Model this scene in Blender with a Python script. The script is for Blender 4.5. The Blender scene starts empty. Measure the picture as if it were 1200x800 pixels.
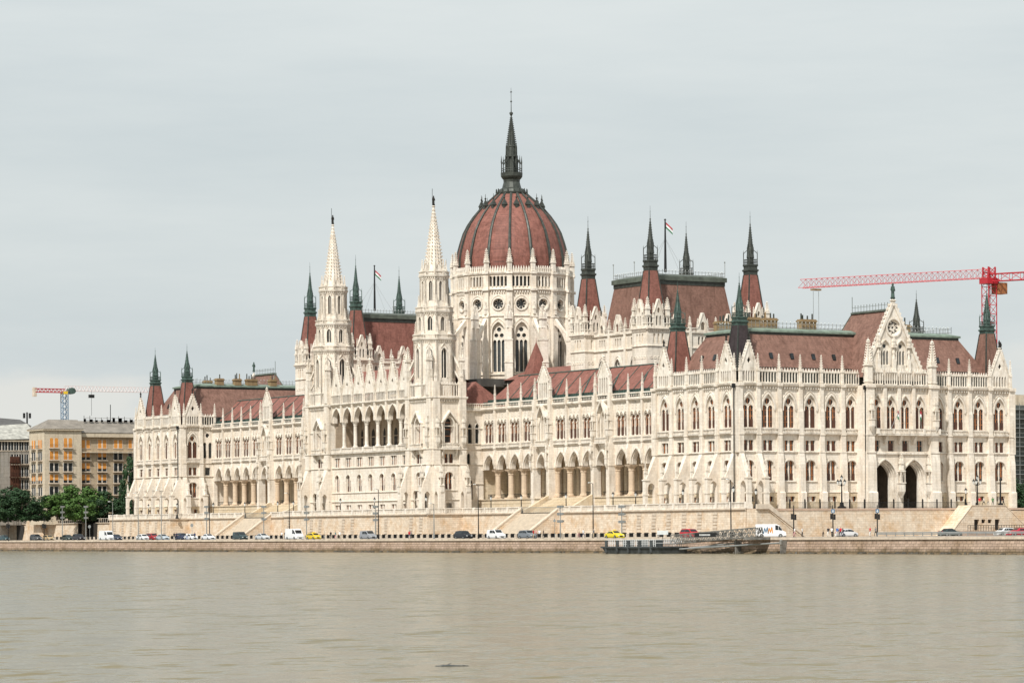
import bpy, math, random
from mathutils import Vector, Matrix
from mathutils.geometry import tessellate_polygon
R = math.radians
rnd = random.Random(7)
scene = bpy.context.scene
COL = scene.collection
MIR = False
MY = 266.6            # the building is symmetric about y = 133.3

# ------------------------------------------------------------------ materials
def new_mat(name):
    m = bpy.data.materials.new(name); m.use_nodes = True
    nt = m.node_tree; b = nt.nodes['Principled BSDF']
    return m, nt, b
def node(nt, t, **kw):
    n = nt.nodes.new(t)
    for k, v in kw.items():
        if k.startswith('i_'):
            n.inputs[k[2:].replace('_', ' ')].default_value = v
        else: setattr(n, k, v)
    return n
def c4(c): return (c[0], c[1], c[2], 1)
def plain(name, col, rough=.7, metal=0., var=.12, scale=1.2, spec=None):
    m, nt, b = new_mat(name)
    g = node(nt, 'ShaderNodeNewGeometry')
    n = node(nt, 'ShaderNodeTexNoise'); n.inputs['Scale'].default_value = scale; n.inputs['Detail'].default_value = 5
    nt.links.new(g.outputs['Position'], n.inputs['Vector'])
    r = node(nt, 'ShaderNodeMapRange'); r.inputs['From Min'].default_value = .3; r.inputs['From Max'].default_value = .7
    r.inputs['To Min'].default_value = 1-var; r.inputs['To Max'].default_value = 1+var
    nt.links.new(n.outputs['Fac'], r.inputs['Value'])
    mx = node(nt, 'ShaderNodeVectorMath', operation='SCALE'); mx.inputs[0].default_value = col
    nt.links.new(r.outputs[0], mx.inputs['Scale'])
    nt.links.new(mx.outputs[0], b.inputs['Base Color'])
    b.inputs['Roughness'].default_value = rough; b.inputs['Metallic'].default_value = metal
    if spec is not None: b.inputs['Specular IOR Level'].default_value = spec
    return m
def masonry(name, c1, c2, mortar, bw=1.3, bh=.55, ms=.02, rough=.85, stain=(.8, .7, .58), samt=.45, sscale=.12, bump=.25, streak=.0, msm=.3):
    """coursed stone: bricks laid along (x+y, z), large weather stains and vertical streaks"""
    m, nt, b = new_mat(name)
    L = nt.links.new
    g = node(nt, 'ShaderNodeNewGeometry')
    s = node(nt, 'ShaderNodeSeparateXYZ'); L(g.outputs['Position'], s.inputs[0])
    a = node(nt, 'ShaderNodeMath', operation='ADD'); L(s.outputs[0], a.inputs[0]); L(s.outputs[1], a.inputs[1])
    cb = node(nt, 'ShaderNodeCombineXYZ'); L(a.outputs[0], cb.inputs[0]); L(s.outputs[2], cb.inputs[1])
    br = node(nt, 'ShaderNodeTexBrick'); L(cb.outputs[0], br.inputs['Vector'])
    br.inputs['Scale'].default_value = 1; br.inputs['Brick Width'].default_value = bw; br.inputs['Row Height'].default_value = bh
    br.inputs['Mortar Size'].default_value = ms; br.inputs['Mortar Smooth'].default_value = msm; br.inputs['Bias'].default_value = -.1
    br.inputs['Color1'].default_value = c4(c1); br.inputs['Color2'].default_value = c4(c2); br.inputs['Mortar'].default_value = c4(mortar)
    n = node(nt, 'ShaderNodeTexNoise'); n.inputs['Scale'].default_value = sscale; n.inputs['Detail'].default_value = 8; n.inputs['Roughness'].default_value = .65
    L(g.outputs['Position'], n.inputs['Vector'])
    r = node(nt, 'ShaderNodeMapRange'); r.inputs['From Min'].default_value = .45; r.inputs['From Max'].default_value = .72; r.inputs['To Max'].default_value = samt
    L(n.outputs['Fac'], r.inputs['Value'])
    mx = node(nt, 'ShaderNodeMix', data_type='RGBA', blend_type='MULTIPLY'); L(r.outputs[0], mx.inputs[0]); L(br.outputs['Color'], mx.inputs[6]); mx.inputs[7].default_value = c4(stain)
    # rain streaks: noise stretched vertically
    vm = node(nt, 'ShaderNodeVectorMath', operation='MULTIPLY'); vm.inputs[1].default_value = (1.6, 1.6, .16); L(g.outputs['Position'], vm.inputs[0])
    n2 = node(nt, 'ShaderNodeTexNoise'); n2.inputs['Scale'].default_value = 1; n2.inputs['Detail'].default_value = 4; L(vm.outputs[0], n2.inputs['Vector'])
    r2 = node(nt, 'ShaderNodeMapRange'); r2.inputs['From Min'].default_value = .5; r2.inputs['From Max'].default_value = .75; r2.inputs['To Max'].default_value = streak
    L(n2.outputs['Fac'], r2.inputs['Value'])
    m2 = node(nt, 'ShaderNodeMix', data_type='RGBA', blend_type='MULTIPLY'); L(r2.outputs[0], m2.inputs[0]); L(mx.outputs[2], m2.inputs[6]); m2.inputs[7].default_value = (.40, .37, .33, 1)
    n3 = node(nt, 'ShaderNodeTexNoise'); n3.inputs['Scale'].default_value = 2.3; n3.inputs['Detail'].default_value = 6; L(g.outputs['Position'], n3.inputs['Vector'])
    r3 = node(nt, 'ShaderNodeMapRange'); r3.inputs['From Min'].default_value = .3; r3.inputs['From Max'].default_value = .7; r3.inputs['To Min'].default_value = .9; r3.inputs['To Max'].default_value = 1.08
    L(n3.outputs['Fac'], r3.inputs['Value'])
    m3 = node(nt, 'ShaderNodeVectorMath', operation='SCALE'); L(m2.outputs[2], m3.inputs[0]); L(r3.outputs[0], m3.inputs['Scale'])
    L(m3.outputs[0], b.inputs['Base Color'])
    b.inputs['Roughness'].default_value = rough; b.inputs['Specular IOR Level'].default_value = .2
    bp = node(nt, 'ShaderNodeBump'); bp.inputs['Strength'].default_value = bump; bp.inputs['Distance'].default_value = .05
    ad = node(nt, 'ShaderNodeMath', operation='SUBTRACT'); L(n3.outputs['Fac'], ad.inputs[0]); L(br.outputs['Fac'], ad.inputs[1])
    L(ad.outputs[0], bp.inputs['Height']); L(bp.outputs[0], b.inputs['Normal'])
    return m
def tiled(name, col, dark, bh=.35, bw=.3, patch=(.66, .63, .62)):
    m = masonry(name, col, [c*.72 for c in col], dark, bw=bw, bh=bh, ms=.02, rough=.6, stain=patch, samt=.9, sscale=.5, bump=.25, streak=.55)
    return m
M = {}
M['stone'] = masonry('limestone', (.80, .73, .635), (.74, .67, .575), (.67, .60, .51), samt=.55, stain=(.82, .72, .61), sscale=.25, streak=.48, bump=.2)
M['carved'] = masonry('carved_limestone', (.80, .74, .655), (.76, .70, .61), (.78, .71, .62), bw=5, bh=2.3, ms=.004, samt=.7, stain=(.70, .63, .55), sscale=.8, streak=.6, bump=.3)
M['inner'] = masonry('shade_darkened_stone', (.43, .35, .265), (.38, .31, .235), (.3, .24, .18), bw=2, bh=.7, ms=.02, samt=.6, streak=.5)  # darker copy of the stone: shade inside arcade and loggia put into colour
M['warm'] = masonry('warm_limestone', (.62, .52, .37), (.68, .58, .44), (.45, .36, .25), samt=.5, stain=(.72, .55, .34), sscale=.3, streak=.25)
M['column'] = masonry('column_stone', (.62, .49, .36), (.56, .44, .32), (.42, .33, .24), bw=6, bh=1.1, ms=.02, samt=.4, streak=.2)
M['wall'] = masonry('embankment_stone', (.72, .615, .49), (.62, .51, .39), (.50, .41, .32), bw=1.0, bh=.42, ms=.02, samt=.9, stain=(.82, .64, .45), sscale=.45, bump=.5, streak=.2)
M['quay'] = masonry('quay_stone', (.50, .37, .285), (.38, .275, .21), (.2, .16, .12), bw=1.1, bh=.42, ms=.045, samt=.95, stain=(.68, .64, .55), sscale=.22, bump=.7, streak=.45)
def add_tide(m, z0):
    nt = m.node_tree; b = nt.nodes['Principled BSDF']; L = nt.links.new; src = b.inputs['Base Color'].links[0].from_socket
    g = node(nt, 'ShaderNodeNewGeometry'); s = node(nt, 'ShaderNodeSeparateXYZ'); L(g.outputs['Position'], s.inputs[0])
    n = node(nt, 'ShaderNodeTexNoise'); n.inputs['Scale'].default_value = .5; n.inputs['Detail'].default_value = 7; n.inputs['Roughness'].default_value = .7; L(g.outputs['Position'], n.inputs['Vector'])
    a = node(nt, 'ShaderNodeMath', operation='MULTIPLY_ADD'); L(n.outputs['Fac'], a.inputs[0]); a.inputs[1].default_value = -1.6; L(s.outputs[2], a.inputs[2])
    r = node(nt, 'ShaderNodeMapRange'); r.inputs['From Min'].default_value = z0-.85; r.inputs['From Max'].default_value = z0-.25; r.inputs['To Min'].default_value = .85; r.inputs['To Max'].default_value = 0; L(a.outputs[0], r.inputs['Value'])
    mx = node(nt, 'ShaderNodeMix', data_type='RGBA', blend_type='MULTIPLY'); L(r.outputs[0], mx.inputs[0]); L(src, mx.inputs[6]); mx.inputs[7].default_value = (.36, .36, .26, 1); L(mx.outputs[2], b.inputs['Base Color'])
add_tide(M['quay'], .55)
M['coping'] = plain('coping_stone', (.58, .49, .39), .85, var=.18, scale=1.1, spec=.2)
M['roof'] = tiled('red_slate', (.30, .128, .10), (.17, .085, .068))
M['roofb'] = tiled('brown_slate', (.27, .15, .115), (.155, .09, .07))
M['roofd'] = tiled('dark_slate', (.062, .048, .05), (.035, .028, .03))
M['dome'] = tiled('dome_slate', (.285, .12, .093), (.17, .08, .065), bh=.4)
M['rib'] = plain('dark_lead', (.055, .061, .052), .5, .3, var=.35, scale=1.5)
M['lead'] = plain('lead_cornice', (.10, .115, .092), .6, .1, var=.3, scale=.8)
M['verd'] = plain('verdigris_copper', (.05, .084, .07), .6, .1, var=.5, scale=1.6)
M['verdl'] = plain('pale_verdigris', (.17, .22, .175), .7, 0, var=.3, scale=.8)
M['flat'] = plain('roof_felt', (.075, .07, .062), .9, var=.3, scale=.5)
M['glass'] = plain('window_glass', (.018, .022, .024), .12, 0, var=.4, scale=.8)
M['lglass'] = plain('leaded_glass', (.06, .068, .07), .35, 0, var=.3, scale=3)
M['wood'] = plain('brown_wood', (.33, .125, .045), .5, var=.3, scale=1.5)
M['woodd'] = plain('dark_brown_wood', (.085, .034, .02), .5, var=.3, scale=1.5)
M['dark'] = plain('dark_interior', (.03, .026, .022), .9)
M['iron'] = plain('black_iron', (.018, .018, .018), .45, .4)
M['grey'] = plain('galvanised_steel', (.33, .34, .33), .45, .5)
M['brickc'] = masonry('ochre_brick', (.34, .235, .125), (.28, .19, .10), (.22, .17, .11), bw=.5, bh=.16, ms=.02, streak=.6)
M['asphalt'] = plain('asphalt', (.062, .06, .057), .9, var=.25, scale=.7)
M['paving'] = plain('paving', (.30, .255, .21), .9, var=.15, scale=.8)
M['ground'] = plain('ground_soil', (.09, .085, .06), .95, var=.3, scale=.05)
M['white'] = plain('white_paint', (.78, .78, .76), .4, var=.05)
M['bwhite'] = plain('statue_bronze', (.03, .028, .024), .5, .5)

# ------------------------------------------------------------------ mesh builder
class MB:
    def __init__(s): s.v = []; s.f = []; s.m = []; s.mi = 0; s.sm = []; s.smooth = False
    def add(s, vs, fs):
        o = len(s.v); s.v.extend([tuple(p) for p in vs])
        for f in fs: s.f.append(tuple(i+o for i in f)); s.m.append(s.mi); s.sm.append(s.smooth)
    def box(s, x0, x1, y0, y1, z0, z1):
        if x0 > x1: x0, x1 = x1, x0
        if y0 > y1: y0, y1 = y1, y0
        s.add([(x0,y0,z0),(x1,y0,z0),(x1,y1,z0),(x0,y1,z0),(x0,y0,z1),(x1,y0,z1),(x1,y1,z1),(x0,y1,z1)],
              [(0,3,2,1),(4,5,6,7),(0,1,5,4),(1,2,6,5),(2,3,7,6),(3,0,4,7)])
    def rings(s, rings, cap0=True, cap1=True):
        n = len(rings[0]); vs = [p for r in rings for p in r]; fs = []
        for i in range(len(rings)-1):
            for j in range(n):
                k = (j+1) % n; fs.append((i*n+j, i*n+k, (i+1)*n+k, (i+1)*n+j))
        if cap0: fs.append(tuple(range(n-1, -1, -1)))
        if cap1: fs.append(tuple((len(rings)-1)*n+j for j in range(n)))
        s.add(vs, fs)
    def lathe(s, cx, cy, prof, n=8, rot=0., cap=True):
        """prof = [(z, r)...]"""
        s.rings([[(cx+max(r, .002)*math.cos(rot+2*math.pi*j/n), cy+max(r, .002)*math.sin(rot+2*math.pi*j/n), z) for j in range(n)] for z, r in prof], cap, cap)
    def sq(s, cx, cy, prof):
        """square frusta, prof = [(z, halfwidth)...]"""
        s.rings([[(cx-h, cy-h, z), (cx+h, cy-h, z), (cx+h, cy+h, z), (cx-h, cy+h, z)] for z, h in prof])
    def tube(s, p, q, r, n=6, r2=None):
        p = Vector(p); q = Vector(q); d = (q-p)
        if d.length < 1e-6: return
        d.normalize(); u = d.orthogonal().normalized(); w = d.cross(u); r2 = r if r2 is None else r2
        s.rings([[tuple(c+(u*math.cos(2*math.pi*j/n)+w*math.sin(2*math.pi*j/n))*rr) for j in range(n)] for c, rr in ((p, r), (q, r2))])
    def quad(s, a, b, c, d): s.add([a, b, c, d], [(0, 1, 2, 3)])
    def poly(s, pts): s.add(pts, [tuple(range(len(pts)))])
    def mesh(s, name, mats, mir=False):
        me = bpy.data.meshes.new(name)
        v = [(x, MY-y, z) for x, y, z in s.v] if mir else s.v
        f = [tuple(reversed(q)) for q in s.f] if mir else s.f
        me.from_pydata(v, [], f)
        for m in (mats if isinstance(mats, (list, tuple)) else [mats]): me.materials.append(m)
        me.polygons.foreach_set('material_index', s.m)
        me.polygons.foreach_set('use_smooth', s.sm)
        me.update(); return me
ROOTS = set()      # things whose parts are written in world coordinates
def link(name, me, parent=None, loc=(0,0,0), rz=0., sc=None):
    o = bpy.data.objects.new(name, me); COL.objects.link(o)
    if parent is not None:
        o.parent = parent
        if parent.name in ROOTS: o.matrix_parent_inverse = Matrix.Translation(-parent.location)
    o.location = loc; o.rotation_euler = (0, 0, rz)
    if sc: o.scale = sc
    return o
def P(name, mb, mat, parent, label=None):
    if not mb.v: return None
    o = link(name, mb.mesh(name, mat, MIR), parent)
    if label: o['label'] = label
    return o
def thing(name, label, cat, loc=(0,0,0), rz=0., group=None, kind=None):
    o = bpy.data.objects.new(name, None); COL.objects.link(o); o.location = loc; o.rotation_euler = (0, 0, rz)
    o.empty_display_size = .5
    tag(o, label, cat, group, kind); return o
def tag(o, label=None, cat=None, group=None, kind=None):
    if label: o['label'] = label
    if cat: o['category'] = cat
    if group: o['group'] = group
    if kind: o['kind'] = kind
    return o
KIDS = {}
def copy_tree(o, loc, rz=None, label=None, group=None, parent=None):
    c = o.copy(); COL.objects.link(c)
    if parent is not None: c.parent = parent
    if loc is not None: c.location = loc
    if rz is not None: c.rotation_euler = (0, 0, rz)
    if label: c['label'] = label
    if group: c['group'] = group
    for ch in list(o.children): copy_tree(ch, None, parent=c)
    return c

# ------------------------------------------------------------------ facade frames
class Fr:
    """a wall plane: point(s, d, z) = origin + s*along + d*outward"""
    def __init__(s, ox, oy, ax, ay, nx, ny): s.o = (ox, oy); s.a = (ax, ay); s.n = (nx, ny)
    def p(s, t, d, z): return (s.o[0]+t*s.a[0]+d*s.n[0], s.o[1]+t*s.a[1]+d*s.n[1], z)
    def box(s, mb, s0, s1, d0, d1, z0, z1):
        P8 = [s.p(a, d, z) for z in (z0, z1) for a, d in ((s0, d0), (s1, d0), (s1, d1), (s0, d1))]
        mb.add(P8, [(0,3,2,1),(4,5,6,7),(0,1,5,4),(1,2,6,5),(2,3,7,6),(3,0,4,7)])
    def prof(s, mb, s0, s1, pts):
        """extrude a (d,z) profile from s0 to s1"""
        mb.rings([[s.p(s0, d, z) for d, z in pts], [s.p(s1, d, z) for d, z in pts]])
    def slab(s, mb, pts, d0, d1):
        """extrude an (s,z) polygon from d0 to d1"""
        mb.rings([[s.p(a, d0, z) for a, z in pts], [s.p(a, d1, z) for a, z in pts]])
    def panel(s, mb, outer, holes, d=0., depth=.4):
        polys = [[Vector((a, z, 0)) for a, z in outer]] + [[Vector((a, z, 0)) for a, z in h] for h in holes]
        flat = [v for q in polys for v in q]
        tris = tessellate_polygon(polys)
        mb.add([s.p(v.x, d, v.y) for v in flat], [tuple(t) for t in tris])
        for h in holes:
            n = len(h)
            mb.add([s.p(a, d, z) for a, z in h]+[s.p(a, d-depth, z) for a, z in h], [(i, (i+1) % n, n+(i+1) % n, n+i) for i in range(n)])
    def strip(s, mb, pts, w, d0, d1, closed=False):
        """moulding along a polyline, offset outward by w"""
        n = len(pts); out = []
        for i in range(n):
            a = pts[(i-1) % n] if (closed or i > 0) else pts[i]
            b = pts[(i+1) % n] if (closed or i < n-1) else pts[i]
            tx, tz = b[0]-a[0], b[1]-a[1]; l = math.hypot(tx, tz) or 1
            out.append((pts[i][0]+tz/l*w, pts[i][1]-tx/l*w))
        for i in range(n if closed else n-1):
            j = (i+1) % n
            A, B, C, D = pts[i], pts[j], out[j], out[i]
            mb.add([s.p(A[0], d1, A[1]), s.p(B[0], d1, B[1]), s.p(C[0], d1, C[1]), s.p(D[0], d1, D[1]),
                    s.p(A[0], d0, A[1]), s.p(B[0], d0, B[1]), s.p(C[0], d0, C[1]), s.p(D[0], d0, D[1])],
                   [(0,1,2,3),(0,4,5,1),(3,2,6,7)])
    def rz(s): # rotation that turns local -Y into the outward normal
        return math.atan2(s.n[0], -s.n[1])
def arch(c, z0, w, zs, zt, n=7):
    """closed arch outline, counter-clockwise from bottom left ... (going right, up, over, down)"""
    h = zt-zs; Rr = (h*h+w*w/4)/w; pts = [(c-w/2, z0), (c+w/2, z0)]
    cx = c+w/2-Rr; a1 = math.atan2(h, c-cx) if Rr > 1e-6 else 0
    for i in range(n+1):
        a = a1*i/n; pts.append((cx+Rr*math.cos(a), zs+Rr*math.sin(a)))
    for i in range(n-1, -1, -1):
        a = a1*i/n; pts.append((2*c-(cx+Rr*math.cos(a)), zs+Rr*math.sin(a)))
    if z0 >= zs-1e-6: pts = pts[2:]
    return pts
def archline(c, w, zs, zt, n=7, zb=None):
    p = arch(c, zs, w, zs, zt, n)
    if zb is not None: p = [(c+w/2, zb)] + p + [(c-w/2, zb)]
    return p
def rect(c, z0, w, z1): return [(c-w/2, z0), (c+w/2, z0), (c+w/2, z1), (c-w/2, z1)]
def circ(c, z, r, n=14): return [(c+r*math.cos(2*math.pi*i/n), z+r*math.sin(2*math.pi*i/n)) for i in range(n)]
def foil(c, z, r, k=8, n=5):
    """k-lobed rosette outline"""
    pts = []; q = r*.62; lr = r-q
    for i in range(k):
        a0 = 2*math.pi*i/k
        for j in range(n):
            b = a0+(-.5+(j+.5)/n)*math.pi*1.1
            pts.append((c+q*math.cos(a0)+lr*1.0*math.cos(b), z+q*math.sin(a0)+lr*1.0*math.sin(b)))
        a1 = 2*math.pi*(i+.5)/k
        pts.append((c+q*.62*math.cos(a1), z+q*.62*math.sin(a1)))
    return pts

LOC = Fr(0, 0, 1, 0, 0, -1)       # local frame for shared window meshes: s=x, outward=-y
PLACED = {}
def inst(name, proto, fr, s, d, z, parent, sc=None, pick=None):
    """place a shared part: proto = (mesh, [(childname, mesh), ...])"""
    x, y, zz = fr.p(s, d, z); rz = fr.rz()
    if MIR: y = MY-y; rz = math.atan2(fr.n[0], fr.n[1])
    o = link(name, proto[0], parent, (x, y, zz), rz, sc)
    kids = proto[1]
    if pick is not None: kids = [kids[pick % len(kids)]] if kids else []
    for cn, cm in kids: link(cn, cm, o)
    PLACED[name] = PLACED.get(name, 0)+1
    return o

# ------------------------------------------------------------------ ornaments as meshes
def add_pinnacle(mb, x, y, z, h=4.5, w=.7, n=4, crock=4):
    """square shaft with four gablets, a crocketed spirelet and a finial"""
    b = h*.42; hw = w/2
    mb.sq(x, y, [(z, hw), (z+b, hw)])
    mb.sq(x, y, [(z+b*.1, hw*1.25), (z+b*.16, hw*1.25)])
    mb.sq(x, y, [(z+b*.94, hw*1.35), (z+b, hw*1.35)])
    for dx, dy in ((1, 0), (-1, 0), (0, 1), (0, -1)):          # gablets
        px, py = x+dx*hw*1.15, y+dy*hw*1.15
        tx, ty = -dy, dx
        mb.add([(px-tx*hw, py-ty*hw, z+b), (px+tx*hw, py+ty*hw, z+b), (px, py, z+b+w*1.1),
                (x-tx*hw, y-ty*hw, z+b), (x+tx*hw, y+ty*hw, z+b), (x, y, z+b+w*1.1)], [(0,1,2), (0,2,5,3), (1,4,5,2)])
    mb.sq(x, y, [(z+b, hw*.8), (z+h*.94, .05)])
    for i in range(crock+2):
        t = (i+.6)/(crock+2.6); zz = z+b+(h*.94-b)*t; r = hw*.8*(1-t)+.05
        q = .075*w/.6
        for sx, sy in ((1, 1), (1, -1), (-1, 1), (-1, -1)):
            cx_, cy_ = x+sx*(r+q*.3), y+sy*(r+q*.3)
            mb.add([(cx_-q, cy_-q, zz), (cx_+q, cy_-q, zz), (cx_+q, cy_+q, zz), (cx_-q, cy_+q, zz), (cx_+sx*q*.8, cy_+sy*q*.8, zz+2.6*q)], [(0, 3, 2, 1), (0, 1, 4), (1, 2, 4), (2, 3, 4), (3, 0, 4)])
    mb.sq(x, y, [(z+h*.9, .04), (z+h*.93, .17*w/.7), (z+h*.96, .05), (z+h, .02)])
def pinnacle_mesh(h, w, crock=4):
    m = MB(); add_pinnacle(m, 0, 0, 0, h, w, crock=crock); return m
def add_statue(mb, x, y, z, h=2.2):
    mb.lathe(x, y, [(z, h*.13), (z+h*.1, h*.16), (z+h*.12, h*.12), (z+h*.45, h*.1), (z+h*.62, h*.13), (z+h*.78, h*.12), (z+h*.82, h*.05), (z+h*.86, h*.07), (z+h*.93, h*.075), (z+h, h*.03)], 8)
    mb.tube((x+h*.1, y, z+h*.74), (x+h*.16, y-.05, z+h*.5), h*.035)
    mb.tube((x-h*.1, y, z+h*.74), (x-h*.17, y-.05, z+h*.56), h*.035)

PIN = (pinnacle_mesh(4.6, .5).mesh('pinnacle', M['carved']), [])
PIN_S = (pinnacle_mesh(3.7, .34).mesh('slim_pinnacle', M['carved']), [])
PIN_B = (pinnacle_mesh(8.8, 1.12, 7).mesh('tall_pinnacle', M['carved']), [])
PIN_D = (pinnacle_mesh(5.6, .7, 5).mesh('drum_pinnacle', M['carved']), [])
PIN_T = (pinnacle_mesh(4.6, .7, 4).mesh('tower_pinnacle', M['carved']), [])
def statue_pin():
    m = MB()
    m.sq(0, 0, [(-2.2, .1), (-1.5, .35), (-1.2, .45), (0, .45)]); m.sq(0, 0, [(0, .55), (.15, .55)])
    add_statue(m, 0, 0, .15, 1.5)
    m.sq(0, 0, [(1.75, .5), (1.95, .5)]); 
    for dx, dy in ((-.4,-.4),(.4,-.4),(.4,.4),(-.4,.4)): m.box(dx-.06, dx+.06, dy-.06, dy+.06, .1, 1.8)
    add_pinnacle(m, 0, 0, 1.9, 2.6, .6, crock=3)
    return (m.mesh('statue_niche', M['carved']), [])
NICHE = statue_pin()

# ------------------------------------------------------------------ shared windows (outward = -Y, back to +Y)
def make_pane(name, w, z0, z1, d, kind='wood', board=0., dy=.3):
    m = MB(); ms = [M['glass'], M['wood'], M['woodd']]
    m.mi = 0; LOC.box(m, -w/2, w/2, d-.05, d, z0, z1)
    m.mi = 1
    k = max(1, round(w/.65))
    for i in range(k+1):
        s = -w/2+w*i/k; LOC.box(m, s-.13, s+.13, d+.002, d+.07, z0, z1)
    zz = z0
    while zz < z1:
        LOC.box(m, -w/2, w/2, d+.004, d+.05, zz-.06, zz+.06); zz += 1.05
    if kind == 'closed':
        LOC.box(m, -w/2, w/2, d+.006, d+.09, z0, z1)
    if board > 0:
        m.mi = 2; LOC.box(m, -w/2, w/2, d+.08, d+.14, z0, z0+board)
        for i in range(int(w/.3)):
            s = -w/2+.15+.3*i; LOC.box(m, s-.02, s+.02, d+.1, d+.17, z0, z0+board)
    return m.mesh(name, ms)
# great window: two lancets under an oculus; local z=0 is the sill (22.95), arch apex at 6.1
def great_window():
    m = MB()
    out = arch(0, -.1, 2.75, 3.6, 6.25)
    holes = [arch(-.66, .02, 1.08, 3.5, 4.1), arch(.66, .02, 1.08, 3.5, 4.1), circ(0, 4.85, .58)]
    LOC.panel(m, out, holes, -.24, .18)
    for c in (-.66, .66): LOC.strip(m, archline(c, 1.08, 3.5, 4.1, 6, .02), .08, -.24, -.18)
    LOC.strip(m, circ(0, 4.85, .58), .1, -.24, -.17, True)
    m.lathe(0, .16, [(0, .1), (3.4, .1), (3.5, .17), (3.6, .17)], 6)
    panes = [('window_pane', make_pane('window_pane', 2.6, 0, 5.6, -.44, 'wood', b)) for b in (1.5, 1.5, 0, 3.4)]
    return (m.mesh('great_window', M['carved']), panes)
GW = great_window()
def pair_window(name, dist, w, z1, deep, arched=False, n=2, board=0.):
    m = MB(); W = dist*(n-1)+w+.5
    cs = [dist*(i-(n-1)/2) for i in range(n)]
    if arched: holes = [arch(c, .02, w, z1-w*.55, z1) for c in cs]; out = [(-W/2, -.1), (W/2, -.1), (W/2, z1+.5), (-W/2, z1+.5)]
    else: holes = [rect(c, .02, w, z1) for c in cs]; out = [(-W/2, -.1), (W/2, -.1), (W/2, z1+.15), (-W/2, z1+.15)]
    LOC.panel(m, out, holes, deep, .16)
    LOC.box(m, -W/2, W/2, deep, deep+.12, -.1, 0.0)
    ps = [('window_pane', make_pane('window_pane', W-.1, 0, z1, deep-.18, 'wood', b)) for b in ([0, board, board] if board else [0])]
    return (m.mesh(name, M['carved']), ps)
MEZ = pair_window('mezzanine_window', 1.28, .85, 1.95, -.22, False, 2, 1.2)
MEZ1 = pair_window('mezzanine_window', 1.0, 1.2, 2.0, -.22, False, 1, 1.5)
MEZ3 = pair_window('mezzanine_window', .95, .6, 2.05, -.22, False, 3, 0)
BAS = pair_window('basement_window', 1.45, .72, .95, -.2, False, 2, 0)
LOW = pair_window('twin_window', 1.15, .85, 3.7, -.3, True, 2, 1.3)
LOWN = pair_window('twin_window', .95, .7, 3.7, -.3, True, 2, 1.2)
def triple_window():
    m = MB(); cs = (-1.42, 0, 1.42)
    out = [(-2.3, -.1), (2.3, -.1), (2.3, 5.2), (-2.3, 5.2)]
    LOC.panel(m, out, [arch(c, .02, 1.24, 3.4, 4.2) for c in cs], -.3, .14)
    for c in cs: LOC.strip(m, archline(c, 1.24, 3.4, 4.2, 6), .1, -.3, -.2)
    for c in (-2.13, -.71, .71, 2.13): m.lathe(c, .12, [(0, .2), (.25, .12), (3.0, .1), (3.2, .2), (3.45, .22)], 6)
    ps = [('window_pane', make_pane('window_pane', 4.1, 0, 4.3, -.46, 'wood', b)) for b in (1.7, 1.7, 2.0)]
    return (m.mesh('lancet_window', M['carved']), ps)
TRI = triple_window()
def narrow(name, w, h):
    m = MB(); out = [(-w/2-.3, -.1), (w/2+.3, -.1), (w/2+.3, h+.3), (-w/2-.3, h+.3)]
    LOC.panel(m, out, [arch(0, .02, w, h-w*.8, h)], -.18, .2)
    LOC.strip(m, archline(0, w, h-w*.8, h, 6, .02), .1, -.18, -.08)
    return (m.mesh(name, M['carved']), [('window_pane', make_pane('window_pane', w+.2, 0, h, -.4, 'wood', 0))])
SLIT = narrow('slit_window', .75, 3.9)
# ================================================================== THE PARLIAMENT
ROOT = thing('parliament_building', 'huge white stone gothic parliament with red dome and rows of spires beside the river', 'parliament', (32.4, 133.3, 7.9))
ROOTS.add(ROOT.name)
ZG, ZP, ZM, ZS, ZB, ZC = 7.9, 10.85, 18.3, 21.6, 22.75, 31.0
G_UP = 31.15

def gallery(mb_, fr, s0, s1, z0=G_UP, h=2.1, step=.62, d=.12, bar=.17, crest=.5):
    mb = MB()
    n = max(2, round((s1-s0)/step)); st = (s1-s0)/n
    fr.box(mb, s0, s1, d-.22, d+.12, z0, z0+.16)
    for i in range(n+1):
        c = s0+i*st; fr.box(mb, c-bar/2, c+bar/2, d-.12, d+.04, z0+.16, z0+h)
    for i in range(n):                                   # little arch heads
        c = s0+(i+.5)*st; r = (st-bar)/2
        for sg in (-1, 1):
            mb.add([fr.p(c+sg*r, d, z0+h-.32), fr.p(c+sg*r, d, z0+h), fr.p(c, d, z0+h)], [(0, 1, 2)])
    fr.box(mb, s0, s1, d-.2, d+.12, z0+h, z0+h+.25)
    if crest:
        for i in range(n):
            c = s0+(i+.5)*st; a = st*.34
            mb.add([fr.p(c-a, d-.05, z0+h+.25), fr.p(c+a, d-.05, z0+h+.25), fr.p(c, d-.05, z0+h+.25+crest),
                    fr.p(c-a, d+.07, z0+h+.25), fr.p(c+a, d+.07, z0+h+.25), fr.p(c, d+.07, z0+h+.25+crest)], [(0,2,1), (3,4,5), (0,3,5,2), (1,2,5,4)])
    P('parapet_gallery', mb, M['carved'], ROOT)
def corbels(mb, fr, s0, s1, z=30.55, h=.5, step=.62, d=.34, w=.26):
    n = max(1, round((s1-s0)/step)); st = (s1-s0)/n
    for i in range(n):
        c = s0+(i+.5)*st; fr.box(mb, c-w/2, c+w/2, 0, d, z-h*.7, z); fr.box(mb, c-w/3, c+w/3, 0, d*.6, z-h, z-h*.7)
def string(mb, fr, s0, s1, z, h=.24, d=.22):
    fr.prof(mb, s0, s1, [(-.02, z), (d*.6, z), (d, z+h*.45), (d, z+h*.8), (-.02, z+h)])
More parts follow.
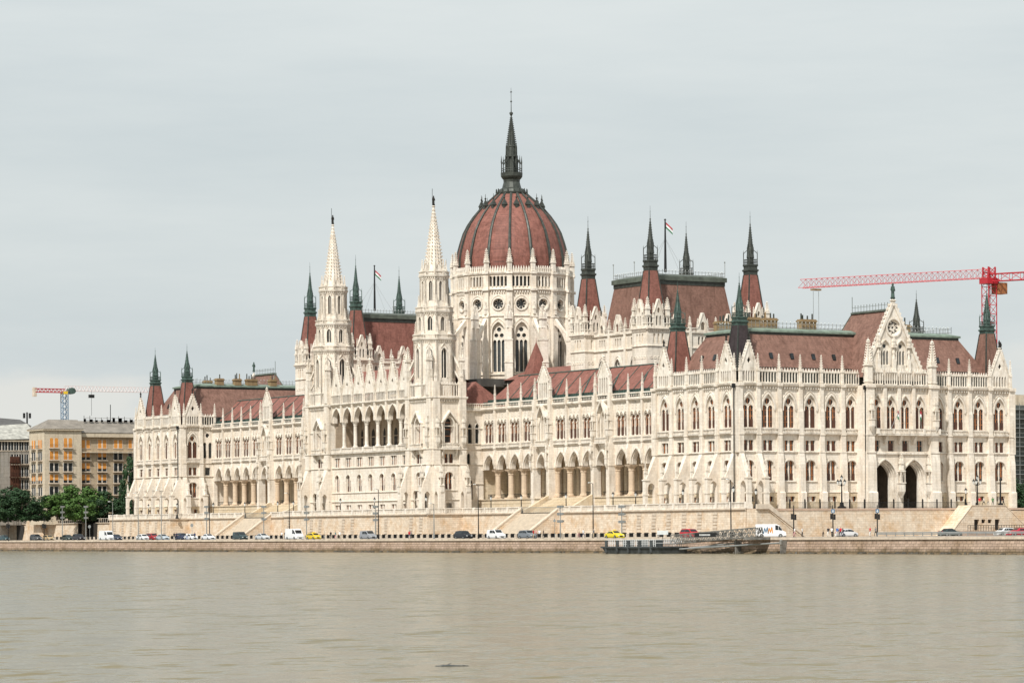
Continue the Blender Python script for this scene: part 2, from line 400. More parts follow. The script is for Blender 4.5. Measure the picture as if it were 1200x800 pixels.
def balustrade(mb, fr, s0, s1, z, h=1.0, d=0., step=.42, t=.16, pier=None):
    fr.box(mb, s0, s1, d-.18, d+.18, z, z+.16); fr.box(mb, s0, s1, d-.17, d+.17, z+h-.16, z+h)
    n = max(1, round((s1-s0)/step)); st = (s1-s0)/n
    for i in range(n):
        c = s0+(i+.5)*st; fr.box(mb, c-t/2, c+t/2, d-t/2, d+t/2, z+.16, z+h-.16)
    if pier:
        k = max(1, round((s1-s0)/pier)); sp = (s1-s0)/k
        for i in range(k+1):
            c = s0+sp*i; fr.box(mb, c-.28, c+.28, d-.24, d+.24, z-.01, z+h+.08)
def gable_part(name, fr, c, w, z0, zt, d=.25, slits=5, quat=True, statue=True, shoulder=2.4, par=None):
    mb = MB(); zs = z0+shoulder
    outer = [(c-w/2, z0), (c+w/2, z0), (c+w/2, zs), (c, zt), (c-w/2, zs)]
    holes = []
    if slits:
        sw = (w-.9)/slits
        for i in range(slits):
            cc = c-(w-.9)/2+sw*(i+.5); holes.append(arch(cc, z0+.25, sw*.58, z0+shoulder-.5, z0+shoulder-.15, 3))
    if quat: holes.append([(c, zs+1.0), (c+.34, zs+1.55), (c+.42, zs+1.7), (c, zs+2.4), (c-.42, zs+1.7), (c-.34, zs+1.55)])
    mb.mi = 0; fr.panel(mb, outer, holes, d, .3)
    fr.strip(mb, [(c+w/2, z0), (c+w/2, zs), (c, zt), (c-w/2, zs), (c-w/2, z0)], .02, d-.55, d)
    fr.slab(mb, outer, d-.55, d-.4)
    mb.mi = 1; fr.slab(mb, [(c-w/2+.1, z0), (c+w/2-.1, z0), (c+w/2-.1, zs), (c, zt-.3), (c-w/2+.1, zs)], d-.39, d-.31); mb.mi = 0
    for sg in (-1, 1):                                    # raking coping and crockets
        L_ = math.hypot(w/2, zt-zs); n = max(4, int(L_/.62))
        a, b = (c+sg*w/2, zs), (c, zt)
        fr.strip(mb, [a, b] if sg > 0 else [b, a], .22, d-.6, d+.14)
        for i in range(n):
            t = (i+.5)/n; s_ = a[0]+(b[0]-a[0])*t+sg*.26; z_ = a[1]+(b[1]-a[1])*t+.14
            fr.box(mb, s_-.12, s_+.12, d-.3, d+.05, z_-.08, z_+.26)
    x, y, _ = fr.p(c, d-.15, 0)
    mb.sq(x, y, [(zt-.3, .22), (zt+.3, .16), (zt+.45, .3), (zt+.6, .12)])
    if statue: mb.mi = 2; add_statue(mb, x, y, zt+.55, 1.5)
    else: mb.sq(x, y, [(zt+.6, .1), (zt+.9, .26), (zt+1.1, .06), (zt+1.5, .03)])
    return P(name, mb, [M['carved'], M['dark'], M['bwhite']], par or ROOT)

def spandrel(mb, fr, s0, s1, z0, z1, c, w, zs, zt, holes, depth=.5, n=9):
    a = arch(c, zs, w, zs, zt, n)                      # right spring .. over .. left spring
    outer = [(s0, z0), (c-w/2, z0)] + a[::-1] + [(c+w/2, z0), (s1, z0), (s1, z1), (s0, z1)]
    fr.panel(mb, outer, holes, 0, depth)
    for i in range(len(a)-1):
        (p, q), (r, t) = a[i], a[i+1]
        mb.quad(fr.p(p, 0, q), fr.p(r, 0, t), fr.p(r, -1.0, t), fr.p(p, -1.0, q))
def wall_bay(mb, fr, s0, s1, c, low='window', ztop=ZC, main=True, zlow=ZG-.3, mez=True):
    outer = [(s0, zlow), (s1, zlow), (s1, ztop), (s0, ztop)]; holes = []
    if main: holes.append(arch(c, 22.95, 2.7, 26.45, 29.1))
    if mez: holes.append(rect(c, 18.65, 2.15, 20.6))
    if low == 'window': holes.append(arch(c, 13.15, 2.3, 15.9, 16.9)); holes.append(rect(c, 9.25, 2.25, 10.2))
    if low == 'niche': holes.append(arch(c, 8.3, 2.4, 12.3, 13.6))
    fr.panel(mb, outer, holes, 0, .4)
    if low == 'niche': fr.box(mb, c-1.3, c+1.3, -.9, -.4, 8, 14)
def dress_bay(tb, fr, s0, s1, c, low, main=True):
    """carved trim of one bay"""
    tb = MB()
    if main:
        fr.strip(tb, archline(c, 2.7, 26.45, 29.1, 8, 26.1), .3, -.02, .2)
        fr.strip(tb, archline(c, 3.5, 26.6, 29.75, 8, 26.4), .16, -.02, .12)
        for a, b in ((s0, c-1.8), (c+1.8, s1)):
            if b-a > .05: fr.box(tb, a-.1, b+.1, -.02, .07, 26.22, 26.36)
    string(tb, fr, s0, s1, ZM, .26, .26); string(tb, fr, s0, s1, ZS, .2, .2)
    fr.prof(tb, s0, s1, [(-.02, 30.5), (.3, 30.55), (.62, 30.85), (.68, 31.1), (-.02, 31.12)])
    corbels(tb, fr, s0, s1, 30.5)
    # balcony with balusters
    w = min(3.7, s1-s0-.1)
    if main:
        fr.prof(tb, c-w/2, c+w/2, [(-.02, 21.62), (.25, 21.62), (.6, 21.82), (.6, 22.0), (-.02, 22.02)])
        balustrade(tb, fr, c-w/2, c+w/2, 21.98, .8, .45, .36, .15)
    fr.box(tb, c-1.5, c+1.5, 0, .1, 18.42, 18.62)
    if low == 'window':
        fr.strip(tb, archline(c, 2.3, 15.9, 16.9, 6, 15.7), .22, -.02, .16)
        string(tb, fr, c-1.5, c+1.5, 12.85, .25, .22)
        string(tb, fr, s0, s1, ZP, .22, .28)
        q_ = MB(); fr.panel(q_, [(s0, ZG-.3), (s1, ZG-.3), (s1, ZP+.01), (s0, ZP+.01)], [rect(c, 9.22, 2.2, 10.22)], .14, .14); P('plinth', q_, M['warm'], ROOT)
    if low == 'niche':
        fr.strip(tb, archline(c, 2.4, 12.3, 13.6, 6, 8), .2, -.02, .14)
        string(tb, fr, s0, s1, ZP+3.4, .16, .12)
    P('bay_carving', tb, M['carved'], ROOT)
def glaze_bay(fr, c, low, i, main=True, mez=MEZ):
    i = rnd.randint(0, 50)
    if main: inst('great_window', GW, fr, c, 0, 22.95, ROOT, pick=i)
    if mez: inst('mezzanine_window', mez, fr, c, -.02, 18.65, ROOT, pick=i)
    if low == 'window':
        inst('twin_window', LOW, fr, c, 0, 13.15, ROOT, pick=i*7+1); inst('basement_window', BAS, fr, c, 0, 9.25, ROOT, pick=0)
    if low == 'niche': inst('basement_window', BAS, fr, c, -.41+.2, 8.6, ROOT, pick=0)
def pier(pb, fr, s, w=.95, d=.62, z0=ZG-.3, z1=G_UP, pin=PIN, low='flat', psc=1.2):
    hw = w/2
    zb = z0
    pb = MB()
    if low == 'buttress':
        D = 3.0; zb = ZM
        a = arch(1.6, ZG-.3, 1.7, 12.0, 13.1, 5)     # passage through the foot
        top = a[2:][::-1]                              # left spring -> over -> right spring
        poly = [(-.02, ZG-.3), (.75, ZG-.3)] + top + [(2.45, ZG-.3), (D, ZG-.3), (D, 13.4), (1.9, 15.3), (d+.02, 18.25), (-.02, 18.3)]
        fr.prof(pb, s-hw, s+hw, poly)
        fr.box(pb, s-hw-.12, s+hw+.12, D-1.0, D+.12, 13.5, 13.75); fr.box(pb, s-hw-.1, s+hw+.1, .0, D+.1, ZG-.3, ZG+.9)
        fr.box(pb, s-hw-.08, s+hw+.08, D-.8, D+.08, ZP-.1, ZP+.15)
    elif low == 'batter':
        zb = ZM
        fr.prof(pb, s-hw-.1, s+hw+.1, [(-.02, z0), (1.35, z0), (1.35, ZP), (1.05, ZP+.25), (.98, 16.2), (d+.05, ZM+.02), (-.02, ZM+.02)])
    else: pass
    fr.box(pb, s-hw, s+hw, -.02, d, zb, 25.9)
    fr.box(pb, s-hw-.1, s+hw+.1, -.01, d+.12, ZM-.02, ZM+.3)
    fr.box(pb, s-hw-.08, s+hw+.08, -.01, d+.1, ZS, ZS+.2)
    fr.box(pb, s-hw*.85, s+hw*.85, -.02, d*.8, 25.9, z1)
    fr.prof(pb, s-hw*.93, s+hw*.93, [(-.025, 25.85), (d, 25.85), (d*.8, 26.5), (-.02, 26.5)])
    fr.box(pb, s-hw*1.05, s+hw*1.05, -.01, .8, 30.6, 31.14)
    o = P('buttress', pb, M['stone'], ROOT)
    if low == 'buttress': inst('toe_pinnacle', PIN_S, fr, s, D-.35, 13.7, ROOT, (1.25, 1.25, .85))
    if pin: inst('pinnacle', pin, fr, s, .25, z1, ROOT, (1, 1, psc))

def turret_spire(cx, cy, zb, wb, zt, wt, tip, roofmat, metal, ringw=None, label=None):
    """steep slate turret roof, metal collar, open gallery and spire"""
    mb = MB(); mb.sq(cx, cy, [(zb, wb), (zt, wt)])
    r = P('turret_roof', mb, roofmat, ROOT, label)
    hb = MB()
    for sx, sy in ((1,1),(1,-1),(-1,1),(-1,-1)): hb.tube((cx+sx*wb, cy+sy*wb, zb), (cx+sx*wt, cy+sy*wt, zt), .14, 4)
    P('hip_flashing', hb, M['rib'], r)
    k = (tip-zt)/9.7; w = wt
    m = MB()
    m.sq(cx, cy, [(zt, w+.02), (zt+.5*k, w+.05), (zt+.6*k, w+.22), (zt+.8*k, w+.22), (zt+.9*k, w), (zt+1.25*k, w), (zt+1.35*k, w+.12), (zt+1.6*k, w+.12)])
    z1 = zt+1.6*k; w2 = w+.0
    for i in range(4):                                    # gallery railing
        for (ax, ay, bx, by) in (((-1,-1,1,-1), (1,-1,1,1), (1,1,-1,1), (-1,1,-1,-1))[i],):
            for zz in (.35, .75): m.tube((cx+ax*w2, cy+ay*w2, z1+zz*k), (cx+bx*w2, cy+by*w2, z1+zz*k), .07, 4)
            for j in range(7):
                t = j/6; m.tube((cx+(ax+(bx-ax)*t)*w2, cy+(ay+(by-ay)*t)*w2, z1), (cx+(ax+(bx-ax)*t)*w2, cy+(ay+(by-ay)*t)*w2, z1+.75*k), .035, 4)
    for sx, sy in ((1,1),(1,-1),(-1,1),(-1,-1)):          # cage posts bending in to the spire
        a = (cx+sx*w2, cy+sy*w2); 
        m.tube((*a, z1), (*a, z1+1.7*k), .09, 5); m.tube((*a, z1+1.7*k), (cx+sx*w2*.45, cy+sy*w2*.45, z1+2.2*k), .07, 5)
        m.lathe(*a, [(z1+1.6*k, .1), (z1+2.2*k, .02)], 4)
    m.lathe(cx, cy, [(z1, w*.74), (z1+.9*k, w*.68), (z1+1.0*k, w*.8), (z1+2.3*k, w*.62), (z1+2.4*k, w*.66), (z1+2.5*k, w*.56), (z1+6.0*k, .1), (z1+6.1*k, .18), (z1+6.25*k, .06), (z1+7.2*k, .04), (z1+7.25*k, .1), (z1+7.35*k, .03), (tip, .02)], 8, R(22.5))
    for i in range(4):                                    # lucarnes
        a = math.pi/2*i; x, y = cx+math.cos(a)*w*.52, cy+math.sin(a)*w*.52
        m.sq(x, y, [(z1+1.7*k, w*.2), (z1+2.5*k, w*.2), (z1+3.3*k, .02)])
    for i in range(9):                                    # crockets
        t = i/9; zz = z1+2.6*k+3.3*k*t; rr = w*.5*(1-t)+.1
        for j in range(8):
            a = R(22.5)+math.pi/4*j; m.box(cx+rr*math.cos(a)-.05, cx+rr*math.cos(a)+.05, cy+rr*math.sin(a)-.05, cy+rr*math.sin(a)+.05, zz, zz+.16)
    P('turret_spire', m, metal, ROOT)
def mansard(x0, x1, y0, y1, zb, inset, zt, mat, name='roof', cornice=.55, iy=None, label=None, railing=True):
    iy = inset if iy is None else iy
    mb = MB(); mb.rings([[(x0, y0, zb), (x1, y0, zb), (x1, y1, zb), (x0, y1, zb)], [(x0+inset, y0+iy, zt), (x1-inset, y0+iy, zt), (x1-inset, y1-iy, zt), (x0+inset, y1-iy, zt)]])
    r = P(name, mb, mat, ROOT, label)
    a, b, c, d = x0+inset, x1-inset, y0+iy, y1-iy
    m = MB()
    m.mi = 0; m.box(a-.15, b+.15, c-.15, d+.15, zt-.35, zt+cornice*.35); m.mi = 1; m.box(a-.45, b+.45, c-.45, d+.45, zt+cornice*.35, zt+cornice)
    m.rings([[(a-.45, c-.45, zt+cornice), (b+.45, c-.45, zt+cornice), (b+.45, d+.45, zt+cornice), (a-.45, d+.45, zt+cornice)], [(a+1.6, c+1.6, zt+cornice+.55), (b-1.6, c+1.6, zt+cornice+.55), (b-1.6, d-1.6, zt+cornice+.55), (a+1.6, d-1.6, zt+cornice+.55)]])
    P('roof_cornice', m, [M['rib'], M['verdl'] if cornice < .8 else M['lead']], r)
    return r
def railing(mb, x0, y0, x1, y1, z, h=1.2, step=.9, spike=True):
    n = max(1, round(math.hypot(x1-x0, y1-y0)/step))
    for zz in (.15, h*.75): mb.tube((x0, y0, z+zz), (x1, y1, z+zz), .045, 4)
    for i in range(n+1):
        t = i/n; x, y = x0+(x1-x0)*t, y0+(y1-y0)*t
        mb.tube((x, y, z), (x, y, z+h), .04, 4)
        if spike: mb.lathe(x, y, [(z+h-.1, .03), (z+h, .12), (z+h+.12, .02)], 4)
def skylight(x, y, z, nx, ny, lean):
    pass

# -------------------------------------------------- end pavilions
def pavilion(mir):
    global MIR; MIR = mir
    FW = Fr(0, 0, 0, 1, -1, 0); FS = Fr(0, 0, 1, 0, 0, -1); X1, Y1 = 65.1, 27.3
    wb, tb, pb, gb = MB(), MB(), MB(), MB()
    # west face
    ps = [.55, 5.95, 11.05, 16.1, 21.1, 26.7]
    for i in range(5):
        s0, s1 = ps[i], ps[i+1]; c = (s0+s1)/2
        wall_bay(wb, FW, s0 if i else 0, s1 if i < 4 else Y1, c, 'window'); dress_bay(tb, FW, s0+.4, s1-.4, c, 'window'); glaze_bay(FW, c, 'window', i+(3 if mir else 0))
        if i in (0, 4): gable_part('gable', FW, c, 4.3, G_UP, 38.3)
        else: gallery(gb, FW, s0+.45, s1-.45)
    for s in ps: pier(pb, FW, s, low='buttress')
    P('wall', wb, M['stone'], ROOT); P('carved_trim', tb, M['carved'], ROOT); wb, tb = MB(), MB()
    # the end face
    L = [(.55, 4.5), (4.5, 9.3), (9.3, 14.15), (14.15, 19.0), (19.0, 23.9), (23.9, 28.3), (44.3, 49.4), (49.4, 54.4), (54.4, 59.4), (59.4, 64.55)]
    if mir: L = []
    for i, (s0, s1) in enumerate(L):
        c = (s0+s1)/2; a = 0 if i == 0 else s0; b = X1 if i == 9 else s1
        wall_bay(wb, FS, a, b, c, 'window'); dress_bay(tb, FS, s0+.4, s1-.4 if i != 5 else s1, c, 'window')
        glaze_bay(FS, c, 'window', i)
        if i in (0, 9): gable_part('gable', FS, c, min(4.3, s1-s0-.3), G_UP, 38.4)
        else: gallery(gb, FS, s0+.45, s1-.45)
    if not mir:
        for i, s in enumerate((.55, 4.5, 9.3, 14.15, 19.0, 23.9, 44.3, 49.4, 54.4, 59.4, 64.55)):
            pier(pb, FS, s, low='buttress' if i < 2 else 'batter')
        wb.box(27, 44.5, .1, .3, 18.2, ZC)
    else:
        # plain rear face
        wb.quad((0, 0, ZG-.3), (X1, 0, ZG-.3), (X1, 0, ZC), (0, 0, ZC)); gallery(gb, FS, .5, X1-.5, step=.9)
        for i in range(14): qb = MB(); FS.box(qb, .3+i*4.95, 1.2+i*4.95, 0, .6, ZG, G_UP); P('buttress', qb, M['stone'], ROOT)
    # corner posts
    for (x, y) in ((0, 0), (X1, 0), (0, Y1)):
        pb = MB()
        pb.box(x-.5, x+.9 if x == 0 else x+.5, y-.5 if y == 0 else y-.9, y+.5, ZM, G_UP)
        pb.box(x-.62, x+1.0 if x == 0 else x+.62, y-.62 if y == 0 else y-1, y+.62, 30.5, G_UP+.02)
        P('corner_pier', pb, M['stone'], ROOT)
    # return face toward the wing (x 0 .. 8.5) and hidden sides
    FN = Fr(0, Y1, 1, 0, 0, 1)
    if mir:
        for (s0, s1, c, kind) in ((.9, 5.2, 3.0, 'full'), (5.2, 9.2, 7.1, 'thin')):
            if kind == 'full':
                wall_bay(wb, FN, 0, s1, c, 'window'); dress_bay(tb, FN, s0, s1-.2, c, 'window'); glaze_bay(FN, c, 'window', 2)
                gable_part('gable', FN, c, 4.0, G_UP, 38.4)
            else:
                outer = [(s0, ZG-.3), (s1, ZG-.3), (s1, ZC), (s0, ZC)]
                FN.panel(wb, outer, [arch(c-.75, 22.95, .95, 26.2, 26.9), arch(c+.75, 22.95, .95, 26.2, 26.9), circ(c, 28.6, .55), rect(c, 18.65, 1.4, 20.6), arch(c-.2, 13.2, .9, 15.6, 16.3)], 0, .4)
                FN.box(wb, s0, s1, -.6, -.41, ZG, ZC-.5)
                dk = MB(); FN.box(dk, s0+.1, s1-.1, -.4, -.38, 18.4, 30); P('dark_pane', dk, M['glass'], ROOT)
                string(tb, FN, s0, s1, ZM, .26, .26); string(tb, FN, s0, s1, ZS, .2, .2); string(tb, FN, s0, s1, 30.5, .6, .6); corbels(tb, FN, s0, s1, 30.5)
                gallery(gb, FN, s0+.3, s1-.3)
        pier(pb, FN, .55, low='buttress'); pier(pb, FN, 5.2, low='buttress'); pier(pb, FN, 9.0, low='flat')
        wb.quad((9.2, Y1, ZG), (X1, Y1, ZG), (X1, Y1, ZC), (9.2, Y1, ZC))
    else:
        wb.quad((0, Y1, ZG-.3), (X1, Y1, ZG-.3), (X1, Y1, ZC), (0, Y1, ZC)); gallery(gb, FN, .5, 20)
        for s in (.55, 5.2, 9): pier(pb, FN, s)
    wb.quad((X1, 0, ZG-.3), (X1, Y1, ZG-.3), (X1, Y1, ZC), (X1, 0, ZC))
    FE = Fr(X1, 0, 0, 1, 1, 0)
    gallery(gb, FE, .5, Y1-.5, step=.9)
    for i in range(6): qb = MB(); FE.box(qb, ps[i]-.4, ps[i]+.4, 0, .6, ZM, G_UP); FE.prof(qb, ps[i]-.4, ps[i]+.4, [(0, ZG-.3), (1.1, ZG-.3), (1.0, ZP), (.55, ZM), (0, ZM)]); P('buttress', qb, M['stone'], ROOT)
    gable_part('gable', FE, 3.3, 4.3, G_UP, 38.3)
    wb.box(.3, X1-.3, .3, Y1-.3, 30.8, 31.0)
    P('wall', wb, M['stone'], ROOT); P('carved_trim', tb, M['carved'], ROOT)
    # roofs
    mansard(2.0, X1-1.9, 2.0, Y1-1.5, 31.6, 5.6, 40.9, M['roofb'], label='brownish slate roof of the end pavilion', iy=5.2)
    eb = MB(); eb.box(1.15, X1-1.15, 1.15, Y1-1.15, 31.0, 31.62); [eb.box(*q, 31.6, 33.3) for q in ((1.15, X1-1.15, 1.15, 1.35), (1.15, 1.35, 1.3, Y1-1.2), (X1-1.35, X1-1.15, 1.3, Y1-1.2), (1.4, X1-1.4, Y1-1.35, Y1-1.15))]; P('gutter_dark_backing', eb, M['rib'], ROOT)  # gutter, plus dark uprights added so the gallery gaps look shaded
    rb = MB()
    railing(rb, 8.5, 8.5, 31, 8.5, 42.0); railing(rb, 37, 8.5, X1-8, 8.5, 42.0); railing(rb, 8.5, 18.5, X1-8, 18.5, 42.0); railing(rb, X1-8, 8.5, X1-8, 18.5, 42.0); railing(rb, 8.5, 8.5, 8.5, 18.5, 42)
    P('roof_railing', rb, M['grey'], ROOT)
    # skylights and snow guards on the slopes
    sk = MB()
    for x in (11.0, 15.8, 20.8, 25.6, 50.5, 55.5): 
        t = (36.3-31.6)/9.3; y = 2.0+5.2*t
        sk = MB(); sk.add([(x-.35, y-.15, 35.9), (x+.35, y-.15, 35.9), (x+.35, y+.25, 36.9), (x-.35, y+.25, 36.9), (x-.35, y-.35, 36.0), (x+.35, y-.35, 36.0), (x+.35, y-.0, 37.1), (x-.35, y-.0, 37.1)], [(0,3,2,1),(4,5,6,7),(0,1,5,4),(1,2,6,5),(2,3,7,6),(3,0,4,7)]); P('skylight', sk, M['glass'], ROOT)
    for y in (9.5, 14, 18.3):
        t = (36.3-31.6)/9.3; x = 2.0+5.6*t
        sk = MB(); sk.add([(x-.15, y-.35, 35.9), (x-.15, y+.35, 35.9), (x+.25, y+.35, 36.9), (x+.25, y-.35, 36.9), (x-.4, y-.35, 36.0), (x-.4, y+.35, 36.0), (x+.0, y+.35, 37.1), (x+.0, y-.35, 37.1)], [(0,3,2,1),(4,5,6,7),(0,1,5,4),(1,2,6,5),(2,3,7,6),(3,0,4,7)]); P('skylight', sk, M['glass'], ROOT)
    sg = MB()
    t = (34.2-31.6)/9.3
    for i in range(int((X1-10)/.55)):
        x = 5+i*.55; sg.box(x-.12, x+.12, 2.0+5.2*t-.2, 2.0+5.2*t+.05, 34.1, 34.35)
    for i in range(int(17/.55)):
        y = 5+i*.55; sg.box(2.0+5.6*t-.2, 2.0+5.6*t+.05, y-.12, y+.12, 34.1, 34.35)
    P('snow_guard', sg, M['rib'], ROOT)
    # corner turrets
    turret_spire(3.6, 4.2, 31.4, 2.35, 41.9, 1.0, 51.7, M['roofd'] if not mir else M['roof'], M['verd'], label='dark weathered turret roof' if not mir else None)
    turret_spire(3.2, 24.0, 31.4, 2.35, 41.9, 1.0, 51.6, M['roof'], M['verd'])
    turret_spire(62.6, 4.3, 31.4, 2.35, 41.9, 1.0, 51.7, M['roofb'], M['verd'])
    turret_spire(60.2, 23.2, 31.4, 2.35, 41.9, 1.0, 51.7, M['roofb'], M['rib'])
    # chimneys
    if not mir: chs = [(9.8, 9.3, 3.4), (14.3, 9.6, 2.6), (23.0, 9.6, 3.4), (41.0, 14, 2.2), (44.8, 14, 2.2), (49.6, 14, 2.6), (12.5, 21, 5), (20, 21, 3)]
    else: chs = [(14, 20, 1.9), (19, 20, 1.7), (23.0, 20, 2.8), (29, 20, 1.8), (16, 9, 2)]
    for (x, y, w) in chs:
        c = MB(); ht_ = 43.9 if not mir else 43.3; c.box(x-w/2, x+w/2, y-.8, y+.8, 41.6, ht_); c.box(x-w/2-.15, x+w/2+.15, y-.95, y+.95, ht_-.5, ht_-.2)
        o = P('chimney', c, M['brickc'], ROOT)
        k = int(w/.55)
        for i in range(k):
            if rnd.random() < .2: continue
            q = MB(); xx = x-w/2+w*(i+.5)/k; q.lathe(xx, y+rnd.uniform(-.3, .3), [(ht_, .17), (ht_+rnd.uniform(.6, 1.5), .15)], 6)
            P('chimney_pot', q, M['brickc'] if rnd.random() < .3 else M['rib'], o)
    MIR = False

def south_block():
    """projecting centre of the end facade with the great gable and twin portals"""
    yf = -2.6; F = Fr(0, yf, 1, 0, 0, -1); X0, X1 = 28.3, 43.6
    wb, tb, pb, gb = MB(), MB(), MB(), MB()
    cs = [29.95, 33.15, 36.6, 40.1]; cs = [30.15, 33.5, 36.9, 40.4]; w = 3.4
    xs = [28.3, 31.8, 35.2, 38.65, 43.6]
    for i, c in enumerate(cs):
        s0, s1 = xs[i], xs[i+1]
        F.panel(wb, [(s0, 18.3), (s1, 18.3), (s1, ZC+.1), (s0, ZC+.1)], [arch(c, 22.95, 2.5, 26.45, 29.1), rect(c, 18.65, 1.5, 20.7)], 0, .4)
        inst('great_window', GW, F, c, 0, 22.95, ROOT, (.93, 1, 1), pick=i); inst('mezzanine_window', MEZ1, F, c, 0, 18.65, ROOT, pick=i)
        F.strip(tb, archline(c, 2.5, 26.45, 29.1, 8, 26.1), .26, -.02, .2)
        F.strip(tb, archline(c, 2.3, 29.3, 30.2, 5), .1, -.02, .08)
        gallery(gb, F, s0+.3, min(s1, 42.2)-.3, h=2.3, crest=.6)
    for s in xs[1:4]: pb = MB(); F.box(pb, s-.35, s+.35, -.02, .5, 21.9, G_UP); P('pilaster', pb, M['stone'], ROOT)
    # portals
    ports = (32.0, 38.9)
    F.panel(wb, [(X0, ZG-.3), (X1, ZG-.3), (X1, 18.3), (X0, 18.3)], [arch(c, ZG-.25, 5.4, 13.4, 17.2, 12) for c in ports], 0, 1.63)
    for k in range(4):
        for c in ports:
            F.strip(tb, archline(c, 5.34-k*.5, 13.3, 17.07-k*.25, 10, ZG-.28), .22, -1.6, -.02-k*.34 if k else .16)
    for c in ports:
        F.panel(tb, [(c-2.8, ZG-.3), (c+2.8, ZG-.3), (c+2.8, 17.5), (c-2.8, 17.5)], [arch(c, ZG-.25, 4.4, 13.2, 16.3, 10)], -1.62, .4)
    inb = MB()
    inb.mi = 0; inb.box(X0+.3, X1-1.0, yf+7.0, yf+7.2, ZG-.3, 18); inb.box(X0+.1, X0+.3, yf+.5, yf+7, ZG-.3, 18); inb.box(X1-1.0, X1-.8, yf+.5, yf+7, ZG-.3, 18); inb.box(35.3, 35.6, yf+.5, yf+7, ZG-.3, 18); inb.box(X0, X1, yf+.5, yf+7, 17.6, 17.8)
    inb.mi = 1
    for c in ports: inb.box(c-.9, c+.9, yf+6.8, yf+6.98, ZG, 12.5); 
    P('portal_vestibule', inb, [plain('shaded_vestibule_stone', (.24, .195, .15), .9, var=.2), M['dark']], ROOT)  # wall colour darkened to stand in for shade inside the portals
    F.box(tb, X0, X1, 0, .3, 18.1, 18.4)
    F.prof(tb, X0-.6, X1+.4, [(-.02, 30.5), (.35, 30.55), (.7, 30.85), (.78, 31.12), (-.02, 31.13)]); corbels(tb, F, X0+.6, X1-1, 30.5)
    # long balcony on brackets
    F.box(tb, X0+1.0, X1+.3, -.02, 1.5, 21.6, 21.9); balustrade(tb, F, X0+1.0, X1+.3, 21.88, .95, 1.35, .34, .15, 3.4)
    for s in (31.8, 35.2, 38.65, 42.3): F.prof(tb, s-.25, s+.25, [(0, 20.0), (.5, 20.1), (.9, 20.9), (1.3, 21.6), (0, 21.6)])
    # clasping piers
    for s, e in ((28.0, .9), (43.2, .9)):
        pb = MB()
        F.box(pb, s-e, s+e, -.3, 1.0, ZM, G_UP+.1)
        F.prof(pb, s-e-.15, s+e+.15, [(-.3, ZG-.3), (1.7, ZG-.3), (1.7, ZP), (1.4, ZP+.25), (1.3, 16.5), (1.0, ZM), (-.3, ZM)])
        F.box(pb, s-e-.12, s+e+.12, -.3, 1.15, ZM-.02, ZM+.3); F.box(pb, s-e-.1, s+e+.1, -.3, 1.1, ZS, ZS+.25); F.box(pb, s-e-.15, s+e+.15, -.3, 1.25, 30.6, 31.16); P('buttress', pb, M['stone'], ROOT)
        inst('tall_pinnacle', PIN_B, F, s, .3, G_UP+.05, ROOT)
        inst('statue_niche', NICHE, F, s, 1.35, 24.5, ROOT)
    for s in (35.45, 42.2): inst('statue_niche', NICHE, F, s, .55, 12.6, ROOT, (1.2, 1.2, 1.25))
    wb.quad((27.3, yf, ZG-.3), (27.3, .2, ZG-.3), (27.3, .2, ZC), (27.3, yf, ZC)); wb.quad((X1+.5, yf, ZG-.3), (X1+.5, .2, ZG-.3), (X1+.5, .2, ZC), (X1+.5, yf, ZC))
    P('wall', wb, M['stone'], ROOT); P('carved_trim', tb, M['carved'], ROOT)
    # great gable
    G = Fr(0, yf+.5, 1, 0, 0, -1); c = 34.6; w = 13.2; z0, zt = 33.2, 46.3
    g = MB(); outer = [(c-w/2, z0), (c+w/2, z0), (c, zt)]
    wins = []
    for cc in (32.6, 36.4): wins.append(arch(cc, 34.9, 2.2, 37.8, 39.6))
    rose = circ(c, 42.0, 1.55, 18)
    G.panel(g, outer, wins+[rose], 0, .4)
    for cc in (32.6, 36.4):
        G.panel(g, arch(cc, 34.85, 2.3, 37.8, 39.7), [arch(cc-.72, 35, .5, 37.2, 37.7, 3), arch(cc, 35, .5, 37.2, 37.7, 3), arch(cc+.72, 35, .5, 37.2, 37.7, 3), circ(cc, 38.5, .42, 8)], -.25, .2)
        G.strip(g, archline(cc, 2.2, 37.8, 39.6, 6, 34.9), .22, -.02, .2)
    G.panel(g, circ(c, 42.0, 1.6, 18), [foil(c+.95*math.cos(a), 42.0+.95*math.sin(a), .42, 3, 3) for a in [math.pi/4*i for i in range(8)]]+[circ(c, 42, .3, 6)], -.25, .2)
    G.strip(g, rose, .28, -.02, .22, True)
    for sg in (-1, 1):
        a, b = (c+sg*w/2, z0), (c, zt); G.strip(g, [a, b] if sg > 0 else [b, a], .55, -.7, .25)
        for i in range(16):
            t = (i+.5)/16; s_ = a[0]+(b[0]-a[0])*t+sg*.62; z_ = a[1]+(b[1]-a[1])*t+.34
            G.box(g, s_-.16, s_+.16, -.4, .1, z_-.15, z_+.28)
    for s in (30.9, 34.5, 38.1): G.box(g, s-.35, s+.35, 0, .45, 33.4, 36.0); add_statue(g, s, yf+.3, 36.0, 2.0); G.box(g, s-.4, s+.4, 0, .5, 38.2, 38.6); add_pinnacle(g, s, yf+.3, 38.6, 1.9, .5, crock=2)
    G.box(g, c-w/2, c+w/2, -.7, .2, 32.0, 33.4)
    G.slab(g, outer, -.9, -.7)
    g.sq(c, yf+.6, [(zt-.2, .4), (zt+.6, .3), (zt+.8, .5), (zt+1.1, .2)])
    gg = P('great_gable', g, M['carved'], ROOT)
    k = MB(); G.slab(k, [(c-w/2+.5, z0+.1), (c+w/2-.5, z0+.1), (c, zt-.8)], -.62, -.5); P('window_pane', k, M['lglass'], gg)
